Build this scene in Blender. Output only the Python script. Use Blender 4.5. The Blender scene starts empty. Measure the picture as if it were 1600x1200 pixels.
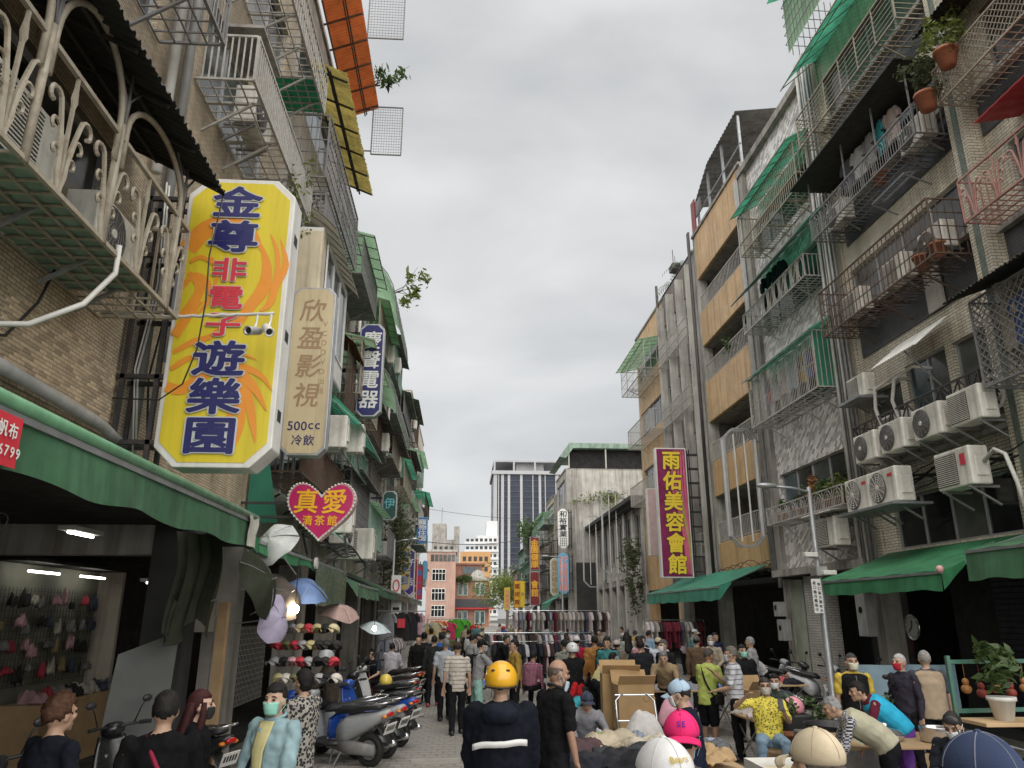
import bpy, math, random
from mathutils import Vector, Matrix, Euler
R = math.radians
random.seed(7)
SC = bpy.context.scene
COL = SC.collection
# ------------------------------------------------------------------ camera
CAM_H, FPX, TILT, YAW = 2.2, 1170.0, R(17.1), R(3.74)
cd = bpy.data.cameras.new('camera'); cam = bpy.data.objects.new('camera', cd); COL.objects.link(cam)
cd.sensor_width = 36.0; cd.lens = 36.0*FPX/1600; cd.clip_start = .05; cd.clip_end = 3000
cam.location = (0, 0, CAM_H); cam.rotation_euler = (R(90)+TILT, 0, -YAW)
SC.camera = cam
# ------------------------------------------------------------------ overcast sky and soft sun
SUN_EL, SUN_AZ = R(52), R(172)      # azimuth clockwise from +Y: sun behind the camera, a little left
wd = bpy.data.worlds.new('World'); SC.world = wd; wd.use_nodes = True
nt = wd.node_tree; nt.nodes.clear(); N = nt.nodes.new; L = nt.links.new
out = N('ShaderNodeOutputWorld'); bg = N('ShaderNodeBackground'); bg.inputs[1].default_value = .1
sky = N('ShaderNodeTexSky'); sky.sky_type = 'NISHITA'; sky.sun_disc = False
sky.sun_elevation = SUN_EL; sky.sun_rotation = SUN_AZ
tc = N('ShaderNodeTexCoord'); mp = N('ShaderNodeMapping'); mp.inputs['Scale'].default_value = (1, 1, 2.6)
mp.inputs['Location'].default_value = (.35, .2, .1)
nz = N('ShaderNodeTexNoise'); nz.inputs['Scale'].default_value = 1.9; nz.inputs['Detail'].default_value = 7; nz.inputs['Roughness'].default_value = .48
nz.inputs['Distortion'].default_value = .35
rp = N('ShaderNodeValToRGB'); rp.color_ramp.elements[0].position = .34; rp.color_ramp.elements[1].position = .66
rp.color_ramp.elements[0].color = (1.42, 1.45, 1.47, 1); rp.color_ramp.elements[1].color = (2.2, 2.21, 2.2, 1)
mx = N('ShaderNodeMix'); mx.data_type = 'RGBA'; mx.inputs[0].default_value = .975
L(tc.outputs['Generated'], mp.inputs[0]); L(mp.outputs[0], nz.inputs['Vector']); L(nz.outputs[0], rp.inputs[0])
L(sky.outputs[0], mx.inputs[6]); L(rp.outputs[0], mx.inputs[7]); L(mx.outputs[2], bg.inputs[0]); L(bg.outputs[0], out.inputs[0])
sl = bpy.data.lights.new('sun', 'SUN'); sl.energy = 1.5; sl.angle = R(120); sl.color = (1, .97, .92)
sun = bpy.data.objects.new('sun', sl); COL.objects.link(sun)
sd = Vector((math.sin(SUN_AZ)*math.cos(SUN_EL), math.cos(SUN_AZ)*math.cos(SUN_EL), math.sin(SUN_EL)))
sun.rotation_euler = (-sd).to_track_quat('-Z', 'Y').to_euler(); sun.location = sd*60
SC.view_settings.view_transform = 'Standard'; SC.view_settings.look = 'None'
SC.view_settings.exposure = 1.9; SC.view_settings.gamma = 1.0; SC.view_settings.use_curve_mapping = False
SC.cycles.max_bounces = 6; SC.cycles.diffuse_bounces = 4; SC.cycles.glossy_bounces = 2; SC.cycles.transmission_bounces = 4
SC.cycles.use_denoising = True
# ------------------------------------------------------------------ measuring help: pixel of the photograph -> point on a real plane
def ray(u, v):
    r, up = u-800, 600-v
    z = up*math.cos(TILT)+FPX*math.sin(TILT); fw = FPX*math.cos(TILT)-up*math.sin(TILT)
    return (r*math.cos(YAW)+fw*math.sin(YAW), fw*math.cos(YAW)-r*math.sin(YAW), z)
def onX(u, v, x): d = ray(u, v); k = x/d[0]; return Vector((x, d[1]*k, CAM_H+d[2]*k))
def onY(u, v, y): d = ray(u, v); k = y/d[1]; return Vector((d[0]*k, y, CAM_H+d[2]*k))
def onZ(u, v, z): d = ray(u, v); k = (z-CAM_H)/d[2]; return Vector((d[0]*k, d[1]*k, z))
# ------------------------------------------------------------------ materials
MATS = {}
def M(name, col=(.5, .5, .5), rough=.7, metal=0., var=.14, scale=3., streak=0., bump=0., brick=None, objcol=False,
      emit=0., alpha=1., trans=0., spots=0., spec=.5, bscale=None, rust=0., subs=0.):
    """procedural surface: base colour, uneven noise, rain streaks, tiles, fine relief"""
    if name in MATS: return MATS[name]
    m = bpy.data.materials.new(name); m.use_nodes = True; MATS[name] = m
    t = m.node_tree; n = t.nodes; l = t.links.new; b = n['Principled BSDF']
    b.inputs['Roughness'].default_value = rough; b.inputs['Metallic'].default_value = metal
    b.inputs['Specular IOR Level'].default_value = spec
    tcn = n.new('ShaderNodeTexCoord'); vec = tcn.outputs['Object']
    def mixc(fac, a, c, mode='MIX'):
        x = n.new('ShaderNodeMix'); x.data_type = 'RGBA'; x.blend_type = mode
        if hasattr(fac, 'links'): l(fac, x.inputs[0])
        else: x.inputs[0].default_value = fac
        for i, s in ((6, a), (7, c)):
            if hasattr(s, 'links'): l(s, x.inputs[i])
            else: x.inputs[i].default_value = (*s, 1)
        return x.outputs[2]
    def noise(sc, det=4, v=None, ro=.55):
        x = n.new('ShaderNodeTexNoise'); x.inputs['Scale'].default_value = sc; x.inputs['Detail'].default_value = det
        x.inputs['Roughness'].default_value = ro; l(v or vec, x.inputs['Vector']); return x.outputs[0]
    def ramp(fac, a, c, ca=(0, 0, 0), cb=(1, 1, 1)):
        x = n.new('ShaderNodeValToRGB'); l(fac, x.inputs[0]); e = x.color_ramp.elements
        e[0].position = a; e[1].position = c; e[0].color = (*ca, 1); e[1].color = (*cb, 1); return x.outputs[0]
    height = None
    cur = col
    if objcol:
        oi = n.new('ShaderNodeObjectInfo'); cur = oi.outputs['Color']
    if brick:
        bw, bh, ms, c2, cm, rot = brick
        sp = n.new('ShaderNodeSeparateXYZ'); l(vec, sp.inputs[0])
        ad = n.new('ShaderNodeMath'); l(sp.outputs[0], ad.inputs[0]); l(sp.outputs[1], ad.inputs[1])
        cb = n.new('ShaderNodeCombineXYZ')
        if rot == 'floor': l(sp.outputs[0], cb.inputs[0]); l(sp.outputs[1], cb.inputs[1])
        else: l(ad.outputs[0], cb.inputs[0]); l(sp.outputs[2], cb.inputs[1])
        v2 = cb.outputs[0]
        if rot and rot != 'floor':
            mpn = n.new('ShaderNodeMapping'); mpn.inputs['Rotation'].default_value = (0, 0, R(rot)); l(v2, mpn.inputs[0]); v2 = mpn.outputs[0]
        bt = n.new('ShaderNodeTexBrick'); l(v2, bt.inputs['Vector']); bt.inputs['Scale'].default_value = 1
        bt.inputs['Brick Width'].default_value = bw; bt.inputs['Row Height'].default_value = bh; bt.inputs['Mortar Size'].default_value = ms
        bt.inputs['Color1'].default_value = (*col, 1); bt.inputs['Color2'].default_value = (*c2, 1); bt.inputs['Mortar'].default_value = (*cm, 1)
        bt.inputs['Mortar Smooth'].default_value = .2
        cur = bt.outputs['Color']; height = bt.outputs['Fac']
    if var:
        lo = ramp(noise(scale, 6), .3, .7, (1-var,)*3, (1+var*.6,)*3); cur = mixc(1., cur, lo, 'MULTIPLY')
        lo2 = ramp(noise(scale*.13+.07, 3), .3, .72, (1-var*.8,)*3, (1+var*.4,)*3); cur = mixc(1., cur, lo2, 'MULTIPLY')
    if streak:
        mpn = n.new('ShaderNodeMapping'); mpn.inputs['Scale'].default_value = (3.2, 3.2, .22); l(vec, mpn.inputs[0])
        st = ramp(noise(1.4, 6, mpn.outputs[0], .65), .46, .7); fac = n.new('ShaderNodeMath'); fac.operation = 'MULTIPLY'
        l(st, fac.inputs[0]); fac.inputs[1].default_value = streak
        cur = mixc(fac.outputs[0], cur, mixc(1., cur, (.30, .27, .23), 'MULTIPLY'))
    if rust:
        rr = ramp(noise(9, 6, None, .7), .5, .68); fac = n.new('ShaderNodeMath'); fac.operation = 'MULTIPLY'
        l(rr, fac.inputs[0]); fac.inputs[1].default_value = rust; cur = mixc(fac.outputs[0], cur, (.16, .075, .035))
    if spots:
        rr = ramp(noise(22, 3, None, .6), .6, .68); fac = n.new('ShaderNodeMath'); fac.operation = 'MULTIPLY'
        l(rr, fac.inputs[0]); fac.inputs[1].default_value = spots; cur = mixc(fac.outputs[0], cur, (.1, .09, .08))
    if hasattr(cur, 'links'): l(cur, b.inputs['Base Color'])
    else: b.inputs['Base Color'].default_value = (*cur, 1)
    if rough < .95 and var:
        rg = ramp(noise(scale*2.3, 4), .3, .75, (max(rough-.12, .03),)*3, (min(rough+.15, 1),)*3); l(rg, b.inputs['Roughness'])
    if bump or height:
        bp = n.new('ShaderNodeBump'); bp.inputs['Strength'].default_value = max(bump, .25); bp.inputs['Distance'].default_value = .01
        if height:
            iv = n.new('ShaderNodeMath'); iv.operation = 'SUBTRACT'; iv.inputs[0].default_value = 1; l(height, iv.inputs[1]); l(iv.outputs[0], bp.inputs['Height'])
        else: l(noise(bscale or scale*6, 5), bp.inputs['Height'])
        l(bp.outputs[0], b.inputs['Normal'])
    if emit:
        b.inputs['Emission Strength'].default_value = emit
        if hasattr(cur, 'links'): l(cur, b.inputs['Emission Color'])
        else: b.inputs['Emission Color'].default_value = (*cur, 1)
    if trans:
        b.inputs['Transmission Weight'].default_value = trans
    if subs:   # thin sheet that lets daylight through
        tr = n.new('ShaderNodeBsdfTranslucent'); ms_ = n.new('ShaderNodeMixShader'); ms_.inputs[0].default_value = subs
        if hasattr(cur, 'links'): l(cur, tr.inputs[0])
        else: tr.inputs[0].default_value = (*cur, 1)
        l(b.outputs[0], ms_.inputs[1]); l(tr.outputs[0], ms_.inputs[2]); l(ms_.outputs[0], n['Material Output'].inputs[0])
    b.inputs['Alpha'].default_value = alpha
    return m
# ------------------------------------------------------------------ mesh builder
class MB:
    def __init__(s): s.v = []; s.f = []
    def add(s, vs, fs):
        o = len(s.v); s.v.extend(Vector(p) for p in vs); s.f.extend(tuple(i+o for i in f) for f in fs); return s
    def box(s, x0, x1, y0, y1, z0, z1):
        return s.add([(x0, y0, z0), (x1, y0, z0), (x1, y1, z0), (x0, y1, z0), (x0, y0, z1), (x1, y0, z1), (x1, y1, z1), (x0, y1, z1)],
                     [(0, 3, 2, 1), (4, 5, 6, 7), (0, 1, 5, 4), (1, 2, 6, 5), (2, 3, 7, 6), (3, 0, 4, 7)])
    def obb(s, c, ax, ay, az):
        c, ax, ay, az = map(Vector, (c, ax, ay, az))
        return s.add([c+ax*i+ay*j+az*k for k in (-1, 1) for i, j in ((-1, -1), (1, -1), (1, 1), (-1, 1))],
                     [(0, 3, 2, 1), (4, 5, 6, 7), (0, 1, 5, 4), (1, 2, 6, 5), (2, 3, 7, 6), (3, 0, 4, 7)])
    def bar(s, p, q, w, h=None):
        p, q = Vector(p), Vector(q); d = q-p; ln = d.length
        if ln < 1e-6: return s
        d /= ln; up = Vector((0, 0, 1)) if abs(d.z) < .95 else Vector((0, 1, 0))
        a = d.cross(up).normalized(); b = a.cross(d); h = h or w
        return s.obb((p+q)/2, d*ln/2, a*w/2, b*h/2)
    def tube(s, pts, r, n=6, closed=False, cap=True):
        pts = [Vector(p) for p in pts]; k = len(pts); rs = r if isinstance(r, (list, tuple)) else [r]*k
        rings = []; a = None
        for i, p in enumerate(pts):
            if closed: t = pts[(i+1) % k]-pts[i-1]
            else: t = pts[min(i+1, k-1)]-pts[max(i-1, 0)]
            t = t.normalized() if t.length > 1e-9 else Vector((0, 0, 1))
            if a is None:
                a = t.cross(Vector((0, 0, 1)) if abs(t.z) < .9 else Vector((1, 0, 0))).normalized()
            else:
                a = (a-t*a.dot(t)); a = a.normalized() if a.length > 1e-6 else t.orthogonal().normalized()
            b = t.cross(a)
            rings.append([p+(a*math.cos(2*math.pi*j/n)+b*math.sin(2*math.pi*j/n))*rs[i] for j in range(n)])
        vs = [q for g in rings for q in g]; fs = []
        for i in range(k if closed else k-1):
            for j in range(n):
                i2 = (i+1) % k; fs.append((i*n+j, i*n+(j+1) % n, i2*n+(j+1) % n, i2*n+j))
        if cap and not closed: fs += [tuple(range(n))[::-1], tuple((k-1)*n+j for j in range(n))]
        return s.add(vs, fs)
    def ell(s, c, r, n=12, m=8, rot=None, fn=None):
        c = Vector(c); vs = []; fs = []
        for i in range(m+1):
            th = math.pi*i/m
            for j in range(n):
                ph = 2*math.pi*j/n
                p = Vector((math.sin(th)*math.cos(ph), math.sin(th)*math.sin(ph), math.cos(th)))
                if fn: p = fn(p)
                p = Vector((p.x*r[0], p.y*r[1], p.z*r[2]))
                if rot is not None: p = rot @ p
                vs.append(c+p)
        for i in range(m):
            for j in range(n): fs.append((i*n+j, (i+1)*n+j, (i+1)*n+(j+1) % n, i*n+(j+1) % n))
        return s.add(vs, fs)
    def lathe(s, prof, c, n=16, axis=None, cap=True):
        c = Vector(c); q = Vector((0, 0, 1)).rotation_difference(Vector(axis)) if axis else None
        vs = []; fs = []
        for r, z in prof:
            for j in range(n):
                p = Vector((r*math.cos(2*math.pi*j/n), r*math.sin(2*math.pi*j/n), z)); vs.append(c+(q @ p if q else p))
        for i in range(len(prof)-1):
            for j in range(n): fs.append((i*n+j, i*n+(j+1) % n, (i+1)*n+(j+1) % n, (i+1)*n+j))
        if cap: fs += [tuple(range(n))[::-1], tuple((len(prof)-1)*n+j for j in range(n))]
        return s.add(vs, fs)
    def prism(s, poly, fn, t0, t1):
        """poly: list of (a,b); fn(a,b,t) -> point"""
        k = len(poly); vs = [fn(a, b, t0) for a, b in poly]+[fn(a, b, t1) for a, b in poly]
        fs = [tuple(range(k))[::-1], tuple(range(k, 2*k))]+[(i, (i+1) % k, k+(i+1) % k, k+i) for i in range(k)]
        return s.add(vs, fs)
    def grid(s, nu, nv, fn, thick=None):
        vs = [fn(i/nu, j/nv) for j in range(nv+1) for i in range(nu+1)]
        fs = [(j*(nu+1)+i, j*(nu+1)+i+1, (j+1)*(nu+1)+i+1, (j+1)*(nu+1)+i) for j in range(nv) for i in range(nu)]
        return s.add(vs, fs)
    def xform(s, mat):
        s.v = [mat @ p for p in s.v]; return s
    def build(s, name, mat, parent=None, smooth=False, color=None, solid=0, bevel=0, sub=0, local=False):
        me = bpy.data.meshes.new(name); b = BASE.get(parent.name, Vector()) if parent and not local else Vector()
        me.from_pydata([tuple(p-b) for p in s.v], [], s.f); me.update()
        if smooth: me.polygons.foreach_set('use_smooth', [True]*len(me.polygons))
        me.materials.append(mat)
        o = bpy.data.objects.new(name, me); COL.objects.link(o)
        if parent: o.parent = parent; BASE[o.name] = b
        if color: o.color = (*color, 1)
        if solid:
            k = o.modifiers.new('solid', 'SOLIDIFY'); k.thickness = solid; k.offset = 0
        if bevel:
            k = o.modifiers.new('bevel', 'BEVEL'); k.width = bevel; k.segments = 2; k.limit_method = 'ANGLE'
        if sub:
            k = o.modifiers.new('sub', 'SUBSURF'); k.levels = sub; k.render_levels = sub
        return o
BASE = {}
def thing(name, label, cat, loc=(0, 0, 0), group=None):
    o = bpy.data.objects.new(name, None); COL.objects.link(o); o.location = loc; o.empty_display_size = .2
    o['label'] = label; o['category'] = cat
    if group: o['group'] = group
    BASE[o.name] = Vector(loc); return o
def tag(o, label, cat, group=None):
    o['label'] = label; o['category'] = cat
    if group: o['group'] = group
    return o
def struct(o): o['kind'] = 'structure'; return o
def stuff(o): o['kind'] = 'stuff'; return o
def dup(o, parent=None, color=None):
    c = o.copy(); COL.objects.link(c)
    if parent: c.parent = parent
    for ch in o.children:
        dup(ch, c)
    return c
def place(o, loc, rz=0., label=None, group=None, sc=None):
    o.location = loc; o.rotation_euler = (o.rotation_euler.x, o.rotation_euler.y, rz)
    if label: o['label'] = label
    if group: o['group'] = group
    if sc: o.scale = (sc,)*3
    return o
def recolor(o, names, col):
    for ch in o.children_recursive:
        if ch.name.split('.')[0] in names: ch.color = (*col, 1)
_O = 'first second third fourth fifth sixth seventh eighth ninth tenth eleventh twelfth thirteenth fourteenth fifteenth sixteenth seventeenth eighteenth nineteenth'.split()
def ordn(k):
    if k < 19: return _O[k]
    return ('twentieth', 'thirtieth', 'fortieth')[(k+1)//10-2] if (k+1) % 10 == 0 else ('twenty', 'thirty', 'forty')[(k+1)//10-2]+'-'+_O[(k+1) % 10-1]
def jit(a): return random.uniform(-a, a)
# ------------------------------------------------------------------ lettering from the built-in font
GLY = {}
def glyphs(jobs):
    """jobs: set of (char, offset) -> mesh data normalised to a 1 x 1 cell"""
    obs = []
    for ch, off in jobs:
        c = bpy.data.curves.new('g', 'FONT'); c.body = ch; c.offset = off; c.resolution_u = 3; c.fill_mode = 'FRONT'
        o = bpy.data.objects.new('g', c); COL.objects.link(o); obs.append((ch, off, o, c))
    dg = bpy.context.evaluated_depsgraph_get()
    for ch, off, o, c in obs:
        me = bpy.data.meshes.new_from_object(o.evaluated_get(dg))
        vs = [v.co.copy() for v in me.vertices]; fs = [tuple(p.vertices) for p in me.polygons]
        bpy.data.meshes.remove(me); GLY[(ch, off)] = (vs, fs)
    bb = {ch: (min(p.x for p in g[0]), max(p.x for p in g[0]), min(p.y for p in g[0]), max(p.y for p in g[0])) for (ch, off), g in GLY.items() if off == 0.0}
    for ch, off, o, c in obs:
        xs = bb[ch][:2]; ys = bb[ch][2:]
        GLY[(ch, off)] = ([Vector((p.x-(min(xs)+max(xs))/2, p.y-(min(ys)+max(ys))/2, 0)) for p in GLY[(ch, off)][0]], GLY[(ch, off)][1], max(xs)-min(xs), max(ys)-min(ys))
        bpy.data.objects.remove(o); bpy.data.curves.remove(c)
def letter(mb, ch, bold, fn, cx, cy, w, h, shear=0., dn=(0, -1, 0)):
    """put one character into the cell (cx,cy,w,h); fn(a,b)->point; bold = stroke thickening in cell units"""
    vs, fs, gw, gh = GLY[(ch, 0.0)]; dn = Vector(dn)
    k = w/.92 if ord(ch) > 255 else None; kh = h/.9
    if k is None: k = kh = h/.72
    sh = [(0, 0)]
    if bold: sh = [(bold*math.cos(a)*.8, bold*math.sin(a)*.8) for a in [math.pi*q/4 for q in range(8)]]+([(0, 0)] if bold > .04 else [])
    for i, (ox, oy) in enumerate(sh):
        mb.add([Vector(fn(cx+(p.x+ox)*k+shear*p.y*kh, cy+(p.y+oy)*kh))+dn*(.0003*i) for p in vs], fs)
# ================================================================== surfaces
T_L1 = M('tile_brown', (.60, .49, .35), .55, brick=(.11, .036, .004, (.45, .36, .25), (.13, .11, .09), 0), var=.3, scale=1.3, streak=.55, bump=.35)
T_L2 = M('tile_pinkgrey', (.60, .53, .46), .5, brick=(.11, .04, .004, (.48, .42, .37), (.18, .17, .16), 0), var=.25, scale=1.2, streak=.5, bump=.4)
T_R1 = M('tile_cream', (.80, .74, .61), .5, brick=(.22, .066, .007, (.68, .62, .50), (.17, .15, .12), 0), var=.22, scale=1.1, streak=.5, bump=.4)
T_DK = M('tile_dark', (.05, .052, .058), .45, brick=(.24, .075, .006, (.055, .057, .065), (.115, .115, .12), 0), var=.2, scale=1.4, streak=.2, bump=.4)
T_MO = M('tile_mosaic', (.92, .90, .87), .45, brick=(.2, .085, .004, (.30, .27, .25), (.55, .53, .50), 32), var=.1, scale=1.0, streak=.12, bump=.3)
T_OR = M('tile_orange', (.64, .42, .215), .5, brick=(.11, .055, .004, (.57, .37, .185), (.40, .27, .15), 0), var=.18, scale=.9, streak=.6, bump=.25)
CONC = M('concrete', (.34, .32, .29), .85, var=.3, scale=1.6, streak=.75, bump=.3)
CONC_L = M('concrete_pale', (.48, .46, .42), .85, var=.28, scale=1.3, streak=.75, bump=.3)
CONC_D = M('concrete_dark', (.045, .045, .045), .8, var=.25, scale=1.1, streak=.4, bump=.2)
GREYP = M('grey_band', (.17, .145, .135), .6, var=.15, scale=.8, streak=.4)
PLAST = M('plaster_cream', (.50, .45, .37), .8, var=.22, scale=1.1, streak=.7, bump=.2)
WHITE = M('white_paint', (.70, .69, .65), .5, var=.12, scale=3, streak=.3)
ALU = M('aluminium', (.46, .47, .48), .4, .5, var=.15, scale=4, streak=.3)
STEEL = M('galvanised', (.33, .34, .35), .45, .6, var=.2, scale=5)
IRONW = M('iron_white', (.44, .425, .39), .55, var=.2, scale=8, rust=.35)
IRONC = M('iron_cream', (.36, .32, .25), .55, var=.2, scale=8, rust=.45)
IRONR = M('iron_rust', (.115, .075, .055), .7, var=.3, scale=8, rust=.7)
IRONB = M('iron_black', (.03, .03, .032), .5, var=.2, scale=8, rust=.3)
IRONG = M('iron_grey', (.20, .20, .20), .55, var=.2, scale=8, rust=.4)
IRONM = M('iron_mint', (.30, .46, .38), .55, var=.2, scale=8, rust=.3)
GLASS = M('window_glass', (.012, .014, .015), .08, var=.5, scale=.8, spec=.35)
GLASSB = M('window_glass_curtain', (.10, .105, .10), .12, var=.6, scale=1.3, spec=.4)
GLASSG = M('window_glass_tint', (.06, .10, .115), .1, var=.4, scale=1, spec=.5)
FRPG = M('fibreglass_green', (.10, .42, .27), .45, var=.3, scale=1.5, streak=.55, subs=.6)
FRPL = M('fibreglass_pale_green', (.36, .56, .36), .4, var=.2, scale=1.5, streak=.4, subs=.5)
FRPY = M('fibreglass_yellow', (.62, .52, .17), .5, var=.3, scale=2.5, streak=.6, subs=.45, spots=.5)
FRPO = M('fibreglass_orange', (.50, .13, .035), .5, var=.2, scale=1.5, streak=.4, subs=.35)
SHEETD = M('sheet_dark', (.03, .031, .027), .7, var=.3, scale=3, streak=.4, rust=.15)
SHEETG = M('sheet_grey', (.22, .22, .22), .6, .2, var=.3, scale=2, streak=.6, rust=.3)
SHEETGR = M('sheet_green_weathered', (.24, .34, .27), .6, var=.3, scale=2, streak=.7)
TARP = M('tarp_green', (.06, .165, .085), .6, var=.32, scale=2.0, streak=.6, bump=.5, bscale=7, subs=.1)
TARP2 = M('tarp_green_bright', (.045, .235, .10), .6, var=.28, scale=1.6, streak=.5, bump=.5, bscale=7, subs=.15)
TARP3 = M('tarp_teal', (.05, .30, .20), .5, var=.2, scale=2, streak=.3, bump=.15, subs=.2)
PIPE = M('pipe_grey', (.30, .30, .29), .55, var=.2, scale=4, streak=.4)
CABLE = M('cable_black', (.02, .02, .021), .6, var=.1)
CABLEW = M('cable_white', (.55, .54, .50), .55, var=.15)
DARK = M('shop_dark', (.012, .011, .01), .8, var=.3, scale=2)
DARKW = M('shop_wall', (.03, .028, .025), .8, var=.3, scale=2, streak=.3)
PINKB = M('pink_tile', (.46, .29, .23), .65, brick=(.6, .2, .006, (.43, .27, .215), (.4, .22, .17), 0), var=.15, scale=.5, streak=.4)
REDB = M('red_brick', (.36, .17, .115), .7, brick=(.5, .15, .01, (.31, .145, .10), (.3, .16, .12), 0), var=.2, scale=.6, streak=.4)
LEAF = M('leaf', (.075, .13, .035), .55, var=.45, scale=6, subs=.3)
LEAF2 = M('leaf_yellow_green', (.16, .20, .04), .55, var=.45, scale=6, subs=.3)
LEAF3 = M('leaf_dull', (.10, .12, .055), .6, var=.45, scale=6, subs=.3)
BARK = M('bark', (.12, .09, .065), .85, var=.3, scale=8, bump=.4)
POT = M('terracotta', (.36, .13, .065), .7, var=.2, scale=8, streak=.3)
# ================================================================== facade kit
class Fac:
    """street front: d = distance out from the wall, y along the street, z up"""
    def __init__(s, X, ox, root): s.X = X; s.ox = ox; s.root = root
    def P(s, d, y, z): return Vector((s.X+s.ox*d, y, z))
    def box(s, mb, d0, d1, y0, y1, z0, z1):
        a, b = s.X+s.ox*d0, s.X+s.ox*d1; mb.box(min(a, b), max(a, b), y0, y1, z0, z1)
def wall(F, y0, y1, z0, z1, holes, mat, depth=.2, name='wall', d=0.):
    mb = MB(); ys = sorted({y0, y1, *[h[0] for h in holes], *[h[1] for h in holes]}); zs = sorted({z0, z1, *[h[2] for h in holes], *[h[3] for h in holes]})
    ys = [y for y in ys if y0 <= y <= y1]; zs = [z for z in zs if z0 <= z <= z1]
    inh = lambda y, z: any(h[0] < y < h[1] and h[2] < z < h[3] for h in holes)
    for i in range(len(ys)-1):
        j = 0
        while j < len(zs)-1:
            if inh((ys[i]+ys[i+1])/2, (zs[j]+zs[j+1])/2): j += 1; continue
            k = j
            while k+1 < len(zs)-1 and not inh((ys[i]+ys[i+1])/2, (zs[k+1]+zs[k+2])/2): k += 1
            q = [F.P(d, ys[i], zs[j]), F.P(d, ys[i+1], zs[j]), F.P(d, ys[i+1], zs[k+1]), F.P(d, ys[i], zs[k+1])]
            mb.add(q if F.ox < 0 else q[::-1], [(3, 2, 1, 0)]); j = k+1
    for a, b, c, e in [h[:4] for h in holes]:
        r = [(a, c), (b, c), (b, e), (a, e)]
        for i in range(4):
            p, q = r[i], r[(i+1) % 4]
            mb.add([F.P(d, *p), F.P(d, *q), F.P(d-depth, *q), F.P(d-depth, *p)], [(0, 1, 2, 3)])
    return mb.build(name, mat, F.root)
def window(F, y0, y1, z0, z1, n=2, frame=None, glass=None, rec=.12, bars=0, transom=0):
    frame = frame or ALU; fm = MB(); w = .045
    for a, b, c, e in ((y0, y1, z0, z0+w), (y0, y1, z1-w, z1), (y0, y0+w, z0+w, z1-w), (y1-w, y1, z0+w, z1-w)): F.box(fm, -rec, -rec+.05, a, b, c, e)
    st = (y1-y0)/n
    zt = z1-transom if transom else z1
    if transom: F.box(fm, -rec+.002, -rec+.048, y0+w, y1-w, zt-w/2, zt+w/2)
    for i in range(1, n): F.box(fm, -rec+.003, -rec+.046, y0+i*st-w/2, y0+i*st+w/2, z0+w, z1-w)
    if bars:
        k = int((y1-y0)/.12)
        for i in range(1, k): fm.bar(F.P(-.03, y0+i*(y1-y0)/k, z0), F.P(-.03, y0+i*(y1-y0)/k, z1), .014)
        for i in range(1, 4): fm.bar(F.P(-.03, y0, z0+i*(z1-z0)/4), F.P(-.03, y1, z0+i*(z1-z0)/4), .014)
    wo = fm.build('window', frame, F.root)
    for i in range(n):
        for c, e in (((z0, zt), (zt, z1)) if transom else ((z0, z1),)):
            g = MB(); F.box(g, -rec-.02, -rec+.012, y0+i*st+.02, y0+(i+1)*st-.02, c+.02, e-.02)
            g.build('pane', glass or random.choice((GLASS, GLASS, GLASSB, GLASSG)), wo)
    return wo
def shell(F, y0, y1, z0, z1, mat, deep=9., roofmat=None, back=True):
    """sides, back and roof behind a street front"""
    mb = MB(); a, b = .004, deep; y0 += .01; y1 -= .01
    P = lambda d, y, z: F.P(-d, y, z)
    mb.add([P(a, y0, z0), P(b, y0, z0), P(b, y0, z1), P(a, y0, z1)], [(0, 1, 2, 3)])
    mb.add([P(a, y1, z0), P(b, y1, z0), P(b, y1, z1), P(a, y1, z1)], [(3, 2, 1, 0)])
    mb.add([P(b, y0, z0), P(b, y1, z0), P(b, y1, z1), P(b, y0, z1)], [(0, 1, 2, 3)])
    mb.build('side_wall', mat, F.root)
    rf = MB(); F.box(rf, -deep, .06, y0, y1, z1, z1+.12); rf.build('roof', roofmat or CONC, F.root)
def building(name, label, X, ox, y0, y1, z0, z1, mat, holes=(), side=None, deep=9., frame=None, winrec=.12, cat='building', ceil=True, roof=True, cols=True, win=True):
    root = thing(name, label, cat, (X, (y0+y1)/2, 0)); F = Fac(X, ox, root)
    wall(F, y0, y1, z0, z1, holes, mat)
    if win:
        for h in holes: window(F, h[0], h[1], h[2], h[3], h[4] if len(h) > 4 else max(2, int((h[1]-h[0])/.9)), frame, h[5] if len(h) > 5 else None, rec=winrec)
    shell(F, y0, y1, z0, z1, side or CONC, deep)
    if ceil:   # arcade: ceiling, shop front, columns
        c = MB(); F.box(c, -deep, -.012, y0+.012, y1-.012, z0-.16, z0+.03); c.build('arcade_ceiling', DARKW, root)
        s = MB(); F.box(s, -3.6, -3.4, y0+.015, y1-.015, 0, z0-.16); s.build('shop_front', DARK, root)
        if cols:
            for y in (y0, y1-.42):
                c = MB(); F.box(c, -.5, -.02, y+.02, y+.42, 0, z0-.162); c.build('column', side or CONC, root)
    return root, F
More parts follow.
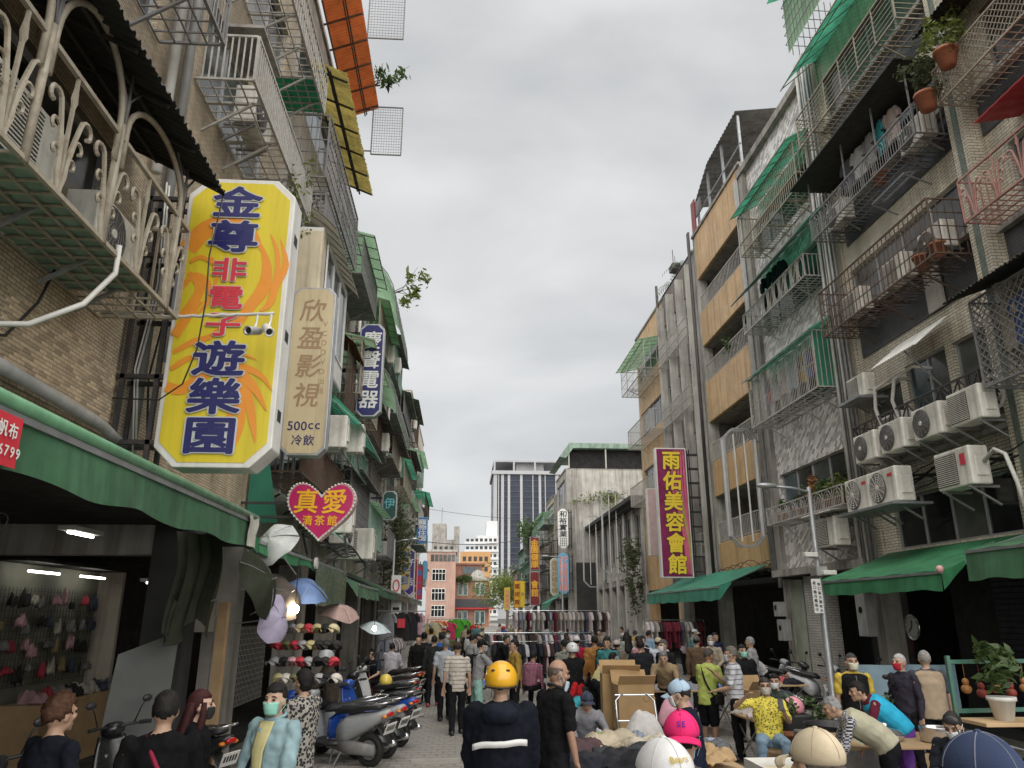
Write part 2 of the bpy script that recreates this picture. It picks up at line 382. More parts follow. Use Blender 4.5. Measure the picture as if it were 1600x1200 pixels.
def leafball(mb, c, r, n, size=.05, seed=None, droop=0):
    rnd = random.Random(seed if seed is not None else random.random())
    c = Vector(c)
    clumps = [Vector((rnd.gauss(0, .42), rnd.gauss(0, .42), rnd.gauss(0, .42))) for _ in range(max(3, n//40))]
    for _ in range(n):
        k = rnd.choice(clumps); p = k+Vector((rnd.gauss(0, .19), rnd.gauss(0, .19), rnd.gauss(0, .19)))
        p = c+Vector((p.x*r[0], p.y*r[1], p.z*r[2]-droop*rnd.random()))
        a = Vector((rnd.gauss(0, 1), rnd.gauss(0, 1), rnd.gauss(0, .6))).normalized(); b = a.orthogonal().normalized(); b.rotate(Matrix.Rotation(rnd.uniform(0, 6.3), 3, a))
        s = size*rnd.uniform(.6, 1.5)
        mb.add([p-a*s, p+b*s*.38, p+a*s, p-b*s*.38], [(0, 1, 2, 3)])
    return mb
# ================================================================== ground
ASPH = M('asphalt', (.075, .073, .07), .9, var=.25, scale=2, bump=.3, bscale=60)
PAVE = M('pavers', (.285, .265, .235), .75, brick=(.2, .25, .012, (.235, .22, .195), (.11, .10, .09), 'floor'), var=.22, scale=1.3, bump=.4)
PAVB = M('paver_stone', (.27, .252, .225), .75, var=.25, scale=2.5, bump=.3, bscale=80)
KERB = M('kerb_stone', (.33, .31, .27), .8, var=.2, scale=2, bump=.2)
g = MB(); g.box(-700, 700, -300, 1500, -.3, -.02); struct(g.build('ground', ASPH))
g = MB(); g.box(-3.9, 10.2, -6, 200, -.02, 0); STREET = struct(g.build('street', PAVE))
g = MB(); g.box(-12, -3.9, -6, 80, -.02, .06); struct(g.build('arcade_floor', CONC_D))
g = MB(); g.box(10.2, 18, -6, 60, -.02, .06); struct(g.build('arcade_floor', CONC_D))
g = MB(); g.box(-2.55, -2.2, 4, 60, 0, .006); struct(g.build('pavement_strip', KERB))
g = MB(); g.box(-.0925, .0925, -.1175, .1175, 0, .012); pm = None; n = 0
for j in range(24):
    for i in range(12):
        y = 12.2+j*.25; x = -1.95+i*.2+(.1 if j % 2 else 0)
        if pm is None:
            o = g.build('paver', PAVB, STREET, bevel=.004); pm = o
        else: o = pm.copy(); COL.objects.link(o)
        o.location = (x, y, jit(.0025)); o.rotation_euler = (jit(.006), jit(.006), jit(.012))
for x, y, w, h in ((-.35, 12.9, .75, .5), (-1.2, 18.6, .8, .45), (-.3, 24, .8, .5)):
    g = MB(); g.box(x-w/2, x+w/2, y-h/2, y+h/2, .006, .026); g.build('cover_plate', KERB, STREET, bevel=.006)
# ================================================================== left row
LX = -3.5
root, FL1 = building('corner_building', 'brown tiled building nearest on the left with iron window cages', LX, 1, -4, 12.5, 3.5, 21, T_L1,
    [(2.9, 6.6, 5.15, 6.55, 3), (8.3, 11.4, 5.0, 6.5, 3), (5.9, 7.05, 8.35, 9.8, 2), (8.35, 11.4, 8.75, 10.2, 3, GLASSB), (8.8, 12.0, 11.3, 12.8, 3), (2.5, 6.5, 11.4, 12.9, 3), (8.8, 12, 14.4, 15.9, 3)],
    side=T_L1, cols=False)
# single tiles where they show largest
tm = None; k = 0
TILE = M('tile_single', (.36, .28, .19), .5, objcol=True, var=.28, scale=4, streak=.2)
for j in range(17):
    for i in range(18):
        if k >= 300: break
        y = 5.55+i*.11+(.055 if j % 2 else 0); z = 3.99+j*.036
        if tm is None:
            g = MB(); g.box(-.003, .007, -.0525, .0525, -.0158, .0158); tm = o = g.build('tile', TILE, root, bevel=.002, local=True)
        else: o = tm.copy(); COL.objects.link(o)
        o.location = Vector((LX, y, z))-BASE[root.name]; c = random.uniform(.55, 1.12)
        o.color = (.55*c, .44*c, .31*c, 1); k += 1
# concrete frieze above the arcade, recesses and beams
g = MB(); FL1.box(g, .0, .05, -4, 12.4, 3.42, 3.68); g.build('frieze', CONC, root)
for y in (2.4, 10.3):
    g = MB(); FL1.box(g, -.55, -.03, y, y+.42, .06, 3.34); g.build('column', CONC_D, root)
for y in (10.36, 2.5):
    g = MB(); FL1.box(g, -3.3, -.05, y, y+.3, 2.95, 3.338); g.build('beam', CONC_L, root)
L2r, FL2 = building('tiled_building', 'pinkish grey tiled building with orange and yellow canopies', LX, 1, 12.5, 17.6, 3.4, 15.2, T_L2,
    [(12.9, 17, 4.4, 6.0, 4), (12.9, 17, 7.0, 8.6, 4), (12.9, 16.9, 9.6, 11.0, 4), (12.9, 16.8, 12.3, 13.7, 3)], side=CONC)
def genfront(name, label, X, ox, y0, y1, z0, zt, mat, floors, seed, frame=None, side=None, deep=9.):
    rnd = random.Random(seed); holes = []; fh = (zt-z0-.5)/floors
    for f in range(floors):
        zb = z0+.5+f*fh; 
        if rnd.random() < .5: holes.append((y0+.45, y1-.45, zb+.45, zb+fh-.45))
        else:
            m = (y0+y1)/2; holes += [(y0+.45, m-.25, zb+.45, zb+fh-.45), (m+.25, y1-.45, zb+.45, zb+fh-.45)]
    return (*building(name, label, X, ox, y0, y1, z0, zt, mat, holes, side, deep, frame), [z0+.5+f*fh for f in range(floors)], fh)
LEFT = []
for i, (a, b, zt, fl, m_, nm, lb) in enumerate([
    (17.6, 22.3, 13.6, 3, CONC_L, 'narrow_building', 'grey rendered building behind the dark blue lettered sign'),
    (22.3, 27.2, 13.8, 3, PLAST, 'cage_building', 'cream rendered building with pale green curved roof sheets'),
    (27.2, 32.5, 14.6, 3, CONC_L, 'narrow_building', 'grey building above the dark green sign on the left'),
    (32.5, 38.5, 13.9, 3, T_L2, 'tiled_building', 'tiled building with a hanging shrub on its front'),
    (38.5, 45, 14.0, 4, PLAST, 'narrow_building', 'cream building behind the blue pet lodging sign'),
    (45, 52, 13.2, 3, CONC_L, 'narrow_building', 'pale building beyond the blue pet lodging sign'),
    (52, 60, 11.5, 3, T_L2, 'narrow_building', 'low tiled building near the far end of the left row')]):
    r_, F_, zf, fh = genfront(nm, lb, LX, 1, a, b, 3.4, zt, m_, fl, 30+i); LEFT.append((r_, F_, a, b, zf, fh, ('grey building by the blue sign', 'cream building by the curved green sheets', 'grey building by the dark green sign', 'tiled building with the shrub', 'cream building by the pet sign', 'pale building past the pet sign', 'low tiled building at the left end')[i]))
root, F_ = building('office_block', 'tall beige rendered block closing the left row', -4.6, 1, 62, 84, 3.4, 20.5, PLAST,
    [(62.8+j*3.0, 65.0+j*3.0, 5+i*3, 6.6+i*3, 2) for i in range(5) for j in range(7)], side=PLAST)
for i in range(5): F2 = MB(); F2.box(-7.2, -6.1, 61.93, 61.97, 6+i*3, 7.2+i*3); F2.build('window', GLASS, root)
# ================================================================== right row
RX = 10.0
def r_bands(F, y0, y1, bands, mat, name='panel', d=.03):
    for a, b in bands:
        g = MB(); F.box(g, -.01, d, y0, y1, a, b); g.build(name, mat, F.root)
R0r, FR0 = building('tiled_building', 'cream tiled building with dark panels at the right edge', RX, -1, 5, 12.45, 3.5, 21, T_R1,
    [(8.5, 11.6, 4.2, 5.4, 3), (8.2, 11.7, 6.4, 7.9, 3), (8.2, 11.4, 9.2, 10.6, 3), (8.2, 11.4, 12.2, 13.6, 3), (8.2, 11.4, 15.2, 16.6, 3)], side=T_R1)
r_bands(FR0, 5, 11.9, ((8.15, 9.0), (11.1, 11.95), (14.1, 15)), T_DK)
g = MB(); FR0.box(g, .0, .28, 12.0, 12.45, 3.6, 21); g.build('pilaster', T_R1, R0r)
GRS = M('green_mosaic_strip', (.16, .2, .17), .6, var=.35, scale=14, streak=.3)
g = MB(); FR0.box(g, .281, .295, 12.15, 12.3, 3.6, 21); g.build('pilaster_strip', GRS, R0r)
for z in (9.0, 11.95, 15.0):
    g = MB(); FR0.box(g, .0, .16, 5, 11.9, z, z+.12); g.build('sill', CONC_L, R0r)
R1r, FR1 = building('tiled_building', 'cream tiled building with dark brick panels and rows of air conditioners', RX, -1, 12.5, 18.0, 3.4, 18.2, T_R1,
    [(12.9, 16.9, 3.62, 4.75, 4), (12.9, 13.9, 5.75, 7.55, 1, GLASSB), (14.15, 15.6, 5.75, 7.6, 2), (15.85, 17.2, 6.2, 7.4, 1), (12.8, 17.3, 9.55, 10.75, 4, GLASSB), (12.8, 17.3, 12.5, 13.7, 4), (12.8, 17.3, 15.3, 16.7, 4, GLASSB)], side=T_R1, cols=False)
r_bands(FR1, 12.6, 17.2, ((8.35, 9.38), (11.45, 12.3), (14.25, 15.1)), T_DK)
for z in (9.38, 12.3, 15.1, 5.45):
    g = MB(); FR1.box(g, .0, .18, 12.55, 17.4, z, z+.1); g.build('sill', CONC_L, R1r)
g = MB(); FR1.box(g, .001, .06, 17.45, 17.98, 3.5, 18.2); g.build('pilaster', T_R1, R1r)
g = MB(); FR1.box(g, .06, .1, 13.75, 14.3, 8.36, 9.36); g.build('patch', CONC_L, R1r)
R2r, FR2 = building('speckled_building', 'tall building clad in speckled grey mosaic tile', RX, -1, 18.0, 23.6, 3.4, 17.7, T_MO,
    [(18.75, 22.9, 4.75, 6.4, 4), (18.75, 22.9, 8.0, 9.4, 4), (18.75, 22.9, 11.1, 12.5, 4), (18.75, 22.9, 13.95, 15.2, 4)], side=CONC)
for a, b in ((18.02, 18.5), (23.1, 23.58)):
    g = MB(); FR2.box(g, .0, .14, a, b, 3.4, 17.72); g.build('pilaster', CONC, R2r)
g = MB(); FR2.box(g, 0.002, .2, 18.02, 23.58, 17.5, 17.75); g.build('parapet', CONC, R2r)
g = MB(); FR2.box(g, .0, .3, 18.0, 23.6, 3.3, 3.5); g.build('lintel', CONC, R2r)
# orange balconied building: parapets proud of deep recesses
R3r = thing('orange_building', 'orange tiled building with long recessed balconies', 'building', (RX, 26.5, 0)); FR3 = Fac(RX, -1, R3r)
pz = [(3.65, 4.85), (6.65, 8.05), (9.7, 11.4), (13.0, 14.5), (16.1, 18.2)]
for a, b in pz:
    g = MB(); FR3.box(g, -.15, .0, 23.9, 29.2, a, b); g.build('parapet', T_OR, R3r, bevel=.03)
    s = MB(); FR3.box(s, -1.35, -.16, 23.7, 29.4, a-.02, a+.2); s.build('floor_slab', CONC, R3r)
for a, b in ((29.2, 29.5), (23.6, 23.88)):
    g = MB(); FR3.box(g, -.4, -.02, a, b, 3.4, 18.2); g.build('pier', CONC_L, R3r)
wall(FR3, 23.6, 29.5, 3.4, 18.2, [(24.3, 28.8, b-.35, b+1.35) for a, b in pz[:4]], CONC, d=-1.3)
for a, b in pz[:4]:
    FB = Fac(RX+1.3, -1, R3r); window(FB, 24.3, 28.8, b-.35, b+1.35, 6, ALU)
    g = MB()
    for i in range(36): y = 23.95+i*.149; g.bar(FR3.P(-.07, y, b-.01), FR3.P(-.07, y, b+.75), .022)
    g.bar(FR3.P(-.07, 23.9, b+.76), FR3.P(-.07, 29.2, b+.76), .04); g.bar(FR3.P(-.07, 23.9, b+.08), FR3.P(-.07, 29.2, b+.08), .03)
    g.build('railing', IRONW, R3r)
shell(FR3, 23.6, 29.5, 3.4, 18.2, CONC)
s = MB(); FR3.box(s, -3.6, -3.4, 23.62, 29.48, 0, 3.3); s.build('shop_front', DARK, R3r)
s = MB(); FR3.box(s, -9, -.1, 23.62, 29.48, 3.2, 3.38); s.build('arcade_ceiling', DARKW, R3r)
# roof shed on top of it
sh = thing('roof_shed', 'grey corrugated roof shed on top of the orange building', 'shed', (RX+1, 26.5, 18.3))
g = MB()
def rs(u, v):
    y = 23.7+u*5.6; z = 20.6+.03*math.sin(u*150)-(.9*max(0, (u-.62)/.38)); return (RX+.1+v*5, y, z+v*.7)
g.grid(120, 2, rs); g.build('roof_sheet', SHEETG, sh, solid=.02)
for y in (23.9, 25.8, 27.6, 29.1):
    g = MB(); g.bar((RX+.25, y, 18.3), (RX+.25, y, 20.55 if y < 28 else 19.7), .09); g.bar((RX+4.5, y, 18.3), (RX+4.5, y, 20.9 if y < 28 else 20.2), .09); g.build('post', STEEL, sh)
g = MB(); g.bar((RX+.25, 23.8, 19.3), (RX+.25, 29.2, 19.3), .05); g.build('rail', STEEL, sh)
g = MB(); g.box(RX+.05, RX+.1, 28.3, 29.3, 19.0, 19.65); g.build('gutter_board', SHEETG, sh)
# grey ribbed building with vertical fins
R4r, FR4 = building('ribbed_building', 'grey building with vertical fins and small barred balconies', RX, -1, 29.5, 35.0, 3.4, 17.6, CONC,
    [(29.95, 34.6, 4.6+i*3.1, 6.5+i*3.1, 4) for i in range(4)], side=CONC)
for i in range(5):
    a, b = ((3.5, 4.5), (6.6, 7.6), (9.7, 10.7), (12.8, 13.8), (16.0, 17.7))[i]
    g = MB(); FR4.box(g, .0, .06, 29.9, 34.6, a, b); g.build('panel', GREYP, R4r)
for y in (29.55, 31.1, 32.75, 34.5):
    g = MB(); FR4.box(g, .0, .42, y, y+.16, 3.5, 17.0); g.build('fin', CONC_L, R4r)
for i in range(4):
    zb = 4.45+i*3.1
    for y in (29.8, 31.35, 33.0):
        if random.random() < .25: continue
        g = MB()
        for q in range(10): g.bar(FR4.P(.5, y+.05+q*.145, zb), FR4.P(.5, y+.05+q*.145, zb+.85), .02)
        for zz in (zb, zb+.42, zb+.85):
            g.bar(FR4.P(.5, y, zz), FR4.P(.5, y+1.4, zz), .03); g.bar(FR4.P(.05, y, zz), FR4.P(.5, y, zz), .03); g.bar(FR4.P(.05, y+1.4, zz), FR4.P(.5, y+1.4, zz), .03)
        g.build('balcony_railing', IRONW, R4r)
R5r, FR5 = building('orange_building', 'far orange tiled building beyond the grey ribbed one', RX, -1, 35, 41, 3.4, 17.6, T_OR,
    [(35.5, 40.6, 5.2+i*3.2, 6.6+i*3.2, 4) for i in range(4)], side=T_OR)
# old two storey arcade house
R6r, FR6 = building('old_shophouse', 'old two storey concrete arcade house with tall slit windows', RX, -1, 41, 56.8, 3.9, 8.3, CONC,
    [(42+i*2.45, 43.5+i*2.45, 5.4, 7.7, 2, GLASS) for i in range(6)], side=CONC, cols=False)
for i in range(7):
    g = MB(); FR6.box(g, -.5, .1, 41.2+i*2.45, 41.7+i*2.45, 0, 8.08); g.build('pillar', CONC_L, R6r)
for i in range(6):
    g = MB(); FR6.box(g, .0, .05, 42.1+i*2.45, 43.3+i*2.45, 4.25, 5.1); g.build('panel', CONC_L, R6r)
g = MB(); FR6.box(g, -.3, .75, 41, 57.2, 8.3, 8.52); FR6.box(g, -.3, .5, 41, 57.0, 8.1, 8.298); g.build('cornice', CONC_D, R6r)
# concrete party wall and the far right row
R7r, FR7 = building('concrete_building', 'bare concrete party wall with a green roof shed and grey painted base', 7.9, -1, 57, 63, 3.4, 12.9, CONC_L,
    [(57.6, 62.4, 5+i*2.8, 6.7+i*2.8, 4) for i in range(3)], side=CONC_L, cols=True)
g = MB(); g.box(7.95, 17, 56.9, 56.99, .0, 5.9); g.build('painted_base', CONC_D, R7r)
g = MB(); g.box(7.9, 8.5, 56.85, 56.995, 0, 12.9); g.build('pier', CONC, R7r)
g = MB()
g.prism([(7.4, 13.9), (8.2, 15.0), (18, 15.0), (18, 14.6), (8.5, 14.6), (7.9, 13.8)], lambda a, b, t: (a, t, b), 56.8, 64); g.build('green_roof', SHEETGR, R7r)
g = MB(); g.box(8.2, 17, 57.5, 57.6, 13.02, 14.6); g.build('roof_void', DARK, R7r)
for x in (8.1, 11, 14):
    g = MB(); g.box(x, x+.1, 56.9, 57.0, 13.02, 14.6); g.build('roof_post', IRONW, R7r)
for i, (a, b, zt, fl, m_, lb) in enumerate([(63, 69, 11.8, 3, PLAST, 'cream building behind the black and white lettered sign'), (69, 76, 10.8, 3, CONC_L, 'grey building behind the maroon health sign'),
        (76, 84, 10.2, 3, CONC, 'grey building with a bush growing from its front'), (84, 93, 9.2, 3, T_L2, 'low tiled building behind the yellow signs on the right'), (93, 104, 8.2, 2, CONC_L, 'lowest building at the far end of the right row')]):
    r_, F_, zf, fh = genfront('narrow_building', lb, 7.7, -1, a, b, 3.4, zt, m_, fl, 60+i)
    LEFT.append((r_, F_, a, b, zf, fh, ('cream building by the white sign', 'grey building by the maroon sign', 'grey building with the bush', 'tiled building by the yellow signs', 'lowest building far right')[i]))
# ================================================================== far end of the street
root = thing('pink_building', 'pink tiled four storey building closing the street', 'building', (-3.7, 140, 0)); 
FP = MB(); FP.box(-6.3, -1.1, 140, 150, 0, 13.1); FP.build('wall', PINKB, root)
g = MB(); g.box(-6.5, -.9, 139.8, 150.2, 13.1, 13.5); g.build('parapet', CONC_L, root)
for i, (zz, h) in enumerate(((1.8, 1.9), (4.6, 2.0), (8.0, 2.0))):
    f = MB()
    for q in range(5): f.box(-5.3+q*.6-.04, -5.3+q*.6+.04, 139.9, 140.01, zz, zz+h)
    for z_ in (zz, zz+h*.65, zz+h): f.box(-5.34, -2.86, 139.91, 140.005, z_-.05, z_+.05)
    wo = f.build('window', WHITE, root)
    for q in range(4):
        gl = MB(); gl.box(-5.26+q*.6, -4.74+q*.6, 139.95, 139.99, zz+.05, zz+h-.05); gl.build('pane', GLASS, wo)
for q in range(6):
    g = MB(); g.box(-5.6+q*.75, -5.0+q*.75, 139.95, 139.99, 11.4, 12.6); g.build('window', GLASSB, root)
root = thing('brick_shop', 'red brick shop building with dark sign band and arched gable', 'building', (2, 145, 0))
g = MB(); g.box(-1.1, 5.2, 145, 155, 0, 9.0); g.build('wall', REDB, root)
g = MB(); g.box(-1.1, 4.0, 146, 155, 9.0, 11.2); g.box(-1.3, 4.4, 145.6, 155, 11.2, 11.5); g.build('upper_wall', REDB, root)
g = MB(); g.box(-1.2, 6.0, 144.4, 145, 3.4, 4.9); g.build('sign_band', M('sign_charcoal', (.05, .05, .055), .5), root)
g = MB(); g.box(-1.2, 6.0, 144.3, 145, 3.1, 3.38); g.build('red_stripe', M('paint_red', (.5, .03, .03), .5), root)
g = MB(); g.prism([(1.9+1.4*math.cos(t), 8.6+1.6*math.sin(t)) for t in [math.pi*i/12 for i in range(13)]], lambda a, b, t: (a+1.2, t, b), 144.7, 145.3); g.build('gable', CONC_L, root)
g = MB(); g.box(-1.2, 5.4, 144.6, 145.2, 8.2, 8.7); g.build('cornice', CONC, root)
for x in (-.6, .4, 2.6, 3.6):
    for zz in (.6, 5.6):
        f = MB(); f.box(x-.05, x+.85, 144.86, 145, zz-.05, zz+2.25); wo = f.build('window', M('frame_pale_green', (.45, .55, .47), .5), root)
        gl = MB(); gl.box(x+.07, x+.73, 144.82, 144.9, zz+.1, zz+2.1); gl.build('pane', GLASSG, wo)
for x in (.2, 1.2, 2.2):
    gl = MB(); gl.box(x, x+.9, 145.93, 145.99, 9.5, 10.8); gl.build('pane', GLASSG, root)
# far towers
TWR = M('tower_stone', (.36, .36, .37), .6, var=.08, scale=.05); TWG = M('tower_glass', (.022, .03, .05), .3, var=.3, scale=.08, spec=.25)
root = thing('office_tower', 'tall dark glass office tower with pale vertical piers', 'tower', (36, 420, 0))
g = MB(); g.box(17, 54, 420, 455, 0, 78); g.build('glass_wall', TWG, root)
for x, w in ((17, 2.0), (19.6, .5), (21.3, 1.6), (25, 1.4), (32, 1.4), (39, .5), (42.5, 1.4), (46, .5), (52, 2)):
    g = MB(); g.box(x, x+w, 419.4, 420, 0, 78); g.build('pier', TWR, root)
for k in range(24):
    g = MB(); g.box(17.2, 53.8, 419.7, 419.98, 3+k*3.1, 3.5+k*3.1); g.build('floor_band', M('tower_spandrel', (.035, .042, .06), .5), root)
g = MB(); g.box(16, 55, 418.6, 456, 78, 80); g.box(17, 54, 419, 455, 85, 86)
for x in (17, 28, 40, 53): g.box(x, x+1, 419, 420, 80, 85)
g.box(30, 46, 424, 450, 80, 87.5); g.build('crown', TWR, root)
g = MB(); g.box(12, 60, 414, 470, 0, 20.5); g.build('podium', TWR, root)
g = MB()
for k in range(18): g.box(13+k*2.6, 14.9+k*2.6, 413.9, 413.99, 13, 19)
g.build('podium_window', TWG, root)
WAP = M('apartment_white', (.62, .62, .62), .6, var=.08, scale=.1, streak=.2)
root = thing('apartment_block', 'white stepped apartment block far behind the brick shop', 'building', (8, 300, 0))
g = MB(); g.box(5.5, 14, 300, 315, 0, 32); g.box(1.2, 5.6, 302, 315, 0, 26); g.box(9.5, 14, 303, 312, 32, 38); g.build('wall', WAP, root)
for fl in range(10):
    g = MB(); g.box(1.0, 14.2, 299.2, 300, 1.6+fl*3, 2.5+fl*3); g.build('balcony', WAP, root)
    for q in range(7): g = MB(); g.box(1.6+q*1.8, 2.7+q*1.8, 299.9 if q > 1 else 301.9, 299.98 if q > 1 else 301.98, 2.6+fl*3, 3.8+fl*3); g.build('window', GLASS, root)
root = thing('orange_block', 'orange and white apartment block behind the brick shop', 'building', (4, 240, 0))
ORP = M('apartment_orange', (.48, .26, .10), .6, var=.1, scale=.2)
g = MB(); g.box(-.5, 9, 240, 250, 0, 21); g.build('wall', ORP, root)
for fl in range(6):
    for q in range(5): g = MB(); g.box(.3+q*1.7, 1.3+q*1.7, 239.9, 239.98, 2.6+fl*3.1, 4.0+fl*3.1); g.build('window', GLASS, root)
root = thing('water_tower_block', 'grey tower block with a rooftop tank left of the apartments', 'building', (-9, 330, 0))
g = MB(); g.box(-13, -2, 330, 345, 0, 33); g.box(-13, -7, 331, 344, 33, 40); g.box(-3.6, -1.2, 329, 335, 0, 38.6); g.build('wall', CONC, root)
g = MB(); g.tube([(-9, 332, 40), (-9, 332, 47)], .12, 5); g.build('antenna', IRONG, root)
for q in range(4):
    for fl in range(6, 9): g = MB(); g.box(-12+q*2.3, -10.8+q*2.3, 329.9, 329.98, 3+fl*3.2, 4.6+fl*3.2); g.build('window', GLASS, root)
# ================================================================== fittings on the fronts
def arc(c, a, b, r, t0, t1, n=8):
    return [c+a*(r*math.cos(t0+(t1-t0)*i/n))+b*(r*math.sin(t0+(t1-t0)*i/n)) for i in range(n+1)]
def lattice(mb, p0, p1, z0, z1, style, sp=.13, r=.011):
    """ironwork between two uprights"""
    p0, p1 = Vector(p0), Vector(p1); ln = (p1-p0).length; e = (p1-p0)/ln; Z = Vector((0, 0, 1)); h = z1-z0
    at = lambda a, z: Vector((p0.x+e.x*a, p0.y+e.y*a, z))
    n = max(1, round(ln/sp))
    if style in ('v', 'vh', 'grid'):
        for i in range(1, n): mb.bar(at(i*ln/n, z0), at(i*ln/n, z1), r*1.6)
        if style != 'v':
            k = 2 if style == 'vh' else max(2, round(h/(sp*1.6)))
            for j in range(1, k): mb.bar(at(0, z0+j*h/k), at(ln, z0+j*h/k), r*1.6)
    elif style == 'h':
        k = max(2, round(h/sp))
        for j in range(1, k): mb.bar(at(0, z0+j*h/k), at(ln, z0+j*h/k), r*1.6)
        for i in range(1, max(2, round(ln/.8))): mb.bar(at(i*ln/round(ln/.8), z0), at(i*ln/round(ln/.8), z1), r*2.2)
    elif style == 'x':
        m = max(1, round(ln/(h*.8)))
        for i in range(m):
            a, b = i*ln/m, (i+1)*ln/m
            mb.bar(at(a, z0), at(b, z1), r*1.6); mb.bar(at(a, z1), at(b, z0), r*1.6); mb.bar(at(b, z0), at(b, z1), r*1.8); mb.bar(at((a+b)/2, z0), at((a+b)/2, z1), r*1.4)
    elif style == 'diamond':
        s = sp; k = int((ln+h)/s)
        for i in range(-int(h/s), k):
            for sg in (1, -1):
                a0 = i*s; pts = []
                for t in (0, 1):
                    pts.append((a0+t*h, z0+t*h if sg > 0 else z1-t*h))
                (a, za), (b, zb) = pts
                if b <= 0 or a >= ln: continue
                if a < 0: za += (zb-za)*(-a)/(b-a); a = 0
                if b > ln: zb = za+(zb-za)*(ln-a)/(b-a); b = ln
                mb.bar(at(a, za), at(b, zb), r*1.2)
    elif style == 'arch':
        m = max(1, round(ln/.55)); w = ln/m
        for i in range(m):
            c = at((i+.5)*w, z1-w*.42); rr = w*.36
            pts = [at((i+.5)*w+rr, z0)]+arc(c, e, Z, rr, 0, math.pi)+[at((i+.5)*w-rr, z0)]
            mb.tube(pts, r, 5); c2 = Vector(c)
            mb.tube([at((i+.5)*w+rr*.5, z0)]+arc(c2, e, Z, rr*.5, 0, math.pi, 6)+[at((i+.5)*w-rr*.5, z0)], r*.8, 4)
            mb.bar(at((i+.5)*w, z0), at((i+.5)*w, z1), r*1.2); mb.bar(at(i*w, z0), at(i*w, z1), r*1.6)
        mb.bar(at(0, z0+h*.45), at(ln, z0+h*.45), r*1.4)
    elif style == 'ring':
        m = max(1, round(ln/.42)); w = ln/m
        for i in range(m):
            c = at((i+.5)*w, (z0+z1)/2); pts = [c+e*(w*.34*math.cos(t))+Z*(h*.5*math.sin(t)) for t in [2*math.pi*q/14 for q in range(14)]]
            mb.tube(pts, r, 5, closed=True); mb.bar(at(i*w, z0), at(i*w, z1), r*2.4)
            if i % 2: mb.bar(at((i+.2)*w, z1), at((i+.8)*w, z0), r*1.6)
    elif style == 'scroll':
        m = max(1, round(ln/.62)); w = ln/m
        for i in range(m):
            ax = (i+.5)*w
            mb.bar(at(ax, z0), at(ax, z1), r*1.6)
            mb.prism([(ax-.035, z0+h*.78), (ax, z0+h*.68), (ax+.035, z0+h*.78), (ax, z0+h*1.0)], lambda a, b, t: at(a, b)+e.cross(Z)*t, -.008, .008)
            for sg in (-1, 1):
                for k, (wd, top, cr) in enumerate(((.30, .82, .085), (.22, .58, .06), (.13, .36, .05))):
                    pts = [at(ax+sg*.02, z0+.02), at(ax+sg*.06, z0+h*top*.45), at(ax+sg*w*wd*.7, z0+h*top*.8)]
                    c = at(ax+sg*(w*wd*.7+cr), z0+h*top*.8)
                    pts += [c-e*sg*cr*math.cos(t)*(1-t/9)+Z*cr*math.sin(t)*(1-t/9) for t in [.5*q for q in range(1, 10)]]
                    mb.tube(pts, r*(1.25 if k == 0 else 1), 5)
def corr(mb, F, y0, y1, a, b, amp=.018, pitch=.085, curve=0., seg=4, ragged=0.):
    """corrugated sheet from (d,z)=a to b"""
    n = max(8, int((y1-y0)/pitch*6)); rg = [jit(ragged) for _ in range(n+1)]
    def fn(u, v):
        d = a[0]+(b[0]-a[0])*v; z = a[1]+(b[1]-a[1])*v+curve*math.sin(v*math.pi*.5)*(1-v)*2
        y = y0+(y1-y0)*u; z += amp*math.sin(2*math.pi*y/pitch)
        if v == 1: d += rg[int(u*n+.5)]
        return F.P(d, y, z)
    mb.grid(n, seg, fn); return mb
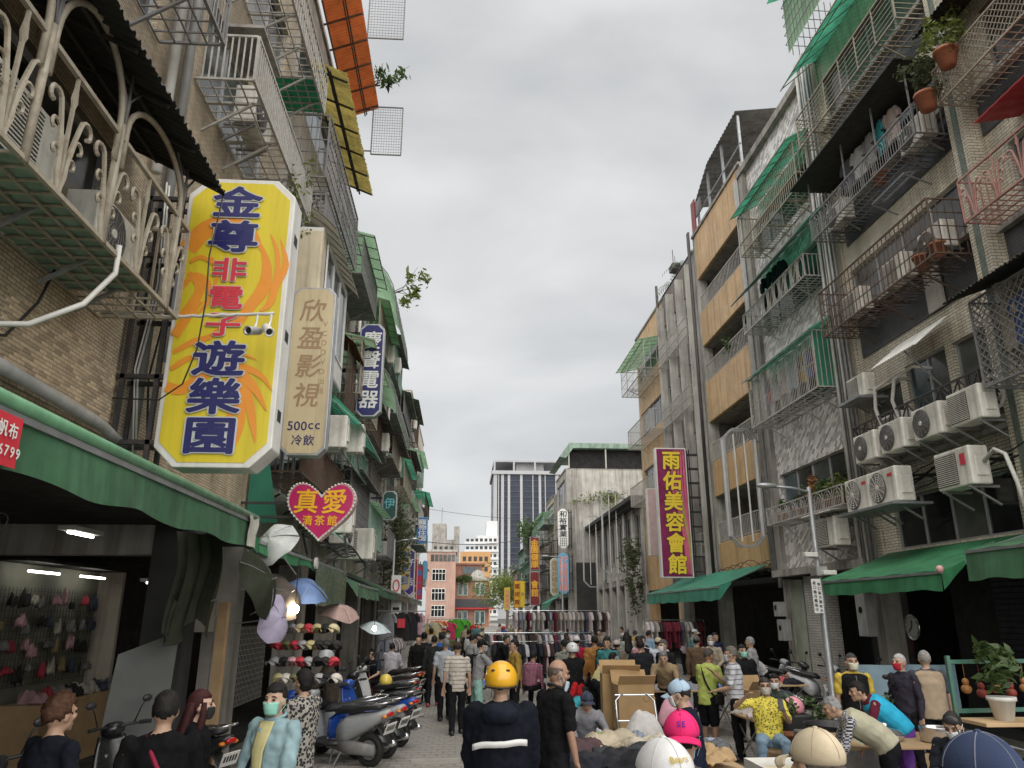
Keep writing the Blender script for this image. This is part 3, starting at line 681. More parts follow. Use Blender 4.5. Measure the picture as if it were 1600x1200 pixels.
def cage(label, F, y0, y1, z0, z1, d, mat, style='v', sp=.13, floor='grid', roof=None, roofspec=None, name='window_cage', cat='window cage', top=True, brackets=3, d0=.02, r=.011, group=None, fpart=None, sides=None, mid=None):
    root = thing(name, label, cat, tuple(F.P(0, (y0+y1)/2, z0)), group); P = F.P
    fr = MB()
    for z in ((z0, z1) if top else (z0,)):
        fr.bar(P(d, y0, z), P(d, y1, z), .035); fr.bar(P(d0, y0, z), P(d, y0, z), .03); fr.bar(P(d0, y1, z), P(d, y1, z), .03)
    for y in (y0, y1): fr.bar(P(d, y, z0), P(d, y, z1), .032)
    if mid: fr.bar(P(d, y0, mid), P(d, y1, mid), .04); fr.bar(P(d0, y0, mid), P(d, y0, mid), .03); fr.bar(P(d0, y1, mid), P(d, y1, mid), .03)
    fr.build('frame', mat, root)
    b = MB(); lattice(b, P(d, y0, 0), P(d, y1, 0), z0, z1 if not mid else mid, style, sp, r)
    for y in (y0, y1): lattice(b, P(d0, y, 0), P(d, y, 0), z0, z1 if not mid else mid, sides or ('v' if style in ('scroll', 'ring', 'arch') else style), sp, r)
    if mid:
        lattice(b, P(d, y0, 0), P(d, y1, 0), mid, z1, 'v', sp, r)
        for y in (y0, y1): lattice(b, P(d0, y, 0), P(d, y, 0), mid, z1, 'v', sp, r)
    b.build('ironwork', mat, root)
    fl = MB()
    if floor == 'grid':
        for i in range(1, max(2, int((y1-y0)/.16))): y = y0+i*(y1-y0)/max(2, int((y1-y0)/.16)); fl.bar(P(d0, y, z0-.01), P(d, y, z0-.01), .016)
        for i in range(5): fl.bar(P(d0+(d-d0)*i/4, y0, z0-.014), P(d0+(d-d0)*i/4, y1, z0-.014), .018)
        fl.build('floor_grate', mat, root)
    elif floor:
        F.box(fl, d0, d-.01, y0+.01, y1-.01, z0-.02, z0+.01); fl.build('floor_sheet', floor, root)
    if brackets:
        for i in range(brackets):
            y = y0+(y1-y0)*(i+.5)/brackets
            g = MB(); g.bar(P(.0, y, z0-.45), P(d*.85, y, z0-.02), .03); g.bar(P(0, y, z0-.018), P(d, y, z0-.018), .03); g.build('bracket', mat, root)
    if roof:
        g = MB(); (ra, rb, amp, curve, ov) = roofspec or ((0, z1+.25), (d+.3, z1-.02), .012, 0, .1)
        corr(g, F, y0-ov, y1+ov, ra, rb, amp, .1, curve, 5); g.build('roof_sheet', roof, root)
        g = MB(); n = max(3, int((y1-y0)/.6))
        for i in range(n+1):
            y = y0+(y1-y0)*i/n; g.bar(P(ra[0], y, ra[1]-.03), P(rb[0], y, rb[1]-.03), .022)
        g.bar(P(rb[0], y0-ov, rb[1]-.025), P(rb[0], y1+ov, rb[1]-.025), .025); m = ((ra[0]+rb[0])/2, (ra[1]+rb[1])/2+curve*.7); g.bar(P(m[0], y0-ov, m[1]-.04), P(m[0], y1+ov, m[1]-.04), .02)
        g.build('roof_rib', mat, root)
    return root
# ---- air conditioner
ACW = M('ac_casing', (.72, .70, .63), .5, var=.18, scale=4, streak=.55, spots=.25); ACD = M('ac_grille', (.08, .077, .07), .6, var=.2, scale=6); ACL = M('ac_badge', (.55, .04, .06), .5)
def make_ac(style=0):
    t = thing('air_conditioner', '-', 'air conditioner')
    w, dp, h = .8, .3, .56
    g = MB(); g.box(-w/2, w/2, -dp/2, dp/2, 0, h); g.build('casing', ACW, t, bevel=.02)
    g = MB(); cx = -.13
    if style < 2:
        g.lathe([(.0, 0), (.235, 0), (.25, .012), (.24, .02)], (cx, -dp/2, h/2), 24, (0, -1, 0)); g.build('fan_grille', ACD, t, True)
        g = MB()
        for rr in (.06, .1, .14, .18, .22):
            g.tube([(cx+rr*math.cos(a), -dp/2-.022, h/2+rr*math.sin(a)) for a in [2*math.pi*q/20 for q in range(20)]], .004, 4, closed=True)
        for q in range(12): a = 2*math.pi*q/12; g.bar((cx+.04*math.cos(a), -dp/2-.024, h/2+.04*math.sin(a)), (cx+.235*math.cos(a), -dp/2-.024, h/2+.235*math.sin(a)), .006)
        g.build('grille_wire', ACW if style else IRONG, t)
        g = MB(); g.lathe([(0, 0), (.045, 0), (.04, .012), (0, .014)], (cx, -dp/2-.02, h/2), 12, (0, -1, 0)); g.build('fan_hub', ACW, t)
    else:
        g.box(cx-.24, cx+.24, -dp/2-.012, -dp/2-.002, .05, h-.05); g.build('fan_grille', ACD, t)
        g = MB()
        for q in range(16): g.box(cx-.235, cx+.235, -dp/2-.02, -dp/2-.013, .06+q*.029, .07+q*.029)
        g.build('grille_slat', ACW, t)
    if style == 1: g = MB(); g.box(.18, .32, -dp/2-.006, -dp/2+.01, h-.15, h-.1); g.build('badge', ACL, t)
    g = MB(); g.box(w/2-.005, w/2+.02, -.08, .1, .12, .4); g.build('valve_cover', ACW, t, bevel=.01)
    for x in (-.3, .3):
        g = MB(); g.bar((x, -dp/2, -.02), (x, dp/2+.14, -.02), .035); g.bar((x, -dp/2+.03, -.03), (x, dp/2+.13, -.28), .03); g.build('bracket', IRONG, t)
    return t
ACP = [make_ac(0), make_ac(1), make_ac(2)]; ACN = [0]
def ac(label, F, d, y, z, style=0, sc=1., face='street', group=None):
    """unit hung on a street front; d = distance of its middle from the wall"""
    p = ACP[style]; t = p if p['label'] == '-' else dup(p)
    rz = {'street': R(90) if F.ox > 0 else R(-90), 'cam': 0.}[face]
    place(t, tuple(F.P(d, y, z)), rz, label, group, sc); return t
def pipe(name, label, cat, pts, r, mat, n=8, group=None):
    g = MB(); g.tube(pts, r, n); return tag(g.build(name, mat, None, True), label, cat, group)
def catenary(p, q, sag, n=12):
    p, q = Vector(p), Vector(q); return [p+(q-p)*(i/n)-Vector((0, 0, sag*4*(i/n)*(1-i/n))) for i in range(n+1)]
# ================================================================== LEFT: near ornate balcony cage
P = FL1.P
root = cage('ornate cream wrought iron balcony cage under a dark corrugated canopy', FL1, 2.4, 6.88, 4.92, 5.85, .72, IRONC, 'scroll', r=.014, floor='grid', brackets=0)
g = MB()
for y in (3.15, 4.25, 5.32, 6.6):
    g.tube([P(.72, y, 4.9), P(.72, y, 5.95)], .03, 8)
for a, b, zt in ((3.15, 4.2, 6.5), (4.3, 5.28, 6.48), (5.4, 6.6, 6.36)):
    c = (a+b)/2; rr = (b-a)/2
    g.tube([P(.72, a, 5.6)]+[P(.72, c-rr*math.cos(t), 5.95+(zt-5.95)*math.sin(t)) for t in [math.pi*q/14 for q in range(15)]]+[P(.72, b, 5.6)], .026, 8)
g.build('arch_tube', IRONC, root, True)
g = MB()
for y in (4.28, 5.35, 6.66):
    g.tube([P(.72, y, 5.9), P(.72, y-.05, 6.2), P(.72, y-.28, 6.42)], .011, 5); g.tube([P(.72, y, 5.9), P(.72, y+.02, 6.2), P(.72, y+.2, 6.42)], .011, 5); g.tube([P(.72, y, 5.7), P(.72, y, 6.45)], .012, 5)
g.build('arch_scroll', IRONG, root, True)
g = MB(); corr(g, FL1, 2.0, 6.98, (.0, 6.85), (1.0, 6.33), .022, .1, 0, 6, .012); g.build('roof_sheet', SHEETD, root, True)
g = MB()
for y in [2.3+i*.65 for i in range(8)]: g.bar(P(.0, y, 6.79), P(.95, y, 6.31), .03)
for d, z in ((.3, 6.66), (.65, 6.48)): g.bar(P(d, 2.1, z-.02), P(d, 6.9, z-.02), .03)
g.build('roof_rib', SHEETD, root)
g = MB(); FL1.box(g, .03, .7, 4.2, 6.3, 4.925, 4.955); g.build('floor_sheet', SHEETGR, root)
ac('dusty air conditioner behind the scrolled iron of the near cage', FL1, .38, 5.95, 4.98, 0, .95)
ac('white louvred unit at the near end of the ornate cage', FL1, .35, 4.55, 4.98, 2, 1.1)
pipe('white_hose', 'thick white hose sagging from the ornate cage to the tiled wall', 'hose', [P(.74, 5.55, 5.0), P(.72, 5.6, 4.78), P(.6, 5.45, 4.45), P(.35, 5.25, 4.2), P(.12, 5.05, 4.12), P(.05, 4.6, 4.06)], .022, CABLEW)
pipe('black_cable', 'thin black cable running down the tiled wall beside the hose', 'cable', [P(.1, 5.9, 5.0), P(.06, 5.8, 4.6), P(.05, 5.5, 4.2), P(.05, 4.9, 4.02)], .012, CABLE)
pipe('drain_pipe', 'fat grey drain pipe running along the tiled wall', 'pipe', [P(.1, 4.0, 3.98), P(.1, 7.0, 3.9), P(.1, 7.15, 3.88), P(.1, 7.55, 3.8)], .055, PIPE, 10)
pipe('drain_pipe', 'vertical grey drain pipe beside the yellow sign', 'pipe', [P(.1, 7.72, 3.6), P(.1, 7.72, 21)], .06, PIPE, 10)
pipe('drain_pipe', 'pale vertical pipe above the yellow sign', 'pipe', [P(.1, 7.35, 6.8), P(.1, 7.35, 21)], .055, WHITE, 10)
for k, (y, s) in enumerate(((7.55, .01), (7.62, .014), (7.9, .012))):
    pipe('wall_cable', ['thin pale cable dropping down the near tiled wall', 'white twisted cable hanging beside the drain pipe', 'dark cable strapped to the wall behind the yellow sign'][k], 'cable', [P(.14, y, 6.8), P(.18, y+.06, 5.6), P(.13, y-.05, 4.6), P(.2, y+.04, 3.7)], s, (CABLEW, CABLEW, CABLE)[k], 5)
cage('small dark grille balcony high on the near tiled building', FL1, 5.7, 7.12, 8.32, 9.5, .72, IRONG, 'arch', brackets=1)
root = cage('long white railed balcony above the yellow sign', FL1, 8.15, 11.75, 8.68, 9.35, .75, IRONW, 'v', .085, brackets=4)
ac('white air conditioner standing on the long white railed balcony', FL1, .38, 9.4, 8.72, 0)
g = MB(); FL1.box(g, .1, .65, 8.6, 9.6, 9.9, 9.95); tag(g.build('shelf_board', CONC, None), 'weathered board above the long white balcony', 'board')
root = cage('upper white railed balcony with a green floor sheet', FL1, 8.7, 12.2, 11.2, 11.95, .75, IRONW, 'vh', .14, brackets=5)
g = MB(); FL1.box(g, .05, .72, 11.2, 12.15, 11.21, 11.24); g.build('floor_sheet', FRPG, root)
cage('white railed balcony at the very top of the near building', FL1, 8.6, 12.2, 14.3, 15.1, .75, IRONW, 'v', .12, brackets=3)
# ---- second left building
P2 = FL2.P
root = thing('orange_canopy', 'orange corrugated canopy on top of the second left building', 'canopy', tuple(P2(0, 15, 15.3)))
g = MB(); corr(g, FL2, 12.3, 17.7, (.15, 15.2), (.98, 15.55), .015, .09, 0, 4); g.build('sheet', FRPO, root)
g = MB()
for i in range(7): y = 12.6+i*.82; g.bar(P2(.1, y, 15.12), P2(.98, y, 15.5), .035)
for d, z in ((.62, 15.33), (.66, 15.38), (.2, 15.15)): g.bar(P2(d, 12.3, z-.06), P2(d, 17.7, z-.06), .03)
g.build('rib', IRONR, root)
root = thing('yellow_canopy', 'mossy yellow corrugated canopy below the orange one', 'canopy', tuple(P2(0, 15, 12.8)))
g = MB(); corr(g, FL2, 12.7, 17.3, (.25, 12.9), (1.02, 12.55), .02, .085, 0, 4, .02); g.build('sheet', FRPY, root)
g = MB()
for i in range(6): y = 12.9+i*.85; g.bar(P2(.1, y, 12.88), P2(1.0, y, 12.5), .035)
for d, z in ((.62, 12.68), (.68, 12.6), (.28, 12.82)): g.bar(P2(d, 12.7, z), P2(d, 17.3, z), .035)
for i in range(12): y = 12.8+i*.36; g.bar(P2(.62, y, 12.68), P2(.68, y+.36, 12.56), .016)
g.build('rib', IRONB, root)
cage('dark grey grid cage under the yellow canopy', FL2, 12.9, 17.0, 10.3, 11.7, .72, IRONG, 'grid', .16, brackets=3)
for k, (y, z, w, h) in enumerate(((15.8, 16.2, .9, 1.5), (17.6, 14.0, .8, 1.5))):
    root = thing('mesh_screen', ['square wire mesh panel sticking out above the orange canopy', 'lower wire mesh panel sticking out past the orange canopy'][k], 'mesh panel', tuple(P2(1.0, y, z)))
    g = MB(); a, b = P2(.85, y, 0).x, P2(.85+w, y, 0).x
    for p, q in (((a, z), (b, z)), ((b, z), (b, z+h)), ((b, z+h), (a, z+h)), ((a, z+h), (a, z))): g.bar((p[0], y, p[1]), (q[0], y, q[1]), .03)
    g.bar((LX, y, z+.1), (a, y, z+.1), .03); g.bar((LX, y, z+h-.1), (a, y, z+h-.1), .03); g.build('frame', IRONG, root)
    g = MB()
    for i in range(1, 12): g.bar((a+i*w/12, y, z), (a+i*w/12, y, z+h), .007)
    for i in range(1, 18): g.bar((a, y, z+i*h/18), (b, y, z+i*h/18), .007)
    g.build('mesh', IRONG, root)
# enclosed balcony with aluminium windows and curved canopy
CRM = M('cream_metal', (.60, .53, .38), .5, var=.15, scale=2, streak=.6)
root = thing('bay_window', 'cream and white glazed balcony bay behind the faded beige sign', 'bay window', tuple(P2(0, 15, 6.9))); FB = Fac(LX+.85, 1, root)
g = MB(); FL2.box(g, .0, .85, 12.6, 12.95, 6.95, 9.0); g.build('corner_column', CRM, root, bevel=.05)
wall(FB, 12.96, 15.5, 6.75, 9.0, [(13.0, 15.4, 7.2, 8.9)], WHITE, depth=.06)
window(FB, 13.0, 15.4, 7.2, 8.9, 3, WHITE, GLASSG, rec=.03)
g = MB(); FL2.box(g, .0, .84, 12.62, 15.5, 6.72, 6.94); FL2.box(g, 0, .84, 12.62, 15.5, 8.98, 9.06); g.build('slab', WHITE, root)
g = MB(); corr(g, FL2, 12.5, 15.7, (.3, 9.5), (1.08, 9.0), .006, .3, .18, 8); g.build('curved_canopy', M('fibreglass_smoke', (.33, .32, .26), .5, var=.2, streak=.5, subs=.3), root)
g = MB()
for i in range(9):
    y = 12.55+i*.39; g.tube([P2(.3+.78*v, y, 9.48-.5*v+.18*math.sin(v*math.pi*.5)*(1-v)*2) for v in [q/6 for q in range(7)]], .012, 5)
g.build('canopy_rib', IRONC, root)
cage('weathered rack of old roof iron above the glazed bay', FL2, 13.2, 15.6, 9.6, 10.15, .7, IRONG, 'v', .1, brackets=0)
cage('rusty barred rack under the faded beige sign', FL2, 12.7, 17.2, 4.5, 5.25, .75, IRONR, 'v', .1, brackets=3)
ac('beige air conditioner facing the camera below the faded sign', FL2, .75, 14.6, 5.3, 2, 1.15, 'cam')
ac('second air conditioner tucked behind the first below the faded sign', FL2, .9, 16.0, 5.5, 2, 1.1, 'cam')
cage('open green sheeted lean-to rack below the dark blue sign', FL2, 15.2, 19.4, 5.4, 6.0, 1.0, IRONM, 'x', roof=FRPG, roofspec=((.05, 7.1), (1.35, 6.0), .006, .12, .05), floor=None, brackets=0)
F3 = LEFT[0][1]
root = thing('brown_awning', 'rust brown sheet awning in front of the dark blue sign', 'awning', tuple(F3.P(0, 18.6, 7.8)))
g = MB(); corr(g, F3, 16.6, 18.3, (.05, 9.0), (.95, 8.2), .012, .12, 0, 3); g.build('sheet', M('sheet_rust_brown', (.25, .09, .04), .65, var=.3, scale=3, streak=.4), root)
g = MB(); lattice(g, F3.P(.75, 16.6, 0), F3.P(.75, 18.3, 0), 6.8, 8.3, 'v', .15); g.bar(F3.P(.75, 16.6, 6.8), F3.P(.75, 18.3, 6.8), .03); g.build('ironwork', IRONR, root)
# ================================================================== RIGHT fittings
P = FR1.P
cage('rusty mesh cage with pots and air conditioners on the third floor', FR1, 12.65, 17.35, 8.95, 10.15, .88, IRONR, 'grid', .17, brackets=3, r=.011)
for k, (y, st) in enumerate(((13.2, 0), (14.6, 2), (16.4, 2))):
    ac(['white unit nearest the pillar inside the rusty mesh cage', 'white unit in the middle of the rusty mesh cage', 'white unit at the far end of the rusty mesh cage'][k], FR1, .42, y, 9.2, st, 1.05)
root = cage('arched iron rack with air conditioners under a dark flat canopy', FR1, 12.6, 17.3, 11.65, 12.3, .88, IRONG, 'arch', brackets=0)
g = MB(); FR1.box(g, .0, 1.2, 12.4, 17.6, 13.3, 13.34); o = g.build('roof_sheet', SHEETD, root)
g = MB()
for y in (12.65, 14, 15.4, 17.2): g.bar(P(.86, y, 12.3), P(.86, y, 13.3), .03)
g.build('post', IRONG, root)
for k, y in enumerate((13.15, 16.55)): ac(['white unit at the near end of the arched rack under the dark canopy', 'round fan unit at the far end of the arched rack under the dark canopy'][k], FR1, .45, y, 11.72, 0, 1.05)
root = thing('wall_bracket', 'empty steel wall bracket on a dark brick panel', 'bracket', tuple(P(0, 14.2, 11.1)))
g = MB()
for y in (13.6, 14.9): g.bar(P(0.02, y, 11.5), P(.6, y, 11.35), .035); g.bar(P(.0, y, 11.1), P(.58, y, 11.33), .03)
g.bar(P(.58, 13.6, 11.36), P(.58, 14.9, 11.36), .035); g.bar(P(.3, 13.6, 11.43), P(.3, 14.9, 11.43), .035); g.build('frame', STEEL, root)
cage('cream horizontal barred balcony under green canopy at top right', FR1, 12.6, 17.4, 14.55, 15.5, .85, IRONC, 'h', .13, roof=FRPG, roofspec=((.0, 17.6), (1.15, 16.55), .006, .25, .1), brackets=3)
root = thing('rooftop_cage', 'green sheeted cage room on the roof at top right', 'cage', tuple(P(0, 16.5, 18.3)))
g = MB(); corr(g, FR1, 14.5, 18.2, (-1.5, 21.0), (.9, 20.3), .01, .1, .2, 4); g.build('roof_sheet', FRPG, root)
g = MB(); lattice(g, P(.5, 14.5, 0), P(.5, 18.1, 0), 18.35, 20.4, 'grid', .2); lattice(g, P(-1.5, 18.1, 0), P(.5, 18.1, 0), 18.35, 20.4, 'grid', .2); g.build('ironwork', IRONG, root)
g = MB(); g.add([P(.46, 14.5, 18.35), P(.46, 18.05, 18.35), P(.46, 18.05, 20.2), P(.46, 14.5, 20.2)], [(0, 1, 2, 3)]); g.build('screen', FRPL, root)
# second floor: crossed railing and AC row
root = cage('black crossed iron railing above the row of four air conditioners', FR1, 12.5, 17.1, 5.78, 6.5, .6, IRONB, 'x', r=.014, floor=SHEETG, brackets=0)
for k, (y, st) in enumerate(((16.05, 0), (14.95, 0), (13.7, 0), (12.55, 2))):
    ac(['leftmost unit of the row of four below the crossed railing', 'second unit from the left below the crossed railing', 'third unit from the left below the crossed railing', 'square grilled unit at the right end of the row below the crossed railing'][k], FR1, .8, y, 5.5, st, 1.12)
ac('unit standing upright behind the crossed railing by the window', FR1, .3, 15.75, 5.85, 2, 1.15)
ac('window unit on a shelf left of the white tilted panel', FR1, .35, 16.9, 7.2, 2, 1.0)
g = MB(); FR1.box(g, .0, .75, 16.4, 17.4, 7.1, 7.16); tag(g.build('shelf_board', STEEL), 'sloping metal shelf under the window air conditioner', 'shelf')
root = thing('tilted_panel', 'tilted white sheet panel propped over a dark window', 'panel', tuple(P(0, 14.4, 7.6)))
g = MB(); corr(g, FR1, 13.75, 15.5, (.1, 8.1), (.9, 7.45), .01, .1, 0, 3); g.build('sheet', WHITE, root, solid=.02)
g = MB(); g.bar(P(.05, 14.2, 6.6), P(.85, 14.2, 7.46), .025); g.build('prop', STEEL, root)
ac('left one of the twin air conditioners on the big bracket', FR1, .95, 16.3, 4.42, 1, 1.3)
ac('right one of the twin air conditioners on the big bracket', FR1, .95, 15.25, 4.42, 1, 1.3)
g = MB(); FR1.box(g, .5, 1.35, 14.6, 16.95, 4.34, 4.39); tag(g.build('bracket_shelf', STEEL), 'wide metal shelf under the twin air conditioners', 'shelf')
o = ac('single unit with a red badge hung near the right awning', FR1, .85, 13.05, 4.4, 2, 1.25); g = MB(); g.box(.2, .31, -.158, -.15, .3, .46); g.build('badge', ACL, o, local=True)
pipe('white_hose', 'white insulated hose arching from the single unit down to the awning', 'hose', [P(.8, 12.5, 4.8), P(.8, 12.2, 4.95), P(.85, 11.9, 4.8), P(.85, 11.75, 4.3), P(.8, 11.7, 3.5)], .035, CABLEW)
for k in range(2):
    pipe('grey_hose', ['curled pale hose above the crossed railing', 'curled pale hose beside the tilted panel'][k], 'hose', [P(.55, 15.1+k*.7, 5.9), P(.6, 15.3+k*.7, 6.7), P(.6, 15.1+k*.8, 7.15), P(.4, 14.7+k*.8, 7.3), P(.1, 14.5+k*.8, 7.2)], .04, CABLEW)
pipe('grey_hose', 'coil of pale hose at the right end of the crossed railing', 'hose', [P(.5, 12.4+.3*math.cos(t), 5.9+.28*math.sin(t)+.02*t) for t in [q*.5 for q in range(22)]], .03, CABLEW)
# R0
P0 = FR0.P
cage('pink scrolled balcony cage at the right edge', FR0, 7.5, 11.75, 9.1, 9.95, .85, M('iron_pink', (.42, .22, .19), .55, var=.2, scale=8, rust=.4), 'scroll', r=.014, brackets=0)
root = cage('top right balcony with potted plants under a dark eave', FR0, 7.5, 11.85, 11.75, 12.5, .85, IRONC, 'diamond', .14, brackets=0)
g = MB(); corr(g, FR0, 7.5, 12.0, (.0, 14.0), (1.05, 13.4), .02, .1); g.build('roof_sheet', SHEETD, root)
root = cage('dark diamond mesh cage with laundry at the right edge', FR0, 7.5, 12.0, 6.0, 7.6, .9, IRONG, 'diamond', .16, brackets=0, floor='grid')
g = MB(); corr(g, FR0, 7.5, 12.3, (.0, 8.15), (1.2, 7.7), .02, .1, 0, 4, .02); g.build('roof_sheet', SHEETD, root)
g = MB(); corr(g, FR0, 7.5, 11.0, (.0, 10.9), (.9, 10.7), .005, .3); tag(g.build('red_awning', M('sheet_red', (.5, .04, .05), .5), None, solid=.02), 'small red sheet awning at the right edge', 'awning')
# R2
P = FR2.P
root = cage('green roofed cage with small arches and hanging laundry', FR2, 18.1, 22.7, 7.88, 9.45, .82, IRONW, 'arch', roof=FRPG, roofspec=((.02, 9.95), (1.0, 9.42), .006, .05, .15), brackets=4, mid=None)
g = MB(); g.add([P(.02, 18.12, 7.9), P(.8, 18.12, 7.9), P(.8, 18.12, 9.4), P(.02, 18.12, 9.8)], [(0, 1, 2, 3)]); g.build('end_sheet', FRPG, root)
cage('white rack of ovals and bars with dark laundry above', FR2, 18.1, 22.65, 11.05, 11.7, .8, IRONW, 'ring', brackets=3, r=.014)
root = thing('green_awning', 'green fibreglass awning above the rack of ovals', 'awning', tuple(P(0, 20, 12)))
g = MB(); corr(g, FR2, 17.6, 22.6, (.02, 13.2), (1.2, 12.05), .008, .1, .1, 5); g.build('sheet', FRPG, root)
g = MB()
for i in range(8): g.bar(P(.02, 17.7+i*.7, 13.17), P(1.2, 17.7+i*.7, 12.02), .025)
g.bar(P(1.2, 17.6, 12.02), P(1.2, 22.6, 12.02), .03); g.bar(P(.6, 17.6, 12.66), P(.6, 22.6, 12.66), .03); g.build('rib', IRONG, root)
cage('tall barred cage under a green corrugated roof near the top', FR2, 17.9, 22.3, 13.7, 15.15, .8, IRONC, 'v', .13, roof=FRPG, roofspec=((.02, 15.75), (1.05, 15.15), .02, 0, .1), brackets=3, mid=14.15)
root = cage('flower rack with potted shrubs on the speckled building', FR2, 18.0, 22.8, 4.82, 5.3, .6, IRONW, 'arch', brackets=3, floor='grid')
ac('air conditioner under a small white sheet roof on the speckled wall', FR2, .5, 18.95, 3.85, 2, 1.3)
g = MB(); corr(g, FR2, 18.2, 19.9, (.02, 4.78), (.85, 4.7), .015, .09); tag(g.build('small_roof', WHITE, None, solid=.01), 'small corrugated white roof over an air conditioner', 'roof')
pipe('drain_pipe', 'bent grey pipe running under the speckled wall', 'pipe', [P(.2, 23.3, 3.0), P(.22, 23.2, 3.3), P(.22, 22.9, 3.42), P(.22, 18.9, 3.5), P(.22, 18.6, 3.4), P(.22, 18.5, 2.9)], .06, PIPE)
for k in range(7):
    y = 17.55+.11*k; pipe('riser_pipe', ordn(k)+' riser pipe from the right between the cream and speckled buildings', 'pipe', [P(.2+.05*(k % 3), y, 3.0), P(.2+.05*(k % 3), y, 18)], .035+.012*(k % 2), (PIPE, STEEL, CABLEW)[k % 3], 6, 'riser pipes between cream and speckled buildings')
for k in range(3):
    pipe('riser_pipe', ordn(k)+' grey downpipe from the right between the speckled and orange buildings', 'pipe', [P(.18, 23.55+k*.12, 3.3), P(.18, 23.55+k*.12, 17.5)], .045, PIPE, 6, 'downpipes between speckled and orange buildings')
for k in range(2): pipe('riser_pipe', ('near', 'far')[k]+' dark downpipe between the orange and ribbed buildings', 'pipe', [P(.2, 29.4+k*.14, 3.3), P(.2, 29.4+k*.14, 18.5)], .05, IRONB, 6, 'downpipes between orange and ribbed buildings')
pipe('riser_pipe', 'dark downpipe between the ribbed and far orange buildings', 'pipe', [P(.25, 34.95, 3.3), P(.25, 34.95, 18.4)], .07, IRONB, 6)
FR5c = FR5
cage('glazed cage bay on the far orange building', FR5, 35.3, 40.8, 14.1, 15.6, 1.0, IRONW, 'grid', .3, roof=FRPL, brackets=2)
cage('white barred balcony low on the far orange building', FR5, 35.5, 40.6, 11.0, 12.0, .8, IRONW, 'v', .15, brackets=2)
cage('white barred balcony lowest on the far orange building', FR5, 35.5, 40.6, 7.8, 8.8, .8, IRONW, 'v', .15, brackets=2)
# empty sign frames (white octagon hoops)
def hoop(label, F, y, d0, d1, z0, z1, th=.3):
    root = thing('empty_sign_frame', label, 'sign frame', tuple(F.P(0, y, z0)), None); ch = (d1-d0)*.28
    pts = [(d0, z0+ch), (d0+ch, z0), (d1-ch, z0), (d1, z0+ch), (d1, z1-ch), (d1-ch, z1), (d0+ch, z1), (d0, z1-ch)]
    g = MB()
    for yy in (y, y+th):
        for i in range(8): g.bar(F.P(pts[i][0], yy, pts[i][1]), F.P(pts[(i+1) % 8][0], yy, pts[(i+1) % 8][1]), .05)
    for p in pts: g.bar(F.P(p[0], y, p[1]), F.P(p[0], y+th, p[1]), .035)
    g.build('hoop', ALU, root)
    for s in (0, 1):
        i = 0 if s else 3
        g = MB(); a, b = pts[3], pts[4]
        if s: a, b = pts[7], pts[0]
        lo, hi = min(a[1], b[1]), max(a[1], b[1]); x = d1 if not s else d0
        F.box(g, x-.012, x+.012, y, y+th, lo, hi); g.build('side_plate', WHITE, root)
    g = MB()
    for d in (d0+(d1-d0)*.33, d0+(d1-d0)*.66): g.tube([F.P(d, y+th/2, z0+.15), F.P(d, y+th/2, z1-.15)], .03, 6)
    g.build('tube_lamp', WHITE, root)
    g = MB()
    for z in (z0+.4, z1-.4): g.bar(F.P(0, y+th/2, z), F.P(d0, y+th/2, z), .05)
    g.build('arm', IRONB, root); return root
hoop('empty white sign frame on the orange building', FR3, 23.9, .25, 1.35, 4.3, 8.15)
hoop('nearer empty sign frame on the old arcade house', FR6, 45.5, .2, 1.5, 4.4, 9.4)
hoop('farther empty sign frame on the old arcade house', FR6, 52.5, .2, 1.6, 4.0, 8.8)
# ================================================================== cloth awnings
def awning(label, F, y0, y1, d0, d1, z0, z1, val, mat, seed=0, ends=True, name='awning', y0f=None, y1f=None, arms=True):
    root = thing(name, label, 'awning', tuple(F.P(0, (y0+y1)/2, z0))); rnd = random.Random(seed); ph = rnd.uniform(0, 6)
    y0f = y0 if y0f is None else y0f; y1f = y1 if y1f is None else y1f
    Y = lambda u, v: (y0+(y1-y0)*u)*(1-v)+(y0f+(y1f-y0f)*u)*v
    nu = max(10, int((y1-y0)/.12)); sag = .05
    def top(u, v): return F.P(d0+(d1-d0)*v, Y(u, v), z0+(z1-z0)*v-sag*math.sin(v*math.pi)*(1+.5*math.sin(u*9+ph))-.012*math.sin(u*31+ph)*v)
    g = MB(); g.grid(nu, 8, top); g.build('canopy_cloth', mat, root, True)
    def vl(u, v): return F.P(d1+.012*math.sin(u*(y1-y0)*7+ph)*v+.02*math.sin(u*(y1-y0)*2.3)*v+.015*v, Y(u, 1), z1-.012*math.sin(u*31+ph)-.003-val*v-.012*v*math.sin(u*(y1-y0)*4.1+ph))
    g = MB(); g.grid(nu*2, 5, vl); g.build('valance', mat, root, True)
    if ends:
        for u in (0, 1):
            g = MB(); g.grid(6, 4, lambda a, b: F.P(d1-(d1-d0)*.25*a, Y(u, 1-a*.25), z1+(z0-z1)*.25*a-.003-val*b*(1-a*.8)+.006*math.sin(a*9+b*3))); g.build('end_flap', mat, root, True)
    if arms:
        g = MB()
        for u in (.03, .5, .97):
            g.bar(F.P(d0, Y(u, 0), z0-.06), F.P(d1, Y(u, 1), z1-.05), .035)
        g.bar(F.P(d1, Y(0, 1), z1-.03), F.P(d1, Y(1, 1), z1-.03), .04); g.build('frame', STEEL, root)
    return root
A1 = awning('long green market awning with a patched end across the near left front', FL1, 1.8, 8.9, .25, 1.15, 3.55, 3.22, .32, TARP, 1, y0f=1.8, y1f=8.75)
g = MB(); g.tube([FL1.P(1.15, 1.8, 3.26), FL1.P(1.15, 8.8, 3.24)], .045, 8); g.build('roller_tube', M('tarp_green_pale', (.13, .30, .17), .5, var=.2, streak=.3), A1, True)
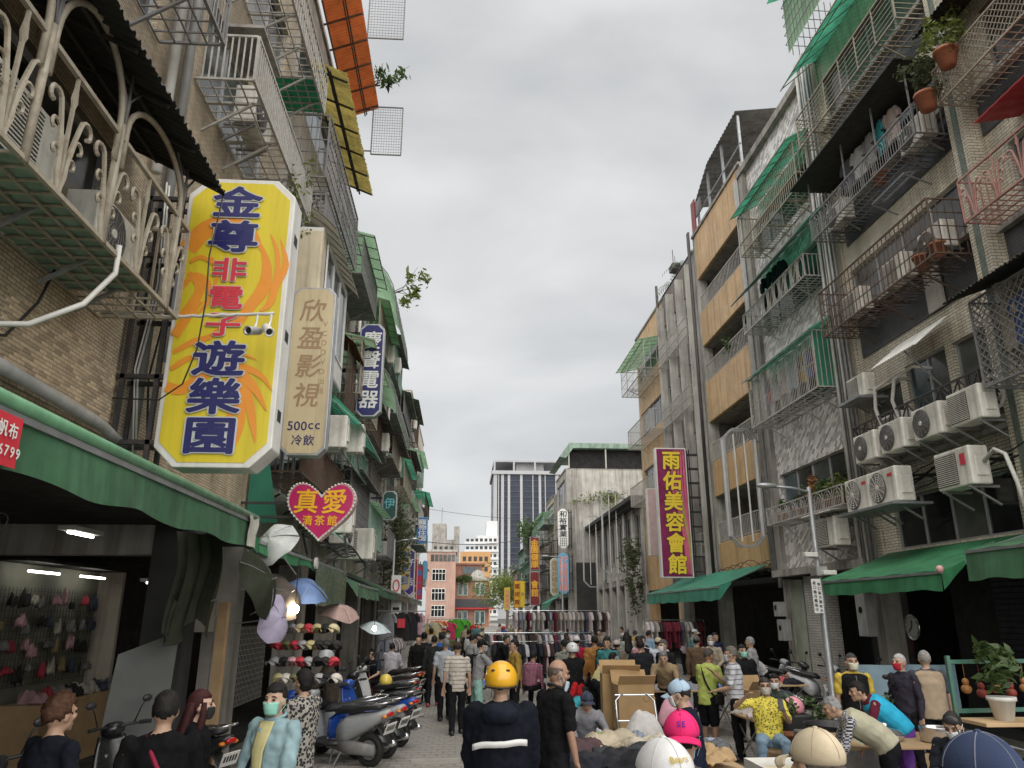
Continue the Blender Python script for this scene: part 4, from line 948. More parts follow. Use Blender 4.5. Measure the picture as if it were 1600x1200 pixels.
g = MB(); g.grid(6, 5, lambda a, b: FL1.P(1.19+.012*math.sin(a*7+b*4), 8.36+.36*a+.03*math.sin(b*8), 3.24-.33*b)); g.build('patch', M('cloth_offwhite', (.50, .48, .42), .8, var=.2, scale=4, bump=.2), A1, True)
WHT = M('print_white', (.75, .75, .72), .5, var=.1); REDP = M('print_red', (.58, .03, .05), .5, var=.12)
g = MB(); g.grid(6, 5, lambda a, b: FL1.P(1.205, 2.95+1.0*a, 3.17-.26*b)); g.build('red_banner', REDP, A1)
g = MB()
for i, ch in enumerate('新帆布'):
    GLY and None
A2 = awning('second green awning with a dark plastic front flap below the heart sign', FL2, 9.2, 16.2, .3, 1.1, 3.35, 3.05, .16, TARP2, 2)
g = MB(); g.grid(24, 6, lambda a, b: FL2.P(1.16+.02*math.sin(a*12)*b, 12.6+3.4*a, 2.98-.62*b-.03*math.sin(a*7)*b)); g.build('front_flap', M('tarp_clear_green', (.07, .12, .075), .3, var=.3, scale=3), A2, True)
g = MB(); g.lathe([(0, -.01), (.09, -.01), (.09, .03), (0, .03)], FL2.P(1.17, 12.45, 2.98), 14, (1, 0, 0)); g.build('roller_cap', WHITE, A2)
awning('faded green fringed awning farther along the left arcade', FL2, 17.2, 21.5, .3, 1.25, 3.2, 2.85, .3, M('tarp_faded', (.13, .27, .16), .6, var=.25, scale=3, streak=.4, subs=.2), 3)
root = thing('side_sheet', 'pale green leaning canopy sheet behind the heart sign', 'canopy', tuple(FL2.P(0, 12, 3.7)))
g = MB(); corr(g, FL2, 12.5, 16.5, (.1, 4.35), (1.15, 3.6), .008, .5, .05, 4); g.build('sheet', M('sheet_sea_green', (.20, .40, .28), .5, var=.25, scale=2, streak=.5, subs=.2), root)
g = MB(); g.add([FL2.P(.05, 12.3, 3.6), FL2.P(.55, 12.3, 3.6), FL2.P(.3, 12.3, 4.75), FL2.P(.05, 12.3, 4.75)], [(0, 1, 2, 3)]); g.build('end_sheet', M('sheet_bottle_green', (.02, .16, .10), .5, var=.2), root, solid=.01)
awning('wide green awning with a pink end knob on the right', FR1, 12.5, 17.0, .2, 2.25, 3.55, 2.88, .3, TARP2, 4, y0f=12.0, y1f=16.6)
g = MB(); g.ell(FR1.P(2.3, 11.95, 2.9), (.06, .06, .06), 10, 8); tag(g.build('end_knob', M('knob_pink', (.62, .35, .33), .5), None, True), 'pale pink ball on the corner of the right awning', 'knob')
awning('green awning cut by the right edge of the picture', FR0, 7.5, 11.4, .2, 2.2, 3.75, 3.15, .45, TARP, 5)
root = thing('steel_awning', 'small teal awning above the cut green awning', 'awning', tuple(FR0.P(0, 10, 4.2)))
g = MB(); corr(g, FR0, 8.5, 11.5, (.02, 4.6), (1.0, 4.05), .01, .1); g.build('sheet', TARP3, root)
awning('teal green awning under the purple sign', FR4, 24.0, 33.5, .2, 1.9, 3.75, 3.05, .42, TARP3, 6)
awning('small green awning under the pale blue neon sign', FR7, 57.2, 61, .1, 1.6, 3.9, 3.0, .5, TARP3, 7)
for i, (X_, ox, a, b, lb) in enumerate(((LX, 1, 22, 27, 'patched green canopy along the left arcade past the lamp'), (LX, 1, 28, 34, 'sagging brown canopy over the clothes stall on the left'), (LX, 1, 36, 44, 'grey green canopy deep along the left arcade'), (7.7, -1, 70, 78, 'pale canopy deep along the right arcade'))):
    awning(lb, Fac(X_, ox, None), a, b, .1, 1.3, 3.4, 2.9, .25, (TARP, M('tarp_brown', (.14, .11, .08), .6, var=.3), M('tarp_grey', (.2, .23, .2), .6, var=.3), M('tarp_white', (.5, .52, .5), .6, var=.2))[i], 10+i)
# ================================================================== lettered signs
NAVY = M('print_navy', (.015, .015, .11), .45, var=.05); YEL = M('sign_yellow', (.66, .53, .03), .4, var=.06, scale=.8, streak=.3); ORF = M('print_orange', (.72, .27, .03), .4, var=.06)
SILV = M('print_silver', (.50, .52, .52), .4, var=.08); CREAMS = M('sign_faded_beige', (.60, .50, .31), .45, var=.12, scale=1, streak=.45); BRNP = M('print_faded_brown', (.34, .22, .12), .5, var=.12)
MAG = M('sign_magenta', (.46, .012, .11), .4, var=.1); GOLD = M('print_gold', (.80, .42, .02), .4, var=.08); NEONP = M('sign_bulbs_pink', (.62, .42, .42), .5, var=.2, scale=10)
BLU = M('sign_deep_blue', (.012, .015, .13), .4, var=.08); PUR = M('sign_purple', (.24, .01, .09), .35, var=.35, scale=1.2); YG = M('print_yellow', (.80, .58, .04), .4, var=.06)
PINKW = M('print_pink_wave', (.62, .12, .22), .4, var=.2); GRNW = M('print_olive_wave', (.42, .36, .10), .4, var=.2); BLK = M('print_black', (.012, .012, .014), .5, var=.05); SKYB = M('sign_sky_blue', (.14, .40, .60), .4, var=.1); DGRN = M('sign_dark_green', (.01, .07, .055), .4, var=.1); TEALP = M('print_teal', (.15, .50, .55), .4); MARO = M('sign_maroon', (.20, .012, .015), .4, var=.1)
CORAL = M('print_coral', (.78, .28, .25), .4, var=.1); BLU2 = M('sign_blue', (.03, .17, .50), .4, var=.1); VIOL = M('sign_violet', (.06, .02, .22), .4, var=.1)
txt = {('金尊遊樂園', .035), ('金尊遊樂園', .075), ('非電子', .03), ('非電子', .065), ('欣盈影視', .015), ('VCDDVD出租', .0), ('500c', .012), ('冷飲', .012), ('真愛清茶館', .02), ('慶聲電器', .02), ('伊', .02), ('寵物住宿', .03),
       ('雨佑美容會館', .06), ('雨佑美容會館', .115), ('和裕實業', .025), ('金園健康美容', .03), ('會館', .03), ('好鄰理髮廳', .03), ('英和針織毛線', .02), ('新帆布26-79', .02), ('仔后', .02), ('金佳后', .03), ('台華藥房', .03), ('國術館', .03), ('第一家', .03), ('香', .02), ('巷口集合攤販中', .01), ('SEBears', .02)}
jobs = set()
for s_, o_ in txt:
    for ch in s_: jobs.add((ch, 0.0))
glyphs(sorted(jobs))
def panel_sign(name, label, x0, x1, y, z0, z1, face, rim, th=.3, ch=.0, arms=None, armx=None, rimw=.06, cat='sign'):
    """box sign standing square to the street, faces +-Y; local a = x, b = z"""
    root = thing(name, label, cat, ((x0+x1)/2, y, z0)); c = ch
    oct_ = lambda i: [(x0+i+c, z0+i), (x1-i-c, z0+i), (x1-i, z0+i+c), (x1-i, z1-i-c), (x1-i-c, z1-i), (x0+i+c, z1-i), (x0+i, z1-i-c), (x0+i, z0+i+c)] if c else [(x0+i, z0+i), (x1-i, z0+i), (x1-i, z1-i), (x0+i, z1-i)]
    g = MB(); g.prism(oct_(0), lambda a, b, t: (a, t, b), y, y+th); g.build('case', rim, root, bevel=.012)
    g = MB(); g.prism(oct_(rimw), lambda a, b, t: (a, t, b), y-.006, y+.02); g.build('face', face, root)
    g = MB(); g.prism(oct_(rimw), lambda a, b, t: (a, t, b), y+th-.02, y+th+.006); g.build('face', face, root)
    if armx is not None:
        xe = x0 if abs(armx-x0) < abs(armx-x1) else x1
        g = MB(); zs = [z0+.25+(z1-z0-.5)*i/(arms-1) for i in range(arms)]
        for yy in (y+.04, y+th-.04):
            for z in zs: g.bar((armx, yy, z), (xe, yy, z), .045)
            g.bar((xe-(xe-armx)*.15, yy, zs[0]-.2), (xe-(xe-armx)*.15, yy, zs[-1]+.2), .045); g.bar((armx+(xe-armx)*.12, yy, zs[0]-.2), (armx+(xe-armx)*.12, yy, zs[-1]+.2), .045)
        g.build('bracket', IRONB, root)
    return root
def column_text(root, text, off, x, y, zt, zb, w, mat, lay=.009, shear=0., h=None, zs=None, xs=None, back=True):
    n = len(text); st = (zt-zb)/n
    for i, ch in enumerate(text):
        g = MB(); cz = zs[i] if zs else zt-st*(i+.5); cx = xs[i] if xs else x
        letter(g, ch, off, lambda a, b: (a, y-lay, b), cx, cz, w, h or min(st*.92, w), shear); g.build('character', mat, root)
def stroke(mb, pts, ws, y):
    """flat flame stroke with tapered width in the sign's plane"""
    # resample by Catmull-Rom
    P_ = [Vector((a, b)) for a, b in pts]; q = []; wq = []; k = len(P_)
    for i in range(k-1):
        p0, p1, p2, p3 = P_[max(i-1, 0)], P_[i], P_[i+1], P_[min(i+2, k-1)]
        for s_ in range(6):
            t = s_/6; q.append(.5*((2*p1)+(p2-p0)*t+(2*p0-5*p1+4*p2-p3)*t*t+(3*p1-p0-3*p2+p3)*t**3)); wq.append(ws[i]+(ws[i+1]-ws[i])*t)
    q.append(P_[-1]); wq.append(ws[-1]); vs = []
    for i, p in enumerate(q):
        d = q[min(i+1, len(q)-1)]-q[max(i-1, 0)]; d = d.normalized() if d.length else Vector((1, 0)); nrm = Vector((-d.y, d.x)); w = max(wq[i], .002)
        vs += [(p.x+nrm.x*w, y-.00012*i, p.y+nrm.y*w), (p.x-nrm.x*w, y-.00012*i, p.y-nrm.y*w)]
    mb.add(vs, [(2*i, 2*i+1, 2*i+3, 2*i+2) for i in range(len(q)-1)])
# -- yellow sign
YY = 7.35; a = onY(238, 705, YY); b = onY(421, 735, YY); t_ = onY(450, 283, YY); X0, X1, Z0, Z1 = a.x, b.x, b.z+.02, t_.z
S = panel_sign('yellow_sign', 'big yellow vertical sign with navy and red characters over an orange flame design', X0, X1, YY, Z0, Z1, YEL, WHITE, .34, .2, 5, LX+.02, .05)
W, H_ = X1-X0, Z1-Z0; AX = lambda u: X0+W*u; AZ = lambda v: Z1-H_*v
g = MB()
for pts, ws in [
    ([(.06, .27), (.2, .19), (.42, .15), (.62, .19), (.74, .27)], [.10, .10, .07, .05, .01]), ([(.72, .24), (.8, .33), (.78, .42), (.66, .5), (.6, .56)], [.01, .05, .07, .06, .02]),
    ([(.9, .22), (.97, .32), (.9, .4), (.86, .47), (.78, .5)], [.005, .035, .04, .04, .01]), ([(.8, .2), (.88, .27), (.9, .36), (.84, .42)], [.005, .025, .03, .005]),
    ([(.1, .36), (.22, .42), (.14, .5), (.05, .53)], [.02, .05, .05, .02]), ([(.05, .42), (.16, .37), (.28, .4), (.3, .47), (.22, .52)], [.03, .03, .035, .03, .005]),
    ([(.05, .6), (.18, .5), (.26, .47)], [.05, .05, .005]), ([(.06, .66), (.22, .62), (.36, .6), (.44, .56)], [.02, .035, .03, .005]),
    ([(.04, .78), (.18, .79), (.34, .74), (.46, .7), (.62, .72), (.8, .78), (.93, .86)], [.05, .055, .06, .06, .075, .04, .005]),
    ([(.55, .72), (.7, .71), (.86, .74), (.96, .79)], [.04, .04, .025, .004]), ([(.6, .73), (.74, .8), (.82, .9), (.86, .97)], [.06, .05, .035, .004]),
    ([(.6, .76), (.7, .84), (.72, .92), (.68, .99)], [.04, .045, .03, .004]), ([(.56, .75), (.62, .84), (.6, .92), (.52, .985)], [.03, .04, .025, .003]),
    ([(.5, .68), (.64, .66), (.8, .68)], [.02, .02, .003]), ([(.3, .69), (.42, .65), (.56, .62)], [.02, .03, .004]), ([(.06, .72), (.2, .68), (.3, .68)], [.025, .03, .004]),
    ([(.28, .3), (.36, .36), (.34, .42)], [.02, .03, .004]), ([(.1, .32), (.2, .3), (.32, .33)], [.02, .025, .01]), ([(.66, .5), (.6, .53), (.5, .55)], [.05, .03, .004])]:
    stroke(g, [(AX(u), AZ(v*.93+.02)) for u, v in pts], ws, YY-.0085-.00013*len(g.v)/20)
g.build('flame_print', ORF, S)
zs = [AZ(.09), AZ(.22), AZ(.65), AZ(.775), AZ(.902)]; xs = [AX(.47)]*5
zr = [AZ(.343), AZ(.443), AZ(.537)]
column_text(S, '金尊遊樂園', .075, 0, YY, 0, 0, .49, SILV, .0225, h=.35, zs=zs, xs=xs); column_text(S, '金尊遊樂園', .035, 0, YY, 0, 0, .49, NAVY, .0275, h=.35, zs=zs, xs=xs)
column_text(S, '非電子', .065, AX(.47), YY, 0, 0, .34, SILV, .0226, h=.25, zs=zr); column_text(S, '非電子', .03, AX(.47), YY, 0, 0, .34, REDP, .0276, h=.25, zs=zr)
g = MB()
for z in (AZ(.2), AZ(.55), AZ(.82)):
    for k in range(5): g.box(X1-.002, X1+.004, YY+.1+k*.03, YY+.115+k*.03, z-.07, z+.05)
g.build('vent_slot', BLK, S)
# -- faded beige sign
YB = 12.2; a = onY(437, 690, YB); b = onY(507, 712, YB); t_ = onY(517, 450, YB)
S = panel_sign('faded_sign', 'faded beige vertical sign with brown characters hung below the glazed bay', a.x, b.x, YB, b.z, t_.z, CREAMS, ALU, .26, .12, 3, LX+.02, .035)
X0, X1, Z0, Z1 = a.x, b.x, b.z, t_.z; W = X1-X0; H_ = Z1-Z0
column_text(S, '欣盈影視', .015, X0+W*.5, YB, Z1-.18, Z1-H_*.74, .40, BRNP, shear=.12)
column_text(S, 'VCDDVD出租', .0, X0+W*.8, YB, Z1-H_*.2, Z1-H_*.66, .11, BRNP, h=.10)
g = MB()
for i, ch in enumerate('500cc'): letter(g, ch, .012, lambda p, q: (p, YB-.009, q), X0+W*(.2+.15*i), Z0+H_*.165, .14, .155)
for i, ch in enumerate('冷飲'): letter(g, ch, .012, lambda p, q: (p, YB-.009, q), X0+W*(.37+.26*i), Z0+H_*.085, .17, .17)
g.build('lettering', NAVY, S)
# -- heart sign
YH = 12.0; c = onY(501, 797, YH); hw = (onY(556, 797, YH).x-onY(449, 797, YH).x)/2; hh = (onY(500, 752, YH).z-onY(500, 843, YH).z)/2
S = thing('heart_sign', 'magenta heart shaped sign with gold characters and pink bulbs round its edge', 'sign', (c.x, YH, c.z))
heart = lambda k: [(c.x+k*hw*math.copysign(abs(math.sin(t))**2.1, math.sin(t)), c.z+k*hh*(13*math.cos(t)-5*math.cos(2*t)-2*math.cos(3*t)-math.cos(4*t))/14.6+hh*.12) for t in [2*math.pi*i/64 for i in range(64)]]
g = MB(); g.prism(heart(1.0), lambda p, q, t: (p, t, q), YH, YH+.25); g.build('case', NEONP, S, bevel=.02)
g = MB(); g.prism(heart(.93), lambda p, q, t: (p, t, q), YH-.012, YH+.01); g.build('face', MAG, S)
g = MB()
for p, q in heart(.985): g.ell((p, YH-.012, q), (.018, .012, .018), 6, 4)
stuff(g.build('bulb', WHITE, S))
g = MB()
for i, ch in enumerate('真愛'): letter(g, ch, .02, lambda p, q: (p, YH-.02, q), c.x-hw*.42+hw*.82*i, c.z+hh*.30, .36, .36, .08)
for i, ch in enumerate('清茶館'): letter(g, ch, .02, lambda p, q: (p, YH-.02, q), c.x-hw*.36+hw*.36*i, c.z-hh*.36, .15, .15)
g.build('lettering', GOLD, S)
g = MB()
for z in (c.z-.1, c.z+.12): g.bar((LX, YH+.12, z), (c.x-hw*.7, YH+.12, z), .04)
g.build('bracket', IRONB, S)
# -- other signs: (name, label, pixel box at depth, face, rim, text, offset, colour)
def vsign(name, label, y, uv, face, rim, text, off, col, arm, ch=.1, th=.25, w=.72, shear=0., rimw=.04, span=None, arms=3):
    (u0, v0), (u1, v1) = uv; v0, v1 = min(v0, v1), max(v0, v1); a = onY((u0+u1)/2, v1, y); b = onY((u0+u1)/2, v0, y); x0, x1 = sorted((onY(u0, (v0+v1)/2, y).x, onY(u1, (v0+v1)/2, y).x))
    S = panel_sign(name, label, x0, x1, y, a.z, b.z, face, rim, th, ch, arms, arm, rimw)
    zt, zb = b.z-.12*(b.z-a.z)*.6, a.z+.12*(b.z-a.z)*.6
    if span: zt, zb = b.z-(b.z-a.z)*span[0], b.z-(b.z-a.z)*span[1]
    if text: column_text(S, text, off, (x0+x1)/2, y, zt, zb, (x1-x0)*w, col, shear=shear)
    return S, x0, x1, a.z, b.z
vsign('blue_sign', 'dark blue vertical sign with white brush characters', 18.5, ((559, 506), (598, 651)), BLU, ALU, '慶聲電器', .02, WHT, LX, .14, shear=.12)
vsign('green_sign', 'dark green octagonal sign with one teal character', 27.5, ((597, 767), (620, 813)), DGRN, ALU, '伊', .02, TEALP, LX, .12, w=.7, span=(.1, .75))
vsign('pet_sign', 'blue vertical sign with white outlined characters high on the left', 46, ((651, 808), (668, 849)), BLU2, SKYB, '寵物住宿', .03, WHT, LX, 0, w=.75)
vsign('tube_sign', 'orange and yellow tube framed sign on the left beyond the lamp pole', 34, ((624, 852), (641, 922)), M('sign_straw', (.62, .45, .16), .5, var=.2), ALU, '金佳后', .03, BLU2, LX, .12)
vsign('violet_sign', 'violet octagonal sign behind the tube framed sign', 37, ((633, 858), (648, 930)), VIOL, WHITE, '仔后', .02, WHT, LX, .14)
vsign('red_sign', 'maroon octagonal sign lowest of the left cluster', 40, ((635, 870), (652, 940)), MARO, CORAL, '會館', .03, WHT, LX, .14, span=(.6, .95))
vsign('crimson_sign', 'crimson sign with blue and orange characters on the left', 43, ((648, 884), (660, 937)), M('sign_crimson', (.5, .02, .08), .4), MARO, '第一家', .03, BLU2, LX, 0)
vsign('neon_sign', 'pale blue neon board hanging below the pet sign', 50, ((660, 876), (668, 906)), SKYB, SKYB, '', 0, WHT, LX, .1)
S, x0, x1, z0, z1 = vsign('purple_sign', 'large purple vertical sign with fat yellow characters and pink waves', 29.8, ((1029, 903), (1078, 700)), PUR, WHITE, '', 0, YG, RX-.02, 0, .34, rimw=.05, arms=9)
g = MB(); g2 = MB(); W = x1-x0; H_ = z1-z0
for k in range(5): stroke(g, [(x0+W*(.62+.07*k), z1-.1), (x0+W*(.5+.1*k), z1-H_*.3), (x0+W*(.72+.05*k), z1-H_*.6), (x0+W*(.8+.03*k), z0+.15)], [.03, .05, .04, .012], 29.8-.0085-.0006*k)
stroke(g2, [(x0+W*.72, z1-H_*.25), (x0+W*.8, z1-H_*.5), (x0+W*.92, z1-H_*.75), (x0+W*.93, z0+.1)], [.006, .05, .04, .01], 29.8-.0125)
g.build('wave_print', PINKW, S); g2.build('wave_print', GRNW, S)
column_text(S, '雨佑美容會館', .075, (x0+x1)/2, 29.8, z1-.12, z0+.12, .72, BLK, .0205, shear=.05); column_text(S, '雨佑美容會館', .038, (x0+x1)/2, 29.8, z1-.12, z0+.12, .72, YG, .0265, shear=.05)
vsign('pale_sign', 'pale pink sign half hidden behind the purple sign', 33.5, ((1013, 868), (1035, 763)), M('sign_pale_pink', (.62, .45, .44), .4, var=.15), WHITE, '', 0, WHT, RX, 0, .3)
S, x0, x1, z0, z1 = vsign('white_sign', 'white rounded sign with black brush characters', 56.4, ((872, 857), (888, 795)), M('sign_white', (.72, .72, .68), .4, var=.06), WHITE, '和裕實業', .025, BLK, 8.2, .25, shear=.08, span=(.05, .72))
g = MB()
for i in range(4):
    for j in range(5): g.box(x0+.14+i*.14, x0+.21+i*.14, 56.385, 56.39, z0+.18+j*.13, z0+.26+j*.13)
stuff(g.build('small_print', BLK, S))
vsign('neon_sign', 'pale blue rounded sign with coral characters', 56.3, ((872, 928), (889, 864)), SKYB, SKYB, '好鄰理髮廳', .03, CORAL, 8.2, .25, w=.8)
vsign('cream_sign', 'faded cream sign with brown characters left of the blue neon', 59, ((860, 931), (873, 872)), M('sign_cream', (.56, .50, .38), .5, var=.15, streak=.3), WHITE, '英和針織毛線', .02, BRNP, 8.2, .2)
vsign('health_sign', 'maroon sign with gold characters on the far right row', 62, ((828, 891), (843, 839)), MARO, ALU, '金園健康', .03, GOLD, 8.0, 0, w=.8)
S, *_ = vsign('health_sign', 'lower maroon and lilac sign with gold characters', 62, ((828, 946), (843, 893)), MARO, ALU, '會館', .03, GOLD, 8.0, 0, w=.75, span=(.25, .75))
vsign('yellow_sign', 'yellow lane sign with dark characters on the far right', 72, ((803, 950), (813, 907)), GOLD, MARO, '國術館', .03, MARO, 7.7, 0)
vsign('yellow_sign', 'narrow yellow sign right beside the yellow lane sign', 71, ((813, 949), (820, 908)), YG, YG, '香', .02, BRNP, 7.7, 0)
vsign('yellow_sign', 'orange lettered yellow pharmacy sign farthest right', 80, ((788, 953), (797, 918)), YG, YG, '台華藥房', .03, CORAL, 7.7, 0)
# writing on the awning banner, wall sign by the lamp
g = MB()
for i, ch in enumerate('新帆布'): letter(g, ch, .02, lambda p, q: (FL1.X+1.212, p, q), 3.69+i*.088, 3.09, .078, .078, 0, (1, 0, 0))
for i, ch in enumerate('26-6799'): letter(g, ch, .02, lambda p, q: (FL1.X+1.212, p, q), 3.64+i*.05, 2.985, .05, .055, 0, (1, 0, 0))
g.build('banner_lettering', WHT, A1)
# ================================================================== street lamps, cameras, cables
def lamp_pole(label, x, y, h, arm, mat=STEEL):
    root = thing('street_lamp', label, 'street lamp', (x, y, 0))
    g = MB(); g.lathe([(.12, 0), (.12, .2), (.075, .25), (.07, h*.55), (.05, h*.56), (.04, h)], (x, y, 0), 12); g.build('pole', mat, root, True)
    g = MB(); g.tube([(x, y, h-.1), (x+arm*.5, y, h-.02), (x+arm, y, h)], .03, 6); g.build('arm', mat, root, True)
    g = MB(); g.ell((x+arm*1.2, y, h+.02), (abs(arm)*.3, .12, .06), 12, 6); g.build('lamp_head', ALU, root, True)
    return root
lp = onY(1303, 1100, 15.2); LPX = lp.x
LP = lamp_pole('tall grey street lamp with cameras and a white notice board on the right', LPX, 15.2, 4.75, -.75)
top = onY(1265, 775, 15.2)
g = MB(); z0 = onY(1275, 958, 15.2).z; z1 = onY(1275, 905, 15.2).z; g.box(LPX-.24, LPX-.05, 15.05, 15.075, z0, z1); tag(g.build('notice_board', WHT), 'narrow white notice board strapped to the lamp pole', 'notice')
g = MB()
for i, ch in enumerate('巷口集合攤販中'): letter(g, ch, .01, lambda p, q: (p, 15.045, q), LPX-.19, z1-.08-i*.085, .065, .065); letter(g, ch, .01, lambda p, q: (p, 15.045, q), LPX-.1, z1-.1-i*.085, .06, .06)
o = g.build('notice_lettering', BLK); nb = [q for q in COL.objects if q.name.startswith('notice_board')][0]; o.parent = nb
g = MB(); g.box(LPX-.13, LPX+.1, 15.0, 15.3, z1+.06, z1+.24); g.build('junction_box', PIPE, LP, bevel=.01)
for k, (dx, z) in enumerate(((-.22, 3.35), (.12, 3.0))):
    root = thing('security_camera', ['white bullet camera on the right lamp pole', 'small grey camera box low on the right lamp pole'][k], 'camera', (LPX+dx, 15.1, z)); g = MB(); g.obb((LPX+dx, 15.0, z), (.15, .03, 0), (-.01, .05, 0), (0, 0, .045)); g.build('camera_body', WHITE, root, bevel=.015)
    g = MB(); g.bar((LPX, 15.15, z-.06), (LPX+dx, 15.05, z-.04), .03); g.build('camera_arm', STEEL, root)
lamp_pole('slim grey pole with a red road sign on the left', -2.55, 29, 4.9, .6)
lamp_pole('slim lamp pole in front of the painted concrete wall', 7.2, 55, 6.2, -1.0)
for k, (u, v, w, h, m_) in enumerate(((619, 915, .36, .75, WHT), (619, 948, .36, .55, WHT))):
    c_ = onY(u, v, 28.85); root = thing('road_sign', ['white road sign with a red symbol on the left pole', 'lower white road plate on the left pole'][k], 'sign', tuple(c_))
    g = MB(); g.box(c_.x-w/2, c_.x+w/2, 28.84, 28.88, c_.z-h/2, c_.z+h/2); g.build('plate', m_, root)
    g = MB(); 
    if k == 0: g.tube([(c_.x+.11*math.cos(t), 28.83, c_.z+.2*math.sin(t)) for t in [2*math.pi*q/16 for q in range(16)]], .025, 5, closed=True); g.build('red_ring', REDP, root)
    else: g.box(c_.x-.12, c_.x+.12, 28.825, 28.835, c_.z-.12, c_.z-.02); g.build('print', BLK, root)
# taped conduit with two bullet cameras in front of the yellow sign
a = onY(265, 495, 6.9); b = onY(428, 490, 6.9); root = thing('camera_conduit', 'taped white conduit carrying cameras across the yellow sign', 'conduit', (LX+.7, 6.9, a.z))
g = MB(); g.tube([(LX+.02, 6.88, a.z+.02), (a.x, 6.9, a.z)]+[(a.x+(b.x-a.x)*t, 6.9, a.z+(b.z-a.z)*t+.006*math.sin(t*40)) for t in [q/14 for q in range(15)]], .016, 6); g.build('conduit', CABLEW, root, True)
for k, (u, v) in enumerate(((396, 517), (418, 515))):
    c_ = onY(u, v, 6.85); r2 = thing('security_camera', ['dark lensed bullet camera before the yellow sign', 'white bullet camera beside the dark lensed one'][k], 'camera', tuple(c_))
    ax = Vector((-.3, -1, -.35)) if k == 0 else Vector((.45, -.8, -.6))
    g = MB(); g.lathe([(.0, -.11), (.035, -.11), (.042, -.06), (.044, .08), (.048, .1), (.035, .1), (.03, .08), (0, .08)], c_, 14, ax); g.build('camera_body', ALU if k == 0 else WHITE, r2, True)
    g = MB(); g.lathe([(0, .085), (.028, .085), (0, .088)], c_, 10, ax); g.build('lens', BLK, r2)
    g = MB(); g.tube([c_+Vector((0, .02, .03)), c_+Vector((.005, .05, .1)), (c_.x+.01, 6.9, b.z)], .012, 6); g.build('camera_arm', WHITE, r2)
pipe('black_cable', 'thin black cable swinging in front of the yellow sign', 'cable', [FL1.P(.98, 6.98, 6.35), onY(327, 400, 6.8), onY(322, 470, 6.8), onY(308, 545, 6.85), onY(285, 600, 6.9), onY(248, 625, 7.0), FL1.P(.1, 7.2, 4.2)], .008, CABLE, 5)
for k, (p, q, s, r_) in enumerate(((((LX, 30, 6.0)), (RX, 37, 8.2), .5, .018), ((LX, 44, 6.4), (7.9, 57, 8.6), .8, .02), ((LX, 47, 8.7), (7.9, 58, 9.2), .3, .012))):
    pts = catenary(p, q, s, 16)
    if k: pipe('overhead_cable', ['-', 'thick black cable sagging across the far street', 'thin upper cable crossing the far street'][k], 'cable', pts, r_, CABLE, 5)
for k in range(7):
    rnd = random.Random(k); z = 5.0+.05*k; pts = [FR1.P(.12+.03*k, 18.0-.4*i, z+.12*math.sin(i*.9+k)+rnd.uniform(-.06, .06)-.02*i) for i in range(18)]
    pipe('cable_bundle', ordn(k)+' black cable from the wall strung above the right awning', 'cable', pts, .012+.006*(k % 3), CABLE, 5, 'cables along the right front')
for k in range(5):
    rnd = random.Random(k+20); pts = [FR3.P(.1+.04*k, 23.8+.45*i, 3.6+.25*math.sin(i*.7+k*1.3)+.03*k) for i in range(13)]
    pipe('cable_bundle', ordn(k)+' tangled cable from the wall along the foot of the orange building', 'cable', pts, .012, CABLE, 5, 'cables along the orange building')
for k in range(4):
    pts = [FL2.P(.9+.06*k, 12.6+i*.7, 3.5+.12*math.sin(i*.8+k)) for i in range(20)]
    pipe('cable_bundle', ordn(k)+' tangled cable from the wall under the left fronts', 'cable', pts, .014, CABLE, 5, 'cables under the left fronts')
for k, (y, z, w, h) in enumerate(((23.2, 2.35, .32, .42), (23.0, 1.75, .42, .6), (18.15, 2.2, .42, 1.0), (18.0, 2.95, .4, .45))):
    root = thing('meter_box', ['small pale meter box on the pillar by the orange building', 'larger grey meter box below the small pale one', 'tall grey meter cabinet on the pillar behind the vest seller', 'grey meter box above the tall cabinet'][k], 'meter box', (9.6, y, z))
    g = MB(); g.box(9.55, 9.8, y-w/2, y+w/2, z-h/2, z+h/2); g.build('box', PIPE, root, bevel=.01); g = MB(); g.lathe([(0, 0), (.08, 0), (.08, .02), (0, .02)], (9.56, y, z+h*.1), 12, (-1, 0, 0)); g.build('dial', GLASS, root)
# ================================================================== generic fittings farther along both rows
K = 0; names3 = ['nearest', 'middle', 'far']
for bi, (r_, F_, a, b, zf, fh, where) in enumerate(LEFT):
    rnd = random.Random(100+bi); side = 'left' if F_.ox > 0 else 'right'
    for f, zb in enumerate(zf):
        fl = ['lowest', 'second', 'third', 'top'][f]
        m_ = rnd.choice((IRONW, IRONG, IRONR, IRONC, IRONM)); rm = rnd.choice((FRPG, FRPL, FRPL, SHEETG, SHEETGR, None))
        y0, y1 = a+.35, b-.35-rnd.random()*.8
        o = cage(f'{fl} floor barred cage of the {where}', F_, y0, y1, zb+.3, zb+1.15+rnd.random()*.6, .65+rnd.random()*.25, m_, rnd.choice(('v', 'vh', 'grid', 'h', 'v')), .16, roof=rm, brackets=2, floor=rnd.choice(('grid', SHEETG)))
        if rnd.random() < .9:
            ac(f'air conditioner on the {fl} floor of the {where}', F_, .45, rnd.uniform(y0+.6, y1-.6), zb+.34, rnd.choice((0, 2)), 1.15, rnd.choice(('street', 'cam')))
    if side == 'left' and bi < 4: pipe('drain_pipe', 'vertical pipe on the '+where, 'pipe', [F_.P(.12, a+.15, 3.4), F_.P(.12, a+.15, zf[-1]+fh)], .055, (PIPE, WHITE)[bi % 2], 7)
F4 = LEFT[1][1]
